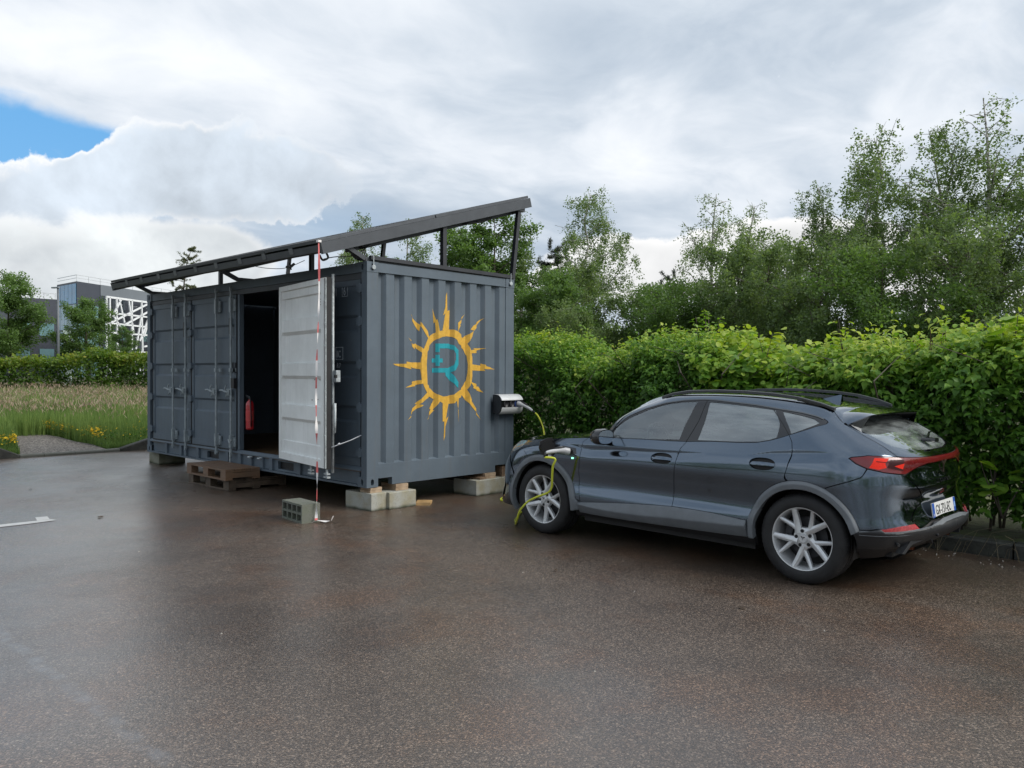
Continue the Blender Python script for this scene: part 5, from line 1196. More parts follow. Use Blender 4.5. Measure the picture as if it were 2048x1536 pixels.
# (the car frame is left-handed: y towards the camera side; points are mapped to a right-handed local frame with y negated)
car = empty('parked_car', (1.347, -2.287, -.0087), rz=-1.597, label='dark blue-grey crossover car parked by the hedge, plugged into the yellow cable', cat='car')
def L3(P): P = np.array(P, float); P = P.reshape(-1, 3)*np.array([1, -1, 1.]); return P
def inpoly(pts, poly):
    x, y = pts[:, 0], pts[:, 1]; c = np.zeros(len(pts), bool); n = len(poly); j = n-1
    for i in range(n):
        xi, yi = poly[i]; xj, yj = poly[j]
        if yi != yj:
            k = ((yi > y) != (yj > y)) & (x < (xj-xi)*(y-yi)/(yj-yi)+xi); c ^= k
        j = i
    return c
def metric(q, up):
    n, a, b = SRFN(np.array([q[0]]), np.array([q[1]]), up); return max(a[0], .04), max(b[0], .02)
def densify(poly, step=.035):
    out = []
    for (a, b), (c, d) in zip(poly, poly[1:]+poly[:1]):
        P = SRF([a, c], [b, d]); l = np.linalg.norm(P[1]-P[0]); k = max(1, int(l/step))
        out += [(a+(c-a)*i/k, b+(d-b)*i/k) for i in range(k)]
    return out
def inset(poly, mm, fix16=True):
    n = len(poly); ar = sum(poly[i][0]*poly[(i+1) % n][1]-poly[(i+1) % n][0]*poly[i][1] for i in range(n)); sg = 1 if ar > 0 else -1; out = []
    for i in range(n):
        p0, p, p1 = poly[i-1], poly[i], poly[(i+1) % n]; mu, mv = metric(p, None)
        e0 = np.array([(p[0]-p0[0])*mu, (p[1]-p0[1])*mv]); e1 = np.array([(p1[0]-p[0])*mu, (p1[1]-p[1])*mv])
        if np.linalg.norm(e0) < 1e-9 or np.linalg.norm(e1) < 1e-9: continue
        e0 /= np.linalg.norm(e0); e1 /= np.linalg.norm(e1); n0 = np.array([-e0[1], e0[0]])*sg; n1 = np.array([-e1[1], e1[0]])*sg
        m_ = n0+n1; l = np.linalg.norm(m_); m_ = m_/l if l > .3 else n0; k = mm/max(.5, m_@n0)
        q = (p[0]+m_[0]*k/mu, p[1]+m_[1]*k/mv)
        if fix16 and (p[0] >= 15.999 or p[0] <= .001): q = (p[0], q[1])
        out.append(q)
    return out
def panel(name, poly, m, holes=(), par=None, ins=.0026, off=0., thick=.012, du=.07, dv=.085, both=False, offf=None, step=.03, label=None, mirror=True, fix=True, smoothn=True, side=1):
    par = par or car
    P = densify(inset(list(poly), ins, fix), step); Hs = [densify(inset(list(h), -ins, fix), step) for h in holes]
    V = [Vector(p) for p in P]; E = [(i, (i+1) % len(P)) for i in range(len(P))]; nb = len(P)
    for h in Hs: b = len(V); V += [Vector(p) for p in h]; E += [(b+i, b+(i+1) % len(h)) for i in range(len(h))]
    A = np.array(P); us = np.arange(math.floor(A[:, 0].min()/du)*du+.013, A[:, 0].max(), du); vs = np.arange(A[:, 1].min()+dv*.5, A[:, 1].max(), dv)
    g = np.array([(a, b) for a in us for b in vs]) if len(us) and len(vs) else np.zeros((0, 2))
    if len(g):
        k = inpoly(g, P)
        for h in Hs: k &= ~inpoly(g, h)
        g = g[k]
        # keep away from the outline
        B = np.array([tuple(v) for v in V]); 
        d = np.min(np.abs((g[:, None, 0]-B[None, :, 0])/du)**2+np.abs((g[:, None, 1]-B[None, :, 1])/dv)**2, axis=1); g = g[d > .12]
        V += [Vector(p) for p in g]
    r = delaunay_2d_cdt(V, E, [], 0, 1e-7); vv = np.array([tuple(v) for v in r[0]]); F = np.array([tuple(f) for f in r[2]]); ed = r[3]
    c = vv[F].mean(1); k = inpoly(c, P)
    for h in Hs: k &= ~inpoly(c, h)
    F = F[k]
    used = np.unique(F); mp = -np.ones(len(vv), int); mp[used] = np.arange(len(used)); vv = vv[used]; F = mp[F]
    S = SRF(vv[:, 0], vv[:, 1]); N, _, _ = SRFN(vv[:, 0], vv[:, 1])
    o = np.full(len(vv), off) if offf is None else offf(S, vv)
    if offf is not None:
        pass
    S = S+N*o[:, None]
    # boundary edges
    cnt = {}
    for f in F:
        for i in range(3):
            a, b = f[i], f[(i+1) % 3]; cnt[(a, b)] = cnt.get((a, b), 0)+1
    bd = [(a, b) for (a, b) in cnt if (b, a) not in cnt]
    bd = [(a, b) for a, b in bd if not (both and vv[a, 0] > 15.995 and vv[b, 0] > 15.995) and not (both and vv[a, 0] < .005 and vv[b, 0] < .005) and not (both and vv[a, 1] > 11.98 and vv[b, 1] > 11.98)]
    bi = sorted(set([i for e in bd for i in e])); bm_ = {i: k for k, i in enumerate(bi)}
    n = len(S); lip = S[bi]-N[bi]*thick if len(bi) else np.zeros((0, 3))
    VV = np.concatenate([S, lip]); FF = [tuple(f) for f in F]+[(b, a, n+bm_[a], n+bm_[b]) for a, b in bd]
    NN = np.concatenate([N, N[bi]]) if len(bi) else N
    def mk(VV, FF, NN, sign, nm):
        V3 = VV*np.array([1, -sign, 1.]); N3 = NN*np.array([1, -sign, 1.])
        return V3, N3, FF
    def tomesh(V3, N3, FF, nF, flip):
        me = bpy.data.meshes.new(name)
        FF2 = [f[::-1] for f in FF] if flip else FF
        me.from_pydata([tuple(v) for v in V3], [], FF2); me.materials.append(m)
        me.polygons.foreach_set('use_smooth', [True]*nF+[False]*(len(FF)-nF)); me.update()
        # orient so that the polygon normals agree with the surface
        if offf is None and smoothn:
            ln = []
            for p in me.polygons:
                for vi in p.vertices: ln.append(tuple(N3[vi]) if p.use_smooth else tuple(p.normal))
            me.normals_split_custom_set(ln)
        return me
    # winding check
    f0 = F[len(F)//2]; tri = S[f0]*np.array([1, -1, 1.]); nn = np.cross(tri[1]-tri[0], tri[2]-tri[0]); flip = nn@(N[f0[0]]*np.array([1, -1, 1.])) < 0
    res = []
    if both:
        V1, N1, F1 = mk(VV, FF, NN, 1, name); V2, N2, F2 = mk(VV, FF, NN, -1, name)
        nF = len(F); k = len(V1)
        Va = np.concatenate([V1, V2]); Na = np.concatenate([N1, N2])
        fa = [f[::-1] if flip else f for f in FF]; fb_ = [tuple(i+k for i in (f if flip else f[::-1])) for f in FF]
        allf = fa[:nF]+fb_[:nF]+fa[nF:]+fb_[nF:]
        me = tomesh(Va, Na, allf, 2*nF, False)
        res.append(link(name, me, par, label=label))
    else:
        for sgn in ((1, -1) if mirror else (side,)):
            V1, N1, F1 = mk(VV, FF, NN, sgn, name); me = tomesh(V1, N1, FF, len(F), flip if sgn == 1 else not flip); res.append(link(name, me, par, label=label if sgn == 1 else None))
    return res
def frame_at(q):
    u, v = q; P = SRF([u], [v])[0]; N, _, _ = SRFN(np.array([u]), np.array([v])); N = N[0]; X = np.array([1, 0, 0.])-N*N[0]; X /= np.linalg.norm(X); Z = np.cross(N, X); Z = Z if Z[2] > 0 else -Z
    return P, N, X, Z
def ell_uv(q, a, b, n=28, p=.85, dx=0, dz=0):
    "superellipse in the tangent plane, returned in surface parameters"
    P, N, X, Z = frame_at(q); e = 1e-3; Pu = (SRF([q[0]+e], [q[1]])[0]-P)/e; Pv = (SRF([q[0]], [q[1]+e])[0]-P)/e
    A = np.array([[Pu@X, Pv@X], [Pu@Z, Pv@Z]]); Ai = np.linalg.inv(A); out = []
    for i in range(n):
        w = 2*math.pi*i/n; c, s = math.cos(w), math.sin(w); x = math.copysign(abs(c)**p, c)*a+dx; z = math.copysign(abs(s)**p, s)*b+dz
        d = Ai@np.array([x, z]); out.append((q[0]+d[0], q[1]+d[1]))
    return out
def put_local(mb, q, off=0., mirror=False):
    "mb in (x along body, y outward, z up) local coordinates -> car local"
    P, N, X, Z = frame_at(q); V = []
    for v in mb.v:
        w = P+X*v[0]+N*(v[1]+off)+Z*v[2]; V.append((w[0], (w[1] if mirror else -w[1]), w[2]))
    mb.v = V; return mb
# ------------------------------------------------------------------ panels
hf = CO['hf'][0]; hr = CO['hr'][0]
ef = ell_uv(hf, .108, .047, p=.9); er = ell_uv(hr, .108, .047, p=.9)
doorF = panel('door', CO['fdoor'], PAINT, holes=[ef], label='front door', dv=.045)
doorR = panel('door', CO['rdoor'], PAINT, holes=[er], label='rear door', dv=.045)
panel('fender', CO['fender'], PAINT, dv=.06)
panel('side_frame', CO['bodyside'], PAINT, dv=.05)
panel('front_bumper', CO['fbumper'], PAINT, both=True)
panel('rear_bumper', CO['rbumper'], PAINT)
panel('roof', CO['roof'], PAINT, both=True, du=.1)
panel('tailgate', CO['gatetop'], PAINT, both=True, holes=[CO['rearglass'][:8]+[(16, 9.8)]+CO['rearglass'][9:]] if False else [], thick=.012) if False else None
gt = CO['gatetop']; rg = CO['rearglass']
# tailgate upper sheet with the opening for the window cut through to the centre line
gpoly = gt[:12]+[(16, 7.32)]+[(15.3, 7.33), (14.6, 7.36), (14.0, 7.40), (13.5, 7.53), (13.24, 7.68), (12.56, 8.42), (12.32, 8.93), (12.58, 9.52), (13.1, 9.77), (14.5, 9.82), (16, 9.82)]+gt[12:]
panel('tailgate', gpoly, PAINT, both=True, label='upper tailgate')
panel('tailgate', CO['gatelow'], PAINT, both=True, label='lower tailgate with the plate recess')
panel('rear_window', rg, GLR, both=True, off=-.004, thick=.004)
panel('windscreen', CO['windshield'], GLW, both=True, off=-.002, thick=.004)
# windows
wt = CO['trim']
def scale_poly(p, mm): return inset(p, mm, False)
glassF = [(5.80, 7.13), (6.2, 7.12), (6.7, 7.10), (7.28, 7.10), (7.51, 8.0), (7.80, 9.02), (7.398, 9.02), (6.95, 8.86), (6.34, 8.50), (6.02, 7.98), (5.83, 7.5)]
q3 = CO['rglass']; q4 = CO['qglass']; 
fgl = CO['fglass']
panel('window_trim', wt, GLB, holes=[], off=-.0035, thick=.006) if False else None
def glass_with_trim():
    gF, gR, gQ = [list(x) for x in (fgl, q3, q4)]
    return gF, gR, gQ
gF, gR, gQ = glass_with_trim()
gF = [(5.80, 7.12)]+gF[1:4]+gF[4:-1]+[(5.82, 7.5)]
panel('window_frame', wt, GLB, holes=[gF, gR, gQ], off=-.002, ins=.001, thick=.01)
panel('window', gF, GLF, off=-.006, ins=-.004, thick=.003, label='front side window'); panel('window', gR, GLR, off=-.006, ins=-.004, thick=.003, label='rear side window'); panel('window', gQ, GLR, off=-.006, ins=-.004, thick=.003, label='small quarter window')
# satin line along the window top
def ribbon(name, line, m, w=.004, h=.003, n=3, off=0., mirror=True, par=None):
    P = densify(list(line)+[], .03)[:-1] if False else None
    pts = []
    for (a, b), (c, d) in zip(line[:-1], line[1:]):
        k = max(1, int(np.linalg.norm(np.diff(SRF([a, c], [b, d]), axis=0))/.03)); pts += [(a+(c-a)*i/k, b+(d-b)*i/k) for i in range(k)]
    pts.append(line[-1]); A = np.array(pts); S = SRF(A[:, 0], A[:, 1]); N, _, _ = SRFN(A[:, 0], A[:, 1]); T = np.gradient(S, axis=0); T /= np.linalg.norm(T, axis=1)[:, None]; B = np.cross(N, T)
    for sg in ((1, -1) if mirror else (1,)):
        mb = MB(); V = []
        for i in range(len(S)):
            for s, o in ((-1, off), (-1, off+h), (1, off+h), (1, off)): v = S[i]+B[i]*w*s+N[i]*o; V.append((v[0], -v[1]*sg, v[2]))
        k = len(S); mb.add(V, [(4*i+j, 4*i+(j+1) % 4, 4*i+4+(j+1) % 4, 4*i+4+j) for i in range(k-1) for j in range(4)]+[(0, 1, 2, 3), (4*k-4, 4*k-3, 4*k-2, 4*k-1)])
        mb.build(name, m, par or car)
ribbon('window_chrome', [(5.79, 7.55), (5.985, 8.05), (6.31, 8.56), (6.917, 8.925), (7.398, 9.09), (7.838, 9.115), (8.427, 9.065), (8.992, 9.085), (9.492, 9.018), (10.113, 9.012), (10.60, 8.93), (10.75, 8.83)], TRIMG, w=.006, h=.003, off=-.001)
ribbon('pillar_seam', [(7.722, 7.02), (7.83, 8.0), (7.92, 9.14)], SEAM, w=.0025, h=.001, off=-.0015)
ribbon('pillar_seam', [(9.56, 7.68), (9.47, 8.3), (9.36, 9.06)], SEAM, w=.0025, h=.001, off=-.0015)
# dark shell under the panels
def shell():
    us = np.arange(0, 16.001, .1); 
    for (v0, v1, up, arch) in ((0., 7., False, True), (7.0001, 12., True, False)):
        vs = np.linspace(v0, v1, 50 if not up else 40); U_, V_ = np.meshgrid(us, vs); u, v = U_.ravel(), V_.ravel(); S = SRF(u, v, up); N, _, _ = SRFN(u, v, up); S = S-N*.016
        nx = len(us); F = []; cu = (us[:-1]+us[1:])/2; 
        for j in range(len(vs)-1):
            for i in range(nx-1):
                a = j*nx+i; c = S[[a, a+1, a+nx, a+nx+1]].mean(0); q = np.array([[(us[i]+us[i+1])/2, (vs[j]+vs[j+1])/2]])
                if arch and c[1] > .55 and (math.hypot(c[0], c[2]-.345) < .40 or math.hypot(c[0]-2.675, c[2]-.345) < .40): continue
                if arch and c[2] < .24: continue
                if up and (inpoly(q, gF)[0] or inpoly(q, gR)[0] or inpoly(q, gQ)[0] or inpoly(q, CO['windshield'])[0] or inpoly(q, rg)[0]): continue
                F.append((a, a+1, a+nx+1, a+nx))
        for sg in (1, -1):
            V3 = S*np.array([1, -sg, 1.]); link('inner_shell', fastmesh('inner_shell', V3, np.array(F), SEAM, True), car)
shell()
# hood
def hood():
    edge = [(3.3, 7), (3.6, 7), (4.0, 7), (4.4, 7), (4.8, 7), (5.2, 7), (5.6, 7), (5.93, 7)]
    front = [(0, 7), (1, 7), (2, 7), (3, 7)]
    xs = [-.76, -.62, -.45, -.25, 0, .2, .4, .56]; E = SRF([e[0] for e in edge], [7.]*8); 
    # rows: a from the nose to the windscreen base, columns from the centre to the edge
    za = [.828, .872, .905, .932, .955, .972, .985, .992]
    G = []
    for i, x0 in enumerate([-.765, -.66, -.50, -.30, -.06, .12, .26, .345]):
        e = E[i]; row = []
        for j, f in enumerate((0, .3, .55, .72, .88, 1.)):
            y = e[1]*f; x = x0+(e[0]-x0)*f**2.2; ridge = .022*math.exp(-((f-.62)/.16)**2)*min(1, i/2.)
            z = za[i]+(e[2]-za[i])*f**2.6+ridge*(f < 1)+.006*(0 < f < 1)
            row.append((x, y, z))
        G.append(row)
    G = np.array(G); G = np.concatenate([(2*G[:1]-G[1:2]), G, (2*G[-1:]-G[-2:-1])], 0)
    G = np.concatenate([(G[:, 1:2]*MY), G, (2*G[:, -1:]-G[:, -2:-1])], 1)
    A, B = np.meshgrid(np.linspace(0, 7, 50), np.linspace(0, 5, 36)); S = _ev(G, A.ravel()-0*1, B.ravel()); e = 1e-3
    n = np.cross(_ev(G, A.ravel()+e, B.ravel())-S, _ev(G, A.ravel(), B.ravel()+e)-S)
    S[:, 2] += .001
    nx = 50; F = [(j*nx+i, j*nx+i+1, (j+1)*nx+i+1, (j+1)*nx+i) for j in range(35) for i in range(nx-1)]
    V1 = S*np.array([1, -1, 1.]); V2 = S.copy(); V = np.concatenate([V1, V2]); FF = np.array(F+[tuple(k+len(S) for k in f[::-1]) for f in F])
    o = link('hood', fastmesh('hood', V, FF, PAINT, True), car); return o
hood()
panel('cowl', [(0, 7.0), (5.3, 7.0), (4.9, 7.12), (0, 7.12)], SEAM, both=True, off=-.006)
MB().add([tuple(v) for v in L3([(.30, -.78, .985), (.62, -.80, .985), (.62, .80, .985), (.30, .78, .985)])], [(0, 1, 2, 3)]).build('cowl_panel', SEAM, car)
# claddings with a soft bevel
def arch_off(xc):
    def f(S, vv):
        r = np.hypot(S[:, 0]-xc, S[:, 2]-.345); return .002+.020*np.clip((.449-r)/.022, 0, 1)-.0*np.clip((r-.39), 0, 1)
    return f
panel('wheel_arch_trim', CO['farch'], PLAS, ins=.001, offf=arch_off(0), thick=.05, du=.03, dv=.06, step=.02)
panel('wheel_arch_trim', CO['rarch'], PLAS, ins=.001, offf=arch_off(2.675), thick=.05, du=.03, dv=.06, step=.02)
dl = np.array([tuple(SRF([a], [b])[0][[0, 2]]) for a, b in CO['fdoor'][7:13]]+[(1.9, .458), (2.23, .43)])
def sill_off(S, vv):
    x = S[:, 0]; zt = np.interp(x, [.5, 1.01, 1.52, 1.92, 2.23], [.376, .426, .461, .458, .436]); h = .008+.085*np.clip(1-((x-1.45)/.92)**2, 0, 1)**.8
    k = np.clip((zt-S[:, 2])/h, 0, 1); return .002+.032*k-.042*np.clip((zt-h-S[:, 2])/.10, 0, 1)
panel('sill_cladding', CO['sill'], PLAS, ins=.001, offf=sill_off, thick=.03, du=.05, dv=.05, step=.02)
def low_off(S, vv): return .001+.024*np.clip((.515-S[:, 2])/.035, 0, 1)-.05*np.clip((.46-S[:, 2])/.16, 0, 1)
panel('rear_valance', CO['rlow'], PLASD, ins=.001, offf=low_off, thick=.03, both=True, du=.05, dv=.08, step=.02)
ribbon('valance_highlight', [(11.29, 1.99), (12.2, 1.96), (13.0, 1.94), (13.7, 2.0), (14.2, 2.04), (15.2, 2.3), (16, 2.32)], PLAS, w=.016, h=.006, off=.016)
MB().add(L3([(-.2, -.62, .19), (2.9, -.62, .19), (2.9, .62, .19), (-.2, .62, .19), (-.7, .5, .2), (-.7, -.5, .2), (3.2, .5, .22), (3.2, -.5, .22)]).tolist(), [(0, 1, 2, 3), (0, 3, 4, 5), (1, 7, 6, 2)]).build('underbody', SEAM, car)
for s in (1, -1):
    MB().box(.46, min(-s*.78, -s*.60), .19, 2.24, max(-s*.78, -s*.60), .30).build('sill_underside', SEAM, car)
# lamps
panel('tail_light', CO['taillight'], LRED, both=True, off=.004, thick=.02)
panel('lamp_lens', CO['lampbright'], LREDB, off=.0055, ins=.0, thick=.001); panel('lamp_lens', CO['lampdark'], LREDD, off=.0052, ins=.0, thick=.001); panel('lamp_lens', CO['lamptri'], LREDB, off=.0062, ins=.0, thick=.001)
ribbon('lamp_rib', [(11.95, 6.62), (12.35, 6.6), (12.75, 6.62)], LREDD, w=.0022, h=.001, off=.0066)
panel('reflector', CO['reflector'], REFL, off=.016, ins=.0, thick=.012)
HLG = mat('headlight_glass', (.30, .33, .34), .1, metal=.5, coat=1., var=.35, vscale=30)
panel('headlight', CO['headlight'], HLG, off=.004, ins=0., thick=.02)
ribbon('headlight_strip', [(3.42, 6.1), (3.62, 6.8)], SEAM, w=.008, h=.001, off=.005)
ribbon('bumper_seam', CO['gap1'], SEAM, w=.0018, h=.0006, off=.0002)
# charging flap, socket
panel('charge_recess', CO['flap'][:2]+CO['flap'][2:3]+CO['socket'][3:], GLB, off=.0015, ins=0., mirror=False, thick=.002)
LED = mat('green_led', (.2, .9, .45), .3, emit=1.6)
panel('charge_light', CO['led'], LED, off=.004, ins=0., mirror=False, thick=.002)
cap = (5.40, 6.35)
P, N, X, Z = frame_at(CO['cap'][0]); CAPQ = CO['cap'][0]
fl = MB(); fl.prism([(-.085, -.105), (-.02, -.12), (.075, -.075), (.10, .0), (.085, .075), (.0, .115), (-.065, .12), (-.105, .06), (-.11, -.03)], .0, .014, lambda p, q, t_: (p, t_, q))
# flap stands open, hinged at its front edge, angled outwards
HP = SRF([CO['socket'][-1][0]-.15], [6.2])[0]
def flap_place(mb):
    P0 = SRF([5.33], [6.0])[0]; P0[2] -= .012; ax = Vector((-.62, .78, 0)).normalized(); up_ = Vector((.06, .05, 1)).normalized(); nn = ax.cross(up_)
    V = []
    for v in mb.v:
        w = Vector(P0.tolist())+ax*(v[0]*.8+.085)+nn*(-v[1])+up_*(v[2]*.82+.0); V.append((w.x, -w.y, w.z))
    mb.v = V; return mb
flap_place(fl).build('charge_flap', GLB, car)
fl2 = MB().prism([(-.07, -.085), (.055, -.06), (.075, .0), (.06, .06), (.0, .09), (-.05, .095), (-.085, .04)], -.012, -.0005, lambda p, q, t_: (p, t_, q)); flap_place(fl2).build('flap_liner', SEAM, car)
fl3 = MB().prism([(-.055, -.115), (-.015, -.115), (-.015, -.08), (-.055, -.08)], -.003, -.0005, lambda p, q, t_: (p, t_, q)); flap_place(fl3).build('flap_sticker', mat('white_sticker', (.7, .7, .7), .5), car)
# handles
for q, dr in ((hf, doorF), (hr, doorR)):
    for k, sgn in ((0, False), (1, True)):
        rim = MB(); n = 28; V = []; 
        for dep, s in ((-.002, 1.), (-.018, .93), (-.034, .72), (-.040, .35)):
            for i in range(n):
                w = 2*math.pi*i/n; c, s2 = math.cos(w), math.sin(w); V.append((math.copysign(abs(c)**.9, c)*.109*s, dep, math.copysign(abs(s2)**.9, s2)*.048*s))
        V.append((0, -.041, 0)); F = [(r_*n+i, r_*n+(i+1) % n, (r_+1)*n+(i+1) % n, (r_+1)*n+i) for r_ in range(3) for i in range(n)]+[(3*n+i, 3*n+(i+1) % n, 4*n) for i in range(n)]
        rim.add(V, F); put_local(rim, q, 0., sgn).build('handle_recess', PAINT, dr[k], smooth=True)
        hb_ = MB(); pts = [(-.105, -.004), (-.07, .012), (0, .018), (.07, .012), (.105, -.004)]
        V = []; F = []
        for i, (x, y) in enumerate(pts):
            hh = .010+.010*(1-(x/.105)**2)
            V += [(x, y-.012, -.012-hh*.3), (x, y, -.012-hh*.2), (x, y+.002, .0), (x, y-.002, .004+hh*.5), (x, y-.014, .004+hh*.5)]
        for i in range(4):
            for j in range(5): F.append((5*i+j, 5*i+(j+1) % 5, 5*i+5+(j+1) % 5, 5*i+5+j))
        F += [(0, 1, 2, 3, 4), (20, 21, 22, 23, 24)]
        hb_.add(V, F); put_local(hb_, q, 0., sgn).build('door_handle', PAINT, dr[k], smooth=True, angle=40)
# mirror
def mirror_housing(sg):
    c = Vector((.80, .955, 1.018)); mb = MB(); n = 16; V = []; F = []
    # body: lofted ellipses, from the glass (rear) to the rounded front
    rings = [(.055, .118, .070), (.03, .122, .076), (-.02, .118, .074), (-.065, .095, .058), (-.10, .050, .03)]
    for x, a, b in rings:
        for i in range(n):
            w = 2*math.pi*i/n; cc, ss = math.cos(w), math.sin(w)
            V.append((c.x+x+.25*abs(0), -sg*(c.y+math.copysign(abs(cc)**.75, cc)*a*.95), c.z+math.copysign(abs(ss)**.75, ss)*b))
    for r_ in range(4):
        for i in range(n): F.append((r_*n+i, r_*n+(i+1) % n, (r_+1)*n+(i+1) % n, (r_+1)*n+i))
    F.append(tuple(4*n+i for i in range(n)))
    mb.add(V, F); m_ = mb.build('mirror_housing', GLB, car, smooth=True, angle=50)
    g = MB(); g.add([(c.x+.053, -sg*(c.y+math.copysign(abs(math.cos(w))**.75, math.cos(w))*.105), c.z+math.copysign(abs(math.sin(w))**.75, math.sin(w))*.062) for w in np.linspace(0, 2*math.pi, 21)[:-1]], [tuple(range(20))])
    g.build('mirror_glass', mat('mirror', (.8, .85, .88), .02, metal=1., var=0.), m_)
    MB().tube([(.80, -sg*.86, .985), (.80, -sg*.92, .975)], [.035, .03], 10).build('mirror_arm', GLB, m_, smooth=True)
mirror_housing(1); mirror_housing(-1)
# roof rails, antenna, spoiler, wiper
for sg in (1, -1):
    top = [(1.22, .60, 1.392), (1.33, .60, 1.425), (1.50, .60, 1.452), (1.8, .60, 1.462), (2.05, .60, 1.458), (2.3, .598, 1.444), (2.5, .595, 1.420), (2.68, .59, 1.378), (2.79, .58, 1.340)]
    rb = MB(); V = []
    for x, y, z in top: V += [(x, -sg*(y+.014), z-.024), (x, -sg*(y+.014), z-.004), (x, -sg*(y+.006), z), (x, -sg*(y-.016), z-.002), (x, -sg*(y-.016), z-.024)]
    n = len(top); rb.add(V, [(5*i+j, 5*i+(j+1) % 5, 5*i+5+(j+1) % 5, 5*i+5+j) for i in range(n-1) for j in range(5)]+[(0, 1, 2, 3, 4), tuple(5*n-5+j for j in range(5))])
    rl = rb.build('roof_rail', TRIMG if False else mat('rail_dark', (.05, .053, .058), .35, var=.05), car, smooth=True, angle=35)
    for pts in ([(1.24, 1.385), (1.34, 1.402), (1.52, 1.425), (1.52, 1.438), (1.40, 1.420), (1.3, 1.405)], [(2.48, 1.41), (2.50, 1.385), (2.66, 1.352), (2.77, 1.335), (2.70, 1.36)]):
        MB().prism(pts, -sg*.592, -sg*.608, lambda p, q, t_: (p, t_, q)).build('rail_foot', GLB, rl)
MB().add(L3([(2.44, .03, 1.386), (2.44, -.03, 1.386), (2.60, .028, 1.366), (2.60, -.028, 1.366), (2.50, 0, 1.402), (2.585, .006, 1.425), (2.60, .006, 1.424), (2.60, -.006, 1.424), (2.585, -.006, 1.425)]).tolist(),
         [(0, 2, 5, 4), (1, 4, 8, 3), (0, 4, 1), (2, 3, 7, 6), (4, 5, 8), (5, 6, 7, 8), (2, 6, 5), (3, 8, 7), (0, 1, 3, 2)]).build('roof_antenna', PAINT, car)
def spoiler():
    A = [(2.815, 0, 1.336), (2.815, .2, 1.328), (2.805, .40, 1.308), (2.80, .50, 1.295), (2.83, .585, 1.262), (2.88, .645, 1.222)]
    T = [(3.055, 0, 1.298), (3.055, .2, 1.297), (3.05, .38, 1.293), (3.03, .49, 1.286), (2.98, .57, 1.257), (2.915, .645, 1.217)]
    U = [(2.90, 0, 1.266), (2.90, .2, 1.266), (2.90, .36, 1.262), (2.90, .46, 1.254), (2.90, .55, 1.233), (2.895, .635, 1.209)]
    V = []; F = []; cols = []
    for a, t_, u_ in zip(A, T, U):
        a, t_, u_ = map(np.array, (a, t_, u_)); m1 = (a+t_)/2+np.array([0, .002, .010]); m2 = a*.25+t_*.75+np.array([0, 0, .007]); cols.append([a+np.array([0, 0, .001]), m1, m2, t_, t_-np.array([.004, 0, .010])])
    def dense(c):
        C_ = np.array(c); C_ = np.concatenate([C_[1:2]*MY, C_, 2*C_[-1:]-C_[-2:-1]], 0); out = []
        for i in range(len(c)-1):
            for k in range(5): out.append(np.tensordot(_cr(np.array([k/5.]))[0], C_[i:i+4], 1))
        out.append(C_[-2]); return out
    D = dense(cols); D2 = [d*MY for d in D[::-1][:-1]]+D
    V = [tuple(p*np.array([1, -1, 1])) for d in D2 for p in d]; k = 5; n = len(D2)
    F = [(k*i+j, k*i+j+1, k*i+k+j+1, k*i+k+j) for i in range(n-1) for j in range(k-1)]
    link('spoiler', fastmesh('spoiler', V, F, PAINT, True), car).data.set_sharp_from_angle(angle=math.radians(40))
    un = dense([[np.array(t_)-np.array([.004, 0, .010]), np.array(u_)] for t_, u_ in zip(T, U)]); un2 = [d*MY for d in un[::-1][:-1]]+un
    V = [tuple(p*np.array([1, -1, 1])) for d in un2 for p in d]; n = len(un2)
    link('spoiler_underside', fastmesh('spoiler_underside', V, [(2*i, 2*i+1, 2*i+3, 2*i+2) for i in range(n-1)], SEAM, True), car)
    for sg in (1, -1):
        P_ = [(2.905, .640, 1.212), (3.02, .510, 1.276), (2.985, .555, 1.192)]
        pr = MB(); a_ = [tuple(np.array(p)*np.array([1, -sg, 1])) for p in P_]; b_ = [tuple(np.array((p[0], p[1]-.012, p[2]))*np.array([1, -sg, 1])) for p in P_]
        pr.add(a_+b_, [(0, 1, 2), (5, 4, 3), (0, 3, 4, 1), (1, 4, 5, 2), (2, 5, 3, 0)]).build('spoiler_blade', GLB, car)
spoiler()
WQ = (15.85, 7.52); P, N, X, Z = frame_at(WQ)
wp = MB(); wp.v = []; base = P; 
MB().box(3.24, -.05, 1.078, 3.34, .04, 1.105, ch=.008).tube([(3.27, -.0, 1.10), (3.20, .25, 1.128), (3.19, .34, 1.133)], [.012, .009, .006], 6).build('rear_wiper', GLB, car, smooth=True, angle=40)
# plate
PLW = mat('plate_white', (.72, .73, .72), .35, var=.02); PLBl = mat('plate_blue', (.03, .10, .42), .35, var=.02); INK = mat('plate_ink', (.01, .01, .012), .5)
pl = empty('number_plate', (0, 0, 0)); pl.parent = car; pl.location = (3.397, 0, .578); pl.rotation_euler = (0, -.14, 0)
MB().box(-.008, -.26, -.055, 0, .26, .055, ch=.004).build('plate_panel', PLW, pl)
MB().box(.0, -.259, -.054, .001, -.216, .054).build('blue_band', PLBl, pl); MB().box(.0, .216, -.054, .001, .259, .054).build('blue_band', PLBl, pl)
o, me = text_obj('GX-731-EC', .105, INK, pl, (.0012, -.195, -.037), (math.pi/2, 0, math.pi/2), 'plate_number'); o.scale = (.68, 1, 1)
o, me = text_obj('F', .035, PLW, pl, (.0014, -.247, -.048), (math.pi/2, 0, math.pi/2), 'plate_letter')
MB().box(.001, .228, -.02, .0015, .248, .02).build('plate_badge', mat('pale_blue', (.3, .5, .75), .4), pl)
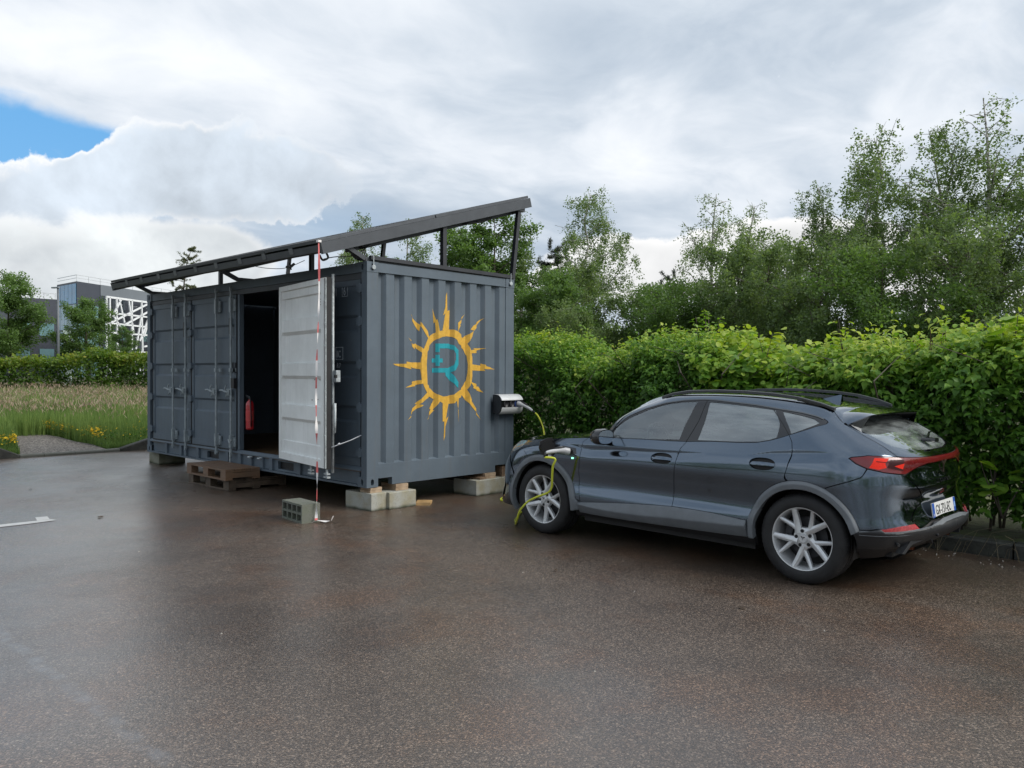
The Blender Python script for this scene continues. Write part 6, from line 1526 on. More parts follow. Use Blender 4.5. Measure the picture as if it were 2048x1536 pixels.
# lettering and emblem on the tailgate
BADG = mat('badge_dark', (.015, .015, .017), .3, metal=.5)
o, me = text_obj('CUPRA', .052, BADG, car, (3.418, -.165, .790), (math.pi/2, 0, math.pi/2), 'badge_lettering', ext=.002); o.rotation_euler = (math.radians(78), 0, math.pi/2); o.scale = (1.45, .8, 1)
em = MB(); BR = mat('badge_bronze', (.16, .12, .09), .3, metal=.8)
for sg in (1, -1): em.prism([(sg*.003, -.045), (sg*.006, .01), (sg*.052, .045), (sg*.046, .052), (sg*.003, .035)], 0, .008, lambda p, q, t_: (3.385+t_, p, .893+q))
em.build('emblem', BR, car)
# exhaust tips and surround
EX = mat('copper_tip', (.26, .10, .055), .3, metal=.8, var=.15)
for sg in (1, -1):
    MB().prism([(.30, .33), (.33, .395), (.45, .405), (.60, .385), (.69, .30), (.66, .295), (.59, .355), (.45, .378), (.345, .37)], 0, .05, lambda p, q, t_: (3.385-.28*max(0, p-.35)**1.3*1.2+t_-.02, -sg*p, q+.012)).build('exhaust_surround', PLASD, car)
    for yy in (.40, .53): MB().tube([(3.12, -sg*yy, .322), (3.31-.07*(yy > .5), -sg*yy, .328)], [.034, .036], 16, cap=False).tube([(3.12, -sg*yy, .322), (3.305-.07*(yy > .5), -sg*yy, .328)], [.030, .032], 16).build('exhaust_tip', EX, car, smooth=True, angle=50)
    MB().box(3.05, min(-sg*.30, -sg*.66), .27, 3.25, max(-sg*.30, -sg*.66), .38).build('exhaust_cavity', SEAM, car)
# parking sensors
for q in ((12.8, 1.35), (14.6, 1.6)):
    s_ = MB().tube([(0, 0, 0), (0, .028, 0)], .012, 12); put_local(s_, q, 0.).build('parking_sensor', PLASD, car, smooth=True, angle=50)
# wheels
def wheel_parts():
    R_, W_ = .341, .235
    ty = MB(); prof = [(.232, .0), (.240, .010), (.262, .018), (.300, .016), (.325, .004), (.337, -.016), (.341, -.045), (.341, -.075), (.333, -.078), (.333, -.086), (.341, -.089), (.341, -.118), (.333, -.121), (.333, -.129), (.341, -.132), (.341, -.16), (.333, -.163), (.333, -.171), (.341, -.174), (.340, -.20), (.325, -.235), (.29, -.245), (.232, -.24)]
    F_ = lambda r_, h, a_: (r_*math.cos(a_), -h, r_*math.sin(a_))
    ty.lathe(prof, 64, F_)
    for k in range(64):          # shoulder lugs
        a_ = 2*math.pi*(k+.5)/64; ca, sa = math.cos(a_), math.sin(a_); tx, tz = -sa, ca; w = .011
        vs = []
        for r_, h in ((.322, .0045), (.3385, -.0145), (.3425, -.04), (.33, -.04)):
            for s in (-1, 1): vs.append(((r_+.0015)*ca+tx*w*s, -h, (r_+.0015)*sa+tz*w*s))
        ty.add(vs, [(0, 1, 3, 2), (2, 3, 5, 4), (0, 2, 4, 6), (1, 7, 5, 3)])
    rim = MB(); rim.lathe([(.233, -.004), (.243, .004), (.240, .008), (.232, .006), (.226, -.006), (.219, -.03), (.214, -.09), (.21, -.20), (.235, -.22)], 64, F_)
    sp = MB(); deg = math.radians
    def spoke(ar, at, rr, rt_, wr, wt_, yr, yt, raise_=.008):
        K = 8; V = []
        for i in range(K+1):
            s = i/K; w = wr+(wt_-wr)*s**.7; y = yr+(yt-yr)*s-.008*math.sin(math.pi*s)
            A0 = np.array([rr*math.cos(deg(ar)), rr*math.sin(deg(ar))]); A1 = np.array([rt_*math.cos(deg(at)), rt_*math.sin(deg(at))]); pp = A0+(A1-A0)*s
            r_ = 1.; ca, sa = pp; d = (A1-A0)/np.linalg.norm(A1-A0); nx_, nz_ = -d[1], d[0]
            for k_, yy in ((-1, y-.030), (-1., y-.004), (-.25, y+raise_*.9), (.25, y+raise_), (1., y-.004), (1, y-.030)): V.append((r_*ca+nx_*w*k_, -yy, r_*sa+nz_*w*k_))
        F = [(6*i+j, 6*i+j+1, 6*i+6+j+1, 6*i+6+j) for i in range(K) for j in range(5)]+[(0, 1, 2, 3, 4, 5), tuple(6*K+j for j in range(6))]
        sp.add(V, F)
    for k in range(5):
        b = 72*k
        spoke(62+b, 33+b, .052, .232, .030, .019, -.020, -.004)
        spoke(52+b, 68+b, .088, .232, .019, .0125, -.022, -.006, .005)
        # foot where two spokes meet the rim lip
        spoke(33+b, 33+b, .214, .236, .018, .026, -.010, .000, .003)
    hub = MB(); hub.lathe([(0, -.012), (.030, -.012), (.034, -.016), (.036, -.022), (.060, -.024), (.080, -.030), (.085, -.06)], 40, F_)
    cen = MB(); cen.lathe([(0, -.008), (.028, -.008), (.031, -.012)], 32, F_)
    bolt = MB(); bolt.lathe([(0, -.019), (.0135, -.019), (.0135, -.028)], 16, lambda r_, h, a_: (.0575+r_*math.cos(a_), -h, r_*math.sin(a_)))
    br = MB(); br.lathe([(.05, -.10), (.155, -.10), (.155, -.125), (.05, -.125)], 48, F_)
    cal = MB(); 
    for i in range(8):
        a0, a1 = deg(120+i*9), deg(129+i*9)
        cal.add([(r_*math.cos(a_), y, r_*math.sin(a_)) for a_ in (a0, a1) for r_, y in ((.12, .08), (.175, .08), (.175, .14), (.12, .14))], [(0, 1, 2, 3), (4, 5, 6, 7), (0, 1, 5, 4), (1, 2, 6, 5), (2, 3, 7, 6), (3, 0, 4, 7)])
    bk = MB(); bk.lathe([(0, -.16), (.215, -.16)], 32, F_)
    lg = MB()
    for sg in (1, -1): lg.prism([(sg*.001, -.016), (sg*.003, .002), (sg*.017, .014), (sg*.013, .018), (sg*.001, .012)], .0072, .0092, lambda p, q, t_: (p, t_, q))
    return [('tyre', ty.mesh('tyre', TYRE, True, 35)), ('rim', rim.mesh('rim', RIM, True, 40)), ('spokes', sp.mesh('spokes', RIM, True, 28)), ('hub', hub.mesh('hub', RIM, True, 40)), ('centre_cap', cen.mesh('centre_cap', RIM, True, 40)), ('bolt', bolt.mesh('bolt', SEAM, True, 40)), ('brake_disc', br.mesh('brake_disc', RIMD, True, 40)), ('brake_caliper', cal.mesh('brake_caliper', RIMD)), ('wheel_backing', bk.mesh('wheel_backing', SEAM)), ('wheel_logo', lg.mesh('wheel_logo', RIMD))]
WPARTS = wheel_parts()
# wheel meshes: outer face towards local -y after flipping; near side faces -y (car local)
for (x, sg, rot) in ((0, 1, .42), (2.675, 1, .06), (0, -1, .3), (2.675, -1, .9)):
    wl = empty('wheel', (0, 0, 0)); wl.parent = car; wl.location = (x, -sg*.878, .3497); wl.rotation_euler = (0, 0, 0 if sg == 1 else math.pi)
    spn = Matrix.Rotation(rot, 4, 'Y')
    for nm, me in WPARTS:
        reps = 5 if nm == 'bolt' else 1
        for k in range(reps):
            o = link(nm, me, wl); a_ = rot+(math.radians(96+72*k) if nm == 'bolt' else 0); o.rotation_euler = (0, -a_ if nm != 'wheel_logo' else .15, 0)
for x in (0, 2.675):
    for sg in (1, -1):
        al = MB(); n = 20; V = []; 
        for i in range(n+1):
            a_ = math.radians(-14+208*i/n); 
            for y in (.875, .60): V.append((x+.392*math.cos(a_), -sg*y, .345+.392*math.sin(a_)))
        F = [(2*i, 2*i+1, 2*i+3, 2*i+2) for i in range(n)]
        b = len(V); V += [(x+.392*math.cos(math.radians(-14+208*i/n)), -sg*.60, .345+.392*math.sin(math.radians(-14+208*i/n))) for i in range(n+1)]
        F.append(tuple(b+i for i in range(n+1)))
        al.add(V, F); al.build('arch_liner', SEAM, car)
# interior
SEAT = mat('seat_fabric', (.022, .023, .025), .7, var=.2, vscale=20); INT = mat('interior_grey', (.045, .048, .05), .55)
def seat(x, y, nm='seat'):
    s = MB(); s.prism([(x, .50), (x+.48, .47), (x+.50, .58), (x+.02, .62)], y-.24, y+.24, lambda p, q, t_: (p, t_, q)); 
    s.prism([(x+.44, .55), (x+.56, .53), (x+.78, 1.12), (x+.70, 1.15), (x+.60, .95)], y-.22, y+.22, lambda p, q, t_: (p, t_, q))
    o = s.build(nm, SEAT, car); 
    MB().prism([(x+.70, 1.12), (x+.78, 1.10), (x+.83, 1.27), (x+.76, 1.29)], y-.12, y+.12, lambda p, q, t_: (p, t_, q)).build('headrest', SEAT, o)
seat(1.02, -.36); seat(1.02, .36)
MB().prism([(1.85, .52), (2.30, .50), (2.5, 1.05), (2.42, 1.06), (2.28, .62), (1.87, .62)], -.62, .62, lambda p, q, t_: (p, t_, q)).build('rear_bench', SEAT, car)
MB().prism([(.42, .96), (.74, 1.00), (.86, .97), (.90, .86), (.86, .70), (.42, .70)], -.74, .74, lambda p, q, t_: (p, t_, q)).build('dashboard', INT, car)
MB().prism([(.80, .99), (.83, .99), (.85, 1.09), (.82, 1.09)], -.16, .14, lambda p, q, t_: (p, t_, q)).build('screen', GLB, car)
sw = MB(); sw.tube([(1.02+.0*math.cos(w)-.05*math.sin(w), -.36+.18*math.cos(w), .95+.17*math.sin(w)) for w in np.linspace(0, 2*math.pi, 25)], .014, 8, cap=False); sw.tube([(.85, -.36, .90), (1.01, -.36, .95)], .035, 8).build('steering_wheel', INT, car, smooth=True)
MB().box(.3, -.76, .42, 3.0, .76, .46).build('cabin_floor', SEAM, car)

# ------------------------------------------------------------------ charging cable from the wall box to the car
MW = Matrix.Translation((1.347, -2.287, -.0087)) @ Matrix.Rotation(-1.597, 4, 'Z')
def cw(x, y, z): v = MW @ Vector((x, -y, z)); return (v.x, v.y, v.z)
def plug(p, d, upv, nm):
    p, d = Vector(p), Vector(d).normalized(); s = d.cross(Vector(upv)).normalized(); u_ = s.cross(d)
    mb = MB(); rings = [(0, .030, .033, 0), (.03, .031, .034, 0), (.06, .028, .030, .002), (.10, .020, .022, -.004), (.15, .019, .021, -.016), (.20, .017, .019, -.030), (.235, .013, .014, -.042)]; n = 14; V = []
    for t_, a_, b_, dz in rings:
        for i in range(n): w = 2*math.pi*i/n; q = p+d*t_+s*math.cos(w)*a_+u_*(math.sin(w)*b_+dz); V.append(tuple(q))
    F = [(r_*n+i, r_*n+(i+1) % n, (r_+1)*n+(i+1) % n, (r_+1)*n+i) for r_ in range(len(rings)-1) for i in range(n)]+[tuple(range(n)), tuple((len(rings)-1)*n+i for i in range(n))]
    mb.add(V, F); cabpart(mb, nm, PG, True, 50)
    m2 = MB(); m2.tube([tuple(p+d*.055+u_*.030), tuple(p+d*.10+u_*.026), tuple(p+d*.15+u_*.012)], [.012, .012, .008], 8); cabpart(m2, 'plug_grip', PB)
    return p+d*.235-u_*.042
# wall plug
e1 = plug((2.365, -.135, 1.182), (.30, -.85, -.20), (0, 0, 1), 'plug')
m2 = MB().tube([tuple(e1), tuple(e1+Vector((.012, -.04, -.03)))], [.012, .009], 8); cabpart(m2, 'strain_relief', PB)
# car plug
cq = cw(.375, .915, .850)
dcar = (MW.to_3x3() @ Vector((-.42, -.88, .16)))
e2 = plug(cq, dcar, (0, 0, 1), 'plug')
m2 = MB().tube([tuple(e2), tuple(e2+Vector((-.01, .01, -.045)))], [.013, .010], 8); cabpart(m2, 'strain_relief', PB)
s0 = e1+Vector((.012, -.04, -.03)); t0 = e2+Vector((-.01, .01, -.045))
g = .012
seg1 = [tuple(s0), (2.44, -.44, 1.02), (2.46, -.50, .90), (2.44, -.55, .74), (2.38, -.58, .45), (2.26, -.55, .12), (2.18, -.52, g), (2.05, -.44, g), (1.90, -.39, g), (1.76, -.44, g), (1.63, -.55, g), (1.66, -.62, g), (1.72, -.66, g), (1.66, -.82, g), (1.56, -.98, g), (1.45, -1.12, g)]
cabpart(MB().tube(cab(seg1), .0105, 8), 'cable', YC)
seg2 = [tuple(t0), (.259, -2.60, .78), (.262, -2.57, .70), (.29, -2.538, .572), (.311, -2.514, .496), (.318, -2.47, .445), (.325, -2.39, .412), (.328, -2.29, .372), (.329, -2.188, .319), (.315, -2.10, .225), (.36, -2.02, .12), (.50, -1.87, .04), (.66, -1.72, g), (.78, -1.60, g), (.95, -1.48, g), (1.12, -1.36, g), (1.30, -1.24, g), (1.45, -1.12, g)]
cabpart(MB().tube(cab(seg2), .0105, 8), 'cable', YC)
# ================================================================== VEGETATION
def m_leaf(name, stops, rough=.5, trans=.35, spec=.3):
    m = bpy.data.materials.new(name); m.use_nodes = True; t = NT(m.node_tree); b = t.n['Principled BSDF']
    at = t.new('ShaderNodeAttribute', attribute_name='tint'); oi = t.new('ShaderNodeObjectInfo')
    P = t.new('ShaderNodeTexCoord').outputs['Object']
    f = t.math('ADD', at.outputs['Fac'], t.math('MULTIPLY', t.math('SUBTRACT', oi.outputs['Random'], .5), .12))
    c = t.ramp(f, stops)
    t.l.new(c, b.inputs['Base Color']); b.inputs['Roughness'].default_value = rough; b.inputs['Specular IOR Level'].default_value = spec
    tr = t.new('ShaderNodeBsdfTranslucent'); t.l.new(t.mix(1., c, (1.5, 1.6, .7), 'MULTIPLY'), tr.inputs[0])
    mx = t.new('ShaderNodeMixShader'); mx.inputs[0].default_value = trans
    t.l.new(b.outputs[0], mx.inputs[1]); t.l.new(tr.outputs[0], mx.inputs[2])
    t.l.new(mx.outputs[0], t.n['Material Output'].inputs[0]); return m
LF_BIRCH = m_leaf('birch_leaf', [(0, (.095, .145, .062)), (.5, (.145, .21, .090)), (1, (.23, .30, .14))], trans=.42)
LF_BROAD = m_leaf('broad_leaf', [(0, (.065, .12, .035)), (.5, (.115, .195, .058)), (1, (.18, .28, .09))], trans=.4)
LF_PINE = m_leaf('pine_needle', [(0, (.035, .045, .035)), (.5, (.06, .075, .055)), (1, (.11, .12, .09))], trans=.1)
LF_LARCH = m_leaf('larch_needle', [(0, (.07, .10, .035)), (.5, (.13, .15, .07)), (1, (.25, .22, .12))], trans=.2)
LF_HEDGE = m_leaf('hedge_leaf', [(0, (.016, .045, .010)), (.35, (.042, .115, .016)), (.65, (.11, .235, .028)), (.85, (.24, .37, .045)), (1, (.40, .46, .07))], rough=.48, trans=.34, spec=.35)
LF_HEDGEL = m_leaf('far_hedge_leaf', [(0, (.025, .05, .010)), (.5, (.07, .14, .018)), (.85, (.17, .23, .03)), (1, (.28, .26, .05))])
def m_bark(name, white=True):
    m = bpy.data.materials.new(name); m.use_nodes = True; t = NT(m.node_tree); b = t.n['Principled BSDF']
    P = t.new('ShaderNodeTexCoord').outputs['Object']; mp = t.new('ShaderNodeMapping', inp={0: P}); mp.inputs['Scale'].default_value = (1, 1, 3.5)
    n = t.noise(mp.outputs[0], 3.2, 5, .6).outputs['Fac']
    c = t.mix(t.smooth(n, .5, .6), (.46, .44, .40), (.05, .045, .04)) if white else t.mix(n, (.05, .04, .03), (.11, .09, .07))
    t.l.new(c, b.inputs['Base Color']); b.inputs['Roughness'].default_value = .8; return m
BARKW = m_bark('birch_bark'); BARKD = m_bark('dark_bark', False)

def leaves_quads(P, size, r, up=.3, asp=.6, droop=0.):
    "one rhombus leaf per point"
    n = len(P); a = r.normal(size=(n, 3)); a[:, 2] = a[:, 2]*.7-droop; a /= np.linalg.norm(a, axis=1)[:, None]
    b = r.normal(size=(n, 3)); b[:, 2] *= .6; b -= a*(a*b).sum(1)[:, None]; b /= np.linalg.norm(b, axis=1)[:, None]
    s = size*r.uniform(.6, 1.35, n)[:, None]
    V = np.stack([P-a*s*.5, P+b*s*asp*.5, P+a*s*.5, P-b*s*asp*.5], 1).reshape(-1, 3)
    return V, np.arange(4*n).reshape(-1, 4)
def crown_tree(seed, H, R, style, nleaf, size, trunk=.12, base=.25, lean=0., twin=False):
    "returns (wood MB, leaf mesh data)"
    r = np.random.default_rng(seed); wood = MB(); L = []; TW = []
    droop = dict(birch=.55, broad=.05, pine=0., larch=.2, willow=.35)[style]
    def trunkline(x0, y0, h, lx, ly):
        k = 8; pts = []; w = r.normal(size=2)*.03*h
        for i in range(k+1):
            s = i/k; pts.append(np.array([x0+lx*s*h+w[0]*math.sin(3*s)+r.normal()*.012*h*s, y0+ly*s*h+w[1]*math.sin(2.6*s), s*h]))
        return pts
    stems = [trunkline(0, 0, H, lean, r.normal()*.03)]
    if twin: stems.append(trunkline(0, 0, H*.93, lean-.16, .08)); 
    for st in stems:
        hh = st[-1][2]; wood.tube([tuple(p) for p in st], [trunk*(1-.93*i/(len(st)-1))+.006 for i in range(len(st))], 7)
        nb = int({'birch': 26, 'broad': 26, 'pine': 30, 'larch': 40, 'willow': 30}[style])
        for j in range(nb):
            s = base+(1-base)*(j+r.uniform(0, 1))/nb; s = min(s, .985)
            i = min(int(s*(len(st)-1)), len(st)-2); f = s*(len(st)-1)-i; o = st[i]*(1-f)+st[i+1]*f
            q = (s-base)/(1-base)
            if style == 'birch': prof = (.55+.45*math.sin(math.pi*min(1, q*1.15+.1)))*(1-q**3*.75)
            elif style == 'pine': prof = (1-q)**.55*.9+.12
            elif style == 'larch': prof = (1-q)*1.0+.05
            else: prof = math.sqrt(max(0, 1-(q*1.25-.35)**2))*1.0*(1-.45*q**4)
            ln = R*prof*r.uniform(.65, 1.2); az = r.uniform(0, 2*math.pi); el = {'birch': .75, 'broad': .55, 'pine': .12+.6*q, 'larch': .05+.3*q, 'willow': .7}[style]+r.normal()*.15
            d = np.array([math.cos(az)*math.cos(el), math.sin(az)*math.cos(el), math.sin(el)])
            pts = [o]; k = 6
            for m_ in range(1, k+1):
                d2 = d+np.array([0, 0, -droop*.9*(m_/k)**2])+r.normal(size=3)*.12; d2 /= np.linalg.norm(d2); pts.append(pts[-1]+d2*ln/k)
            rad = trunk*.36*(1-q*.75)
            wood.tube([tuple(p) for p in pts], [rad*(1-.85*m_/k)+.003 for m_ in range(k+1)], 4, cap=False)
            # twigs
            nt = max(3, int(ln*5))
            for m_ in range(nt):
                f = r.uniform(.2, 1.); a = min(int(f*k), k-1); g = f*k-a; p = pts[a]*(1-g)+pts[a+1]*g
                td = r.normal(size=3); td[2] = td[2]*.5+.15; td /= np.linalg.norm(td); tl = r.uniform(.25, .7)*(.35+R*.28)
                e = p+td*tl; TW.append((p, e, q))
                if m_ % 2 == 0: wood.tube([tuple(p), tuple((p+e)/2+np.array([0, 0, .02])), tuple(e)], [.012, .008, .004], 3, cap=False)
    per = max(3, nleaf//len(TW)); PT = []; TI = []
    for p, e, q in TW:
        dens = r.uniform(.25, 1.75); n = int(per*dens); tint = np.clip(.45+r.normal()*.16+.12*(q-.5), 0, 1)
        if style in ('birch', 'willow'):
            # hanging strands
            m_ = max(1, n//14)
            for _ in range(m_):
                f = r.uniform(.2, 1.); o = p+(e-p)*f; L_ = r.uniform(.25, 1.0)*droop*1.5*(.5+R*.18); k = max(2, n//m_)
                s = r.uniform(0, 1, k)[:, None]; sway = r.normal(size=(1, 3))*.18; sway[0, 2] = 0
                PT.append(o+np.concatenate([sway*s**1.0, np.zeros((k, 0))], 1)*1.0+np.array([0, 0, -1.])*s*L_+r.normal(size=(k, 3))*.06+np.array([0, 0, .06])); TI.append(np.clip(tint+r.normal(size=k)*.13, 0, 1))
        elif style in ('pine', 'larch'):
            s = r.uniform(.1, 1.05, n)[:, None]; PT.append(p+(e-p)*s+r.normal(size=(n, 3))*.05); TI.append(np.clip(tint+r.normal(size=n)*.12, 0, 1))
        else:
            c = p+(e-p)*.8; PT.append(c+r.normal(size=(n, 3))*np.array([.19, .19, .13])*(.6+R*.14)); TI.append(np.clip(tint+r.normal(size=n)*.13, 0, 1))
    PT = np.concatenate(PT); TI = np.concatenate(TI)
    V, F = leaves_quads(PT, size, r, asp={'pine': .16, 'larch': .25}.get(style, .62), droop={'birch': .5, 'willow': .6}.get(style, 0.))
    return wood, V, F, np.repeat(TI, 4)
TREEM = {}
def tree_meshes(key, *a, leafm=None, bark=None, **k):
    if key not in TREEM:
        w, V, F, T = crown_tree(*a, **k)
        TREEM[key] = (w.mesh('trunk', bark, smooth=True), fastmesh('crown', V, F, leafm, cols=T))
    return TREEM[key]
def put_tree(name, key, x, y, s, rz, lab, cat='tree', group=None, sz=None, z=None):
    wm, lm = TREEM[key]
    t = empty(name, (x, y, (hz(x, y) if y > KY else .12)-.05 if z is None else z), rz=rz, label=lab, cat=cat)
    if group: t['group'] = group
    t.scale = (s, s, sz or s)
    link('trunk', wm, t); c = link('crown', lm, t); c['kind'] = 'stuff'
    return t
tree_meshes('birchA', 11, 9.2, 3.3, 'birch', 21000, .085, trunk=.12, base=.3, leafm=LF_BIRCH, bark=BARKW)
tree_meshes('birchB', 23, 9.6, 3.0, 'birch', 19000, .085, trunk=.13, base=.25, twin=True, leafm=LF_BIRCH, bark=BARKW)
tree_meshes('birchC', 37, 10.5, 3.4, 'birch', 29000, .085, trunk=.15, base=.16, leafm=LF_BIRCH, bark=BARKW)
tree_meshes('birchD', 41, 8.0, 2.5, 'birch', 16000, .085, trunk=.11, base=.12, leafm=LF_BIRCH, bark=BARKW)
tree_meshes('broadA', 51, 7.6, 2.4, 'broad', 22000, .13, trunk=.12, base=.12, leafm=LF_BROAD, bark=BARKD)
tree_meshes('broadB', 57, 6.4, 2.8, 'broad', 26000, .13, trunk=.13, base=.22, leafm=LF_BROAD, bark=BARKD)
tree_meshes('bush', 61, 5.0, 2.8, 'willow', 30000, .085, trunk=.07, base=.03, leafm=LF_BIRCH, bark=BARKD)
tree_meshes('bushG', 67, 4.8, 2.7, 'broad', 30000, .09, trunk=.07, base=.03, leafm=LF_BROAD, bark=BARKD)
tree_meshes('pine', 71, 7.2, 2.0, 'pine', 22000, .17, trunk=.12, base=.2, leafm=LF_PINE, bark=BARKD)
tree_meshes('larch', 77, 10.5, 2.8, 'larch', 30000, .16, trunk=.15, base=.12, leafm=LF_LARCH, bark=BARKD)
G1, G2, G3 = 'trees behind the container', 'trees behind the right hedge', 'trees in front of the office building'
for a in [
    # behind the container
    ('birch_tree', 'birchC', 17.5, 24.2, .82, .4, 'feathery birch rising above the joint of the solar canopy', 'tree', G1),
    ('birch_tree', 'birchD', 19.7, 24.0, 1.08, 1.4, 'small birch half hidden by the canopy, between the struts', 'tree', G1),
    ('ash_tree', 'broadA', 18.7, 19.2, .98, 2.2, 'narrow leafy tree framed by the vertical canopy post', 'tree', G1),
    ('ash_tree', 'broadA', 18.6, 16.3, 1.03, 4.1, 'dense green tree under the raised end of the solar canopy', 'tree', G1),
    ('birch_tree', 'birchD', 20.6, 16.6, 1.05, 3.3, 'slim birch right against the last canopy strut', 'tree', G1),
    # right of the container
    ('maple_tree', 'broadB', 16.9, 11.6, .74, .3, 'bright green broadleaf tree directly right of the container corner', 'tree', G2),
    ('pine_tree', 'pine', 24.6, 18.1, 1.02, .5, 'dark spreading pine left of the tall open birch', 'tree', G2),
    ('birch_tree', 'birchA', 23.0, 14.7, 1.01, 2.1, 'tall open birch with white trunk right of the dark pine', 'tree', G2),
    ('willow_shrub', 'bush', 19.2, 12.6, 1.05, .9, 'olive green willow at the foot of the tall open birch', 'shrub', G2),
    ('willow_shrub', 'bush', 20.4, 10.4, .86, 2.9, 'yellow-green round willow right of the white birch trunk', 'shrub', G2),
    ('pine_tree', 'pine', 27.2, 13.5, .82, 3.5, 'small dark pine showing in the gap between the two birch groups', 'tree', G2),
    ('broadleaf_shrub', 'bushG', 20.5, 9.0, .92, 1.2, 'dark green shrub below the small pine in the gap', 'shrub', G2),
    ('twin_birch', 'birchB', 24.6, 9.6, .93, 2.4, 'birch with two forking white stems above the hedge sapling', 'tree', G2),
    ('birch_tree', 'birchD', 26.2, 8.9, .92, 5.0, 'thin birch behind the forking birch, leaning right', 'tree', G2),
    ('willow_shrub', 'bush', 19.8, 5.9, 1.12, 4.4, 'broad olive willow right of the forking birch', 'shrub', G2),
    ('willow_shrub', 'bush', 18.6, 4.2, 1.02, .2, 'broad willow below the first of the tall right birches', 'shrub', G2),
    ('birch_tree', 'birchC', 23.8, 4.8, .80, .7, 'rounded leafy birch that begins the tall group on the right', 'tree', G2),
    ('birch_tree', 'birchA', 23.4, 2.75, 1.06, 5.3, 'tall thin-topped birch with a single spire left of the tallest tree', 'tree', G2),
    ('birch_tree', 'birchC', 21.2, 2.1, .74, 3.8, 'dense birch between the thin spire and the tallest tree', 'tree', G2),
    ('birch_tree', 'birchC', 22.4, .2, .88, 1.9, 'wide birch whose left crown stands against pale cloud', 'tree', G2),
    ('birch_tree', 'birchB', 22.5, -.85, 1.05, 4.9, 'tallest birch of all with a tufted top near the right edge', 'tree', G2),
    ('birch_tree', 'birchC', 21.6, -2.4, .78, 2.7, 'leafy birch cut by the right edge of the photograph', 'tree', G2),
    ('willow_shrub', 'bush', 17.4, 2.0, .98, 5.5, 'dark willow thicket under the thin-spired birch', 'shrub', G2),
    ('willow_shrub', 'bushG', 16.4, .1, .92, 1.0, 'dark green thicket beneath the wide birch', 'shrub', G2),
    ('willow_shrub', 'bush', 16.6, -1.9, .95, 3.1, 'thicket at the far right under the tallest birch', 'shrub', G2),
    ('willow_shrub', 'bushG', 18.2, 7.6, .86, 3.9, 'mid green thicket between forking birch and its left neighbour', 'shrub', G2),
    ('willow_shrub', 'bush', 15.8, 9.9, .70, 3.0, 'low brownish willow just above the hedge right of the container', 'shrub', G2),
    # left, before the office
    ('hornbeam_tree', 'broadB', 8.2, 44.5, .93, .9, 'large broadleaf tree left of the grey lamp post', 'tree', G3),
    ('hornbeam_tree', 'broadB', 12.0, 44.0, .76, 2.6, 'broad tree in front of the blue glass corner, right of the lamp post', 'tree', G3),
    ('hornbeam_tree', 'broadA', 11.9, 38.6, .44, 3.7, 'lower paler tree in front of the white lattice', 'tree', G3),
    ('hornbeam_tree', 'broadB', 5.1, 43.0, .84, 4.3, 'broadleaf tree cut by the left edge of the photograph', 'tree', G3),
    ('pine_tree', 'pine', 5.0, 51.5, .75, 1.3, 'dark pine peeking in at the far left above the fence', 'tree', G3),
    ('larch_tree', 'larch', 20.3, 48.2, .93, 0., 'pale larch with a spire seen through the solar canopy', 'tree', G3),
]: put_tree(*a)
# more growth outside the frame so that the wood goes on
for i, (x, y, k) in enumerate([(20, -5, 'birchC'), (22, -8, 'birchA'), (18, -7, 'bush'), (24, -12, 'birchC'), (19, -12, 'bush')]):
    put_tree('birch_tree' if k.startswith('b') and k != 'bush' else 'willow_shrub', k, x, y, .9, i*1.3, ['leafy birch beyond the right edge of the photograph', 'open birch beyond the right edge of the photograph', 'willow thicket beyond the right edge of the photograph', 'far birch well beyond the right edge', 'far willow thicket well beyond the right edge'][i], 'tree' if k != 'bush' else 'shrub', G2)
# distant wood lines, plus unseen belts added behind the camera to darken car reflections
def far_wood():
    r = np.random.default_rng(99); P = []; T = []
    for x0, y0, x1, y1, h, n in ((30, 26, 34, -22, 4.6, 30), (60, 100, 60, 40, 7, 26), (-30, 75, 8, 70, 5.5, 22), (30, 130, 120, 90, 12, 30), (24, 44, 36, 26, 5.0, 18), (-70, -48, 50, -52, 10, 34), (-52, -46, -48, 60, 9, 30), (50, -50, 44, -20, 9, 10)):
        for i in range(n):
            s = (i+r.uniform(0, 1))/n; c = np.array([x0+(x1-x0)*s, y0+(y1-y0)*s, 0])+np.array([r.normal()*2, r.normal()*2, 0]); hh = h*r.uniform(.7, 1.15)
            q = r.normal(size=(1500, 3)); q /= np.linalg.norm(q, axis=1)[:, None]; q *= r.uniform(.5, 1, 1500)[:, None]**.5
            p = c+q*np.array([hh*.42, hh*.42, hh*.52])+np.array([0, 0, hh*.5+hz(c[0], max(c[1], 9))]); P.append(p+r.normal(size=p.shape)*.18); T.append(np.clip(.4+r.normal()*.15+r.normal(size=1500)*.1, 0, 1))
    P = np.concatenate(P); T = np.concatenate(T); V, F = leaves_quads(P, .30, r)
    o = link('distant_wood', fastmesh('distant_wood', V, F, LF_BIRCH, cols=np.repeat(T, 4)), kind='stuff', label='distant belts of trees behind the birches, and unseen ones added behind the camera for reflections', cat='wood')
far_wood()

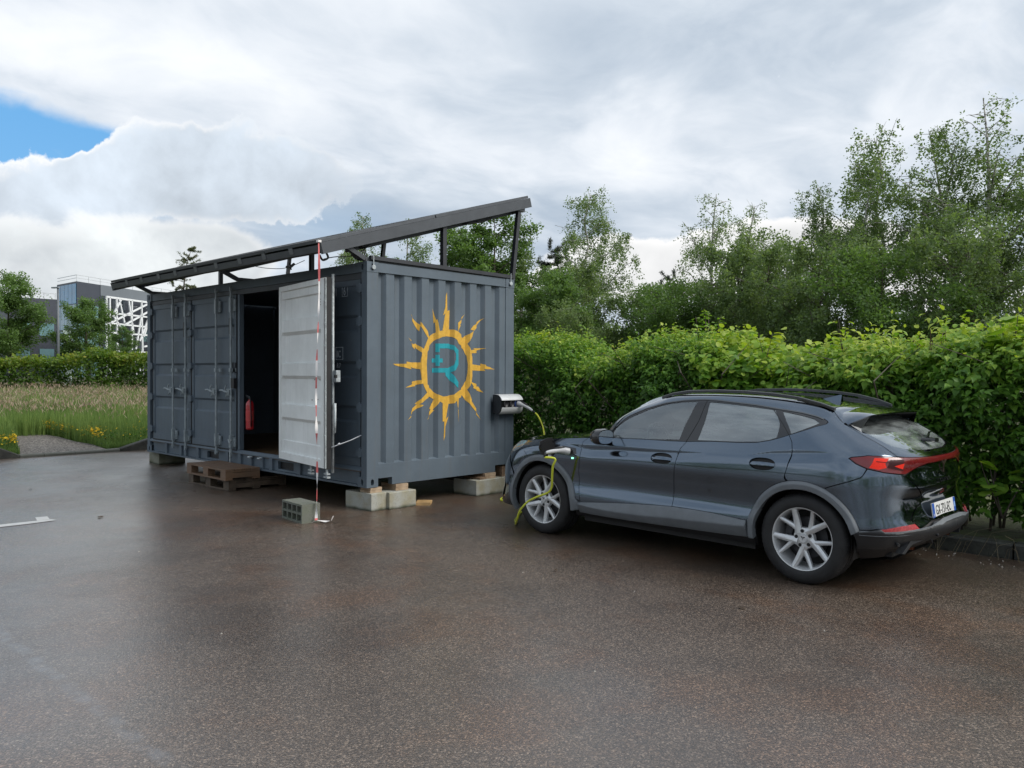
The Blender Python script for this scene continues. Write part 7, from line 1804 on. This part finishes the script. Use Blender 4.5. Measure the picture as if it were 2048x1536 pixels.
# ------------------------------------------------------------------ hedge leaves with shape
LEAF = np.array([[0, 0, 0], [-.24, .20, .05], [-.31, .44, .08], [-.15, .74, .0], [0, 1.0, -.22], [0, .46, .02], [.15, .74, .0], [.31, .44, .08], [.24, .20, .05]])
LEAFR = np.array([[0, 0, 0], [-.42, .12, .04], [-.50, .50, .06], [-.34, .84, -.01], [0, 1.0, -.08], [0, .5, 0], [.34, .84, -.01], [.50, .50, .06], [.42, .12, .04]])
LF5 = np.array([[0, 5, 3, 2, 1][::-1], [5, 4, 3, 5, 5][::-1]])
LTRI = np.array([[0, 5, 1], [1, 5, 2], [2, 5, 3], [3, 5, 4], [0, 8, 5], [8, 7, 5], [7, 6, 5], [6, 4, 5]])
def leaf_frames(n, D, N):
    "D leaf direction, N leaf normal hint -> rotation matrices (n,3,3) columns x,y,z"
    y = D/np.linalg.norm(D, axis=1)[:, None]; x = np.cross(y, N); x /= np.linalg.norm(x, axis=1)[:, None]+1e-9; z = np.cross(x, y)
    return np.stack([x, y, z], 2)
def leaf_mesh(name, P, R, S, T, m, shape=LEAF):
    n = len(P); V = (np.einsum('nij,kj->nki', R, shape)*S[:, None, None]+P[:, None, :]).reshape(-1, 3)
    F = (np.arange(n)[:, None, None]*9+LTRI[None]).reshape(-1, 3)
    return fastmesh(name, V, F, m, cols=np.repeat(T, 9))
def unit_leaf(name, m, tint, shape):
    return fastmesh(name, shape, LTRI, m, cols=np.full(9, tint))
HY = [9, 5, 2.2, 1.4, .5, -.3, -.95, -1.75, -2.5, -3.1, -3.5, -4.25, -5.2, -5.8, -7, -9]
HZ = [1.8, 1.85, 1.88, 2.02, 2.06, 1.96, 1.70, 1.97, 1.97, 1.83, 1.64, 1.80, 1.92, 1.90, 1.9, 1.85]
def htop(y): return np.interp(-y, [-v for v in HY], HZ)
def hedge(seed, ya, yb, nshoot, lsz, lab, tintb, round_=0., nobj=0, name='hedge_shrub'):
    r = np.random.default_rng(seed); root = empty(name, (3.3, (ya+yb)/2, .12), label=lab, cat='shrub', group='shrubs of the tall hedge beside the car')
    n = nshoot
    # surface point: section angle th: 0 = foot of the front face, 1 = top back
    yy = r.uniform(yb-.12, ya+.12, n); th = r.uniform(0, 1, n)**.85
    top = htop(yy)+r.normal(size=n)*.04+.07*np.sin(yy*6.3+1)*np.sin(yy*2.7)+.10*(r.uniform(size=n)>.93); bulge = .10*np.sin(yy*2.6+1)+.08*np.sin(yy*5.3)
    ang = th*1.0
    fx = np.where(ang < .62, 2.78+.05*np.cos(ang*8)-bulge*.8, 2.78+(ang-.62)/.38*1.35-bulge*.4)
    low = .20+.08*np.sin(yy*3.1)
    fz = np.where(ang < .62, low+(top-.12-low)*(ang/.62), top-.12+.16*np.sin((ang-.62)/.38*math.pi*.75))
    lump = .12*np.sin(yy*4.1+fz*3.7)+.10*np.sin(yy*7.7-fz*6.1+2)
    depth = np.abs(r.normal(size=n))*.16
    nx = np.where(ang < .62, -1., -.45); nz = np.where(ang < .62, .25, .9)
    P0 = np.stack([fx-lump*(ang < .62)+depth*(ang < .62)*1.4, yy, fz+lump*.35*(ang >= .62)-depth*(ang >= .62)], 1)
    D = np.stack([nx+r.normal(size=n)*.45, r.normal(size=n)*.6, nz+r.normal(size=n)*.35+.25], 1); D /= np.linalg.norm(D, axis=1)[:, None]
    PP = []; DD = []; SS = []; TT = []; NN = []
    slen = lsz*r.uniform(1.2, 2.8, n)
    for k in range(7):
        s = (k//2)/3.; pos = P0+D*(slen*s)[:, None]
        side = np.cross(D, np.tile([0, 0, 1.], (n, 1))); side /= np.linalg.norm(side, axis=1)[:, None]+1e-9
        if (k//2) % 2: side = np.cross(D, side)
        sg = 1 if k % 2 else -1
        if k == 6: d = D*.9+r.normal(size=(n, 3))*.3
        else: d = side*sg*.8+D*.45+r.normal(size=(n, 3))*.28
        d[:, 2] -= .55                                  # leaves hang
        hint = np.tile([-.35, 0, 1.], (n, 1))+r.normal(size=(n, 3))*.35+D*.4
        keep = r.uniform(size=n) < .93
        PP.append(pos[keep]); DD.append(d[keep]); NN.append(hint[keep]); SS.append((lsz*r.uniform(.7, 1.25, n)*(1-.25*s))[keep])
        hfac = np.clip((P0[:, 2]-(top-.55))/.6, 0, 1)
        young = np.clip(hfac*.46+.10*s-depth*.5, -.2, .6)  # young tops and shoot tips lighter, leaves deeper inside darker
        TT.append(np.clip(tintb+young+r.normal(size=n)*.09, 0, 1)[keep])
    P = np.concatenate(PP); Dv = np.concatenate(DD); Nv = np.concatenate(NN); S = np.concatenate(SS); T = np.concatenate(TT)
    R = leaf_frames(len(P), Dv, Nv)
    o0 = np.array([3.3, (ya+yb)/2, .12])
    shape = LEAF*(1-round_)+LEAFR*round_
    # the leaves that show largest become parts of their own
    cd = np.linalg.norm(P-np.array(CAMP), axis=1); ex = P[:, 0]
    score = S/cd*(1+.6*(R[:, :, 2]@np.array([-.75, -.55, .35])))+.004*(ex < 2.85)
    vis = (P[:, 1] < 1.4) & (P[:, 1] > -5.9)
    idx = np.argsort(-(score*vis))[:nobj]; mask = np.ones(len(P), bool); mask[idx] = False
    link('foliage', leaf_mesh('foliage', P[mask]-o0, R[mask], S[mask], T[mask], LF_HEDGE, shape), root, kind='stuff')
    if nobj:
        tm = [unit_leaf('leaf', LF_HEDGE, v, shape) for v in np.linspace(.3, .9, 6)]
        for i in idx:
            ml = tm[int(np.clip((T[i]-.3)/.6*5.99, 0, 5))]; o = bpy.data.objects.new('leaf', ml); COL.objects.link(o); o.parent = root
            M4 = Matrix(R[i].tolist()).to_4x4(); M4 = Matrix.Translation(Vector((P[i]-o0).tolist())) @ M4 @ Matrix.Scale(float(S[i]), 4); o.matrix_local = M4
    # inner twigs and inner leaves, their shade put into a darker tint
    mb = MB(); k = int((ya-yb)*14)
    for i in range(k):
        y0 = r.uniform(yb, ya); x0 = r.uniform(3.0, 3.6); h = htop(y0)
        mb.tube([(x0-3.3, y0-o0[1], 0), (x0-3.3+r.normal()*.1, y0-o0[1]+r.normal()*.1, h*.4), (x0-3.3+r.normal()*.3-.15, y0-o0[1]+r.normal()*.25, h*.75), (x0-3.3+r.normal()*.35-.2, y0-o0[1]+r.normal()*.3, h-.15)], [.014, .011, .007, .003], 4, cap=False)
    mb.build('stems', BARKD, root, kind='stuff')
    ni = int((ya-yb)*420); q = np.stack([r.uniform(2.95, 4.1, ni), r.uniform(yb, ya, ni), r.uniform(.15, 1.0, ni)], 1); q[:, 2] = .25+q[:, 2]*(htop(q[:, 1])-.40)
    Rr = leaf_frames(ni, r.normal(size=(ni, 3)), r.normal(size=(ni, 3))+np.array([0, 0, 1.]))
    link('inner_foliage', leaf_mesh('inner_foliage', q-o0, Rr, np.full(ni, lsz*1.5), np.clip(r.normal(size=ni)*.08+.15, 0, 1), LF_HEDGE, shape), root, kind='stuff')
    return root
hedge(1, 9.0, 1.7, 1500, .085, 'part of the tall hedge that runs on behind the container', .30)
hedge(2, 1.7, -.85, 4300, .060, 'dark green hedge shrub with small leaves right of the container corner', .36, nobj=240)
hedge(3, -.85, -2.75, 2800, .070, 'hedge shrub with a rounded top behind the front window of the car', .42, nobj=240)
hedge(4, -2.75, -3.95, 1150, .092, 'yellow-green hazel with broad round leaves in the hedge behind the car roof', .52, round_=.8, nobj=200)
hedge(5, -3.95, -6.1, 2700, .088, 'tall dogwood with drooping pointed leaves behind the car tailgate', .50, nobj=300)
hedge(6, -6.1, -9.0, 1400, .10, 'dogwood end of the hedge at the right edge of the photograph', .42)
# hazel leaves low at the right edge
def leafy_sprout(name, x, y, z, h, n, lsz, lab, seed, round_=0., tint=.7, spread=.3, cat='sapling', stemn=3, stemr=.006):
    r = np.random.default_rng(seed); t = empty(name, (x, y, z), label=lab, cat=cat)
    mb = MB(); P = []; D = []; T = []
    for s in range(stemn):
        a = r.uniform(0, 6.28); lx, ly = math.cos(a)*spread*r.uniform(.3, 1), math.sin(a)*spread*r.uniform(.3, 1)
        hh = h*r.uniform(.7, 1); pts = [(0, 0, 0), (lx*.4, ly*.4, hh*.4), (lx*.8, ly*.8, hh*.75), (lx, ly, hh)]
        mb.tube(pts, [stemr*1.6, stemr*1.2, stemr*.8, stemr*.4], 5)
        for k in range(n//stemn):
            f = r.uniform(.25, 1.0); a2 = r.uniform(0, 6.28); rr_ = (1-f)*.5*h*.5+.02
            o = np.array([lx*f, ly*f, hh*f]); d = np.array([math.cos(a2), math.sin(a2), .1-.35*r.uniform()]); P.append(o+d*rr_*r.uniform(.2, 1.)); D.append(d); T.append(tint+.15*f+r.normal()*.08)
    mb.build('stem', BARKD, t, smooth=True)
    P = np.array(P); D = np.array(D); nn = len(P); R = leaf_frames(nn, D, np.tile([0, 0, 1.], (nn, 1))+r.normal(size=(nn, 3))*.3)
    link('foliage', leaf_mesh('foliage', P, R, lsz*r.uniform(.6, 1.3, nn), np.clip(np.array(T), 0, 1), LF_HEDGE, LEAF*(1-round_)+LEAFR*round_), t, kind='stuff')
leafy_sprout('maple_sapling', 3.65, -2.25, 1.4, 1.15, 260, .07, 'young layered sapling with reddish tip rising from the hedge below the forking birch', 5, .5, .62, .22, stemn=4, stemr=.008)
leafy_sprout('hazel_shoot', 3.2, -4.15, 1.75, .48, 16, .10, 'pale upright shoot standing above the hedge left of the dogwood', 8, .2, .75, .10, 'shoot', 2, .004)
leafy_sprout('hazel_shoot', 3.1, -3.3, 1.7, .38, 14, .10, 'reddish leaved shoot above the hazel part of the hedge', 9, .6, .9, .12, 'shoot', 2, .004)
leafy_sprout('hazel_shoot', 3.05, -5.75, 1.75, .42, 26, .15, 'large-leaved hazel shoot near the top right of the hedge', 12, 1., .72, .25, 'shoot', 3, .006)
leafy_sprout('hazel_shoot', 2.75, -5.75, .30, .55, 26, .14, 'low hazel shoot with big round leaves above the kerb at the right edge', 13, 1., .62, .25, 'shoot', 3, .006)
leafy_sprout('hazel_shoot', 3.2, 0.2, 1.85, .35, 16, .10, 'yellow-tipped shoot above the small-leaved shrub by the container', 14, .6, .85, .2, 'shoot', 2, .004)
r_ = np.random.default_rng(31)
mb = MB()
for i in range(26):
    y0 = r_.uniform(-5.9, -3.9); x0 = r_.uniform(2.9, 3.5); h = htop(y0)
    mb.tube([(x0, y0, h-.35), (x0+r_.normal()*.03, y0+r_.normal()*.03, h+.0), (x0+r_.normal()*.05, y0+r_.normal()*.05, h+r_.uniform(.02, .16))], [.005, .004, .002], 4)
mb.build('young_stems', mat('red_brown_twig', (.10, .05, .03), .6), label='dark upright stems poking out of the top of the dogwood hedge', cat='twigs', kind='stuff')
# dry grass stalks in front of the kerb by the tailgate
mb = MB()
for i in range(26):
    x0, y0 = 2.40+r_.uniform(-.06, .05), -5.0-r_.uniform(0, 1.2); a = r_.uniform(0, 6.28); l = r_.uniform(.1, .34)
    mb.tube([(x0, y0, .0), (x0+math.cos(a)*l*.4, y0+math.sin(a)*l*.4, l*.7), (x0+math.cos(a)*l, y0+math.sin(a)*l, l*.9)], [.002, .0015, .001], 3)
mb.build('dry_grass', mat('straw', (.22, .18, .11), .7), label='thin dry grass stalks along the dark kerb behind the car', cat='grass', kind='stuff')

# ------------------------------------------------------------------ meadow, far hedge
def m_blade(name, lo, hi):
    m = bpy.data.materials.new(name); m.use_nodes = True; t = NT(m.node_tree); b = t.n['Principled BSDF']
    at = t.new('ShaderNodeAttribute', attribute_name='tint'); c = t.ramp(at.outputs['Fac'], [(0, lo), (1, hi)])
    t.l.new(c, b.inputs['Base Color']); b.inputs['Roughness'].default_value = .6
    tr = t.new('ShaderNodeBsdfTranslucent'); t.l.new(c, tr.inputs[0]); mx = t.new('ShaderNodeMixShader'); mx.inputs[0].default_value = .35
    t.l.new(b.outputs[0], mx.inputs[1]); t.l.new(tr.outputs[0], mx.inputs[2]); t.l.new(mx.outputs[0], t.n['Material Output'].inputs[0]); return m
GRASS = m_blade('meadow_grass', (.07, .15, .025), (.27, .37, .09)); SEED = m_blade('seed_head', (.30, .20, .13), (.50, .40, .30)); FLW = m_blade('yellow_petal', (.70, .42, .01), (.85, .60, .02))
def in_path(x, y):
    return (y < 11.9) & (x > np.interp(y, [8.2, 9.5, 10.6, 11.9], [-1.27, -1.02, -.78, -.5])) & (x < np.interp(y, [8.2, 9, 9.8, 10.9, 11.9], [.22, .17, .11, .15, .05]))
def hzv(x, y): return .118+np.minimum(np.maximum(y-KY-.12, 0), 22)*.021+np.clip(y-KY-22.12, 0, 60)*.006
def meadow():
    r = np.random.default_rng(77)
    n = 105000; y = KY+.14+(r.uniform(0, 1, n)**1.35)*19.5; half = 1.6+(y-8)*.42
    cx = -.35+(y-8.3)*.235; x = cx+r.uniform(-1, 1, n)*half
    ok = ~in_path(x, y) | (y > 11.4); x, y = x[ok], y[ok]; n = len(x)
    z = hzv(x, y); patch = np.sin(x*1.9+y*.7)+np.sin(y*1.3-x*.6)+r.normal(size=n)*.3
    edge = np.clip((y-KY)/1.2, .35, 1.)
    h = (.24+.24*r.uniform(size=n)+.16*np.clip((y-9.5)/6, 0, 1)+.05*patch)*edge
    a = r.uniform(0, 6.283, n); bend = r.uniform(.02, .22, n)*h; w = .0032+.0028*r.uniform(size=n)+(y-8)*.00035
    dx, dy = np.cos(a), np.sin(a); px, py = -dy, dx
    def pt(f, wf, bf): return [np.stack([x+dx*bend*bf+s*px*w*wf, y+dy*bend*bf+s*py*w*wf, z+h*f], 1) for s in (-1, 1)]
    A = pt(0, 1, 0)+pt(.55, .8, .35)[::-1]+pt(1., .08, 1.)
    V = np.stack([A[0], A[1], A[2], A[3], A[4], A[5]], 1).reshape(-1, 3)
    i = np.arange(n)[:, None]*6; F = np.concatenate([i+np.array([0, 1, 2, 3]), i+np.array([3, 2, 5, 4])])
    T = np.clip(.35+.16*patch*.5+r.normal(size=n)*.18, 0, 1)
    link('meadow_grass', fastmesh('meadow_grass', V, F, GRASS, cols=np.repeat(T, 6)), kind='stuff', label='tall green meadow grass behind the kerb', cat='grass')
    # seed heads, thick in the back
    m = 46000; y = KY+1.5+(r.uniform(0, 1, m)**.9)*18.5; half = 1.6+(y-8)*.42; x = -.35+(y-8.3)*.235+r.uniform(-1, 1, m)*half
    dens = np.clip((y-10.0)/8, .04, .62)*(.7+.3*np.sin(x*1.3+y*.9)); ok = (r.uniform(size=m) < dens) & ~in_path(x, y); x, y = x[ok], y[ok]; m = len(x); z = hzv(x, y)
    h = .48+.26*r.uniform(size=m); ll = r.uniform(.06, .13, m); w = .004+.005*r.uniform(size=m)+(y-8)*.0003; a = r.uniform(0, 3.14, m); t1 = r.normal(size=m)*.05; t2 = r.normal(size=m)*.05
    V = np.stack([np.stack([x+t1*.6, y+t2*.6, z+h-ll], 1), np.stack([x+t1+np.cos(a)*w, y+t2+np.sin(a)*w, z+h-ll*.45], 1), np.stack([x+t1*1.5, y+t2*1.5, z+h], 1), np.stack([x+t1-np.cos(a)*w, y+t2-np.sin(a)*w, z+h-ll*.45], 1)], 1).reshape(-1, 3)
    F = np.arange(4*m).reshape(-1, 4)
    link('seed_heads', fastmesh('seed_heads', V, F, SEED, cols=np.repeat(r.uniform(size=m), 4)), kind='stuff', label='tan pink seed heads of the meadow grass', cat='grass')
    # yellow flowers
    cl = [(-.05+.6*r.uniform(), 10.2+1.6*r.uniform(), .5) for _ in range(7)]+[(.35, 9.7, .4), (.25, 9.2, .3), (.9, 9.3, .6), (-1.25, 10.6, .5), (-1.35, 9.2, .5), (-1.2, 11.2, .6), (1.3, 10.2, .9), (-1.1, 8.9, .3), (1.5, 9.0, .6), (0.6, 11.5, .8), (2.0, 11, 1.)]
    P = []
    for cx, cy, sg in cl:
        k = int(26+55*(sg < .55)); q = np.stack([cx+r.normal(size=k)*sg*.45, cy+r.normal(size=k)*sg*.6, np.zeros(k)], 1); P.append(q)
    P = np.concatenate(P); ok = ~in_path(P[:, 0], P[:, 1]) & (P[:, 1] > KY+.2); P = P[ok]; k = len(P)
    P[:, 2] = hzv(P[:, 0], P[:, 1])+.17+.17*r.uniform(size=k)
    V = []; F = []
    for p in P:
        s = r.uniform(.012, .024); b = len(V); tz = r.normal(size=2)*.5
        V.append((p[0], p[1], p[2]-.006))
        for j in range(5):
            aa = j*1.2566; ox, oy = math.cos(aa)*s, math.sin(aa)*s; V.append((p[0]+ox, p[1]+oy, p[2]+.004+ox*tz[0]+oy*tz[1]))
        for j in range(5): F.append((b, b+1+j, b+1+(j+1) % 5))
    link('yellow_flowers', fastmesh('yellow_flowers', np.array(V), np.array(F), FLW, cols=np.repeat(r.uniform(size=k), 6)), kind='stuff', label='yellow bird\'s-foot flowers in the grass around the gravel path', cat='flowers')
    # broad low plants at the path edge
    k = 5200; cx = np.array([.35, -.2, .3, 1.0, -1.5, -1.45, 1.8]); cy = np.array([10.6, 12.3, 9.3, 9.0, 10.6, 8.9, 9.6]); j = r.integers(0, 7, k)
    P = np.stack([cx[j]+r.normal(size=k)*.38, cy[j]+r.normal(size=k)*.42, np.zeros(k)], 1); ok = ~in_path(P[:, 0], P[:, 1]) & (P[:, 1] > KY+.18); P = P[ok]; k = len(P)
    P[:, 2] = hzv(P[:, 0], P[:, 1])+r.uniform(.03, .28, k); V, F = leaves_quads(P, .035, r)
    link('clover', fastmesh('clover', V, F, LF_HEDGE, cols=np.repeat(np.clip(.35+.15*r.normal(size=k), 0, 1), 4)), kind='stuff', label='dark leafy clover at the edges of the gravel path', cat='ground cover')
meadow()
def far_hedge():
    r = np.random.default_rng(5); a, b = np.array([-3., 32.]), np.array([12.5, 19.5])
    labs = ['hedge mound at the left edge beyond the meadow', 'rounded hedge mound below the lamp post', 'middle hedge mound beyond the meadow, below the sign pillar', 'taller hedge mound in front of the lattice building', 'end of the meadow hedge beside the container']
    for i in range(5):
        s0, s1 = i/5, (i+1)/5; n = 9000; s = r.uniform(s0-.02, s1+.02, n); c = a+(b-a)*s[:, None]; d = (b-a)/np.linalg.norm(b-a); nn = np.array([d[1], -d[0]]); 
        if nn[1] > 0: nn = -nn
        zb = hzv(c[:, 0], c[:, 1]); L = np.linalg.norm(b-a); u = s*L
        top = 1.50+.10*np.sin(u*1.3)+.08*np.sin(u*2.9+1)+.22*(s > .56)-.06*(s < .3)
        th = r.uniform(0, 1, n)
        off = np.where(th < .65, .75+.12*np.sin(u*2.2+th*5), .75-(th-.65)/.35*1.5); zz = np.where(th < .65, .1+(top-.1)*th/.65, top+.05*np.sin(u*9))
        P = np.stack([c[:, 0]+nn[0]*off, c[:, 1]+nn[1]*off, zb+zz], 1)+r.normal(size=(n, 3))*.09
        T = np.clip(.38+.30*np.clip((zz-(top-.5))/.5, 0, 1)+.10*np.sin(u*3.1+zz*4)+r.normal(size=n)*.12, 0, 1)
        V, F = leaves_quads(P, .12, r); ctr = a+(b-a)*(s0+s1)/2; o0 = np.array([ctr[0], ctr[1], hz(ctr[0], ctr[1])])
        t = empty('hedge_shrub', tuple(o0), label=labs[i], cat='shrub', group='shrubs of the meadow hedge')
        link('foliage', fastmesh('foliage', V-o0, F, LF_HEDGEL, cols=np.repeat(T, 4)), t, kind='stuff')
        mb = MB()
        for k in range(24): 
            q = a+(b-a)*r.uniform(s0, s1); mb.tube([(q[0]-o0[0], q[1]-o0[1], 0), (q[0]-o0[0]+r.normal()*.2, q[1]-o0[1]+r.normal()*.2, 1.2)], [.02, .006], 4)
        mb.build('stems', BARKD, t, kind='stuff')
far_hedge()
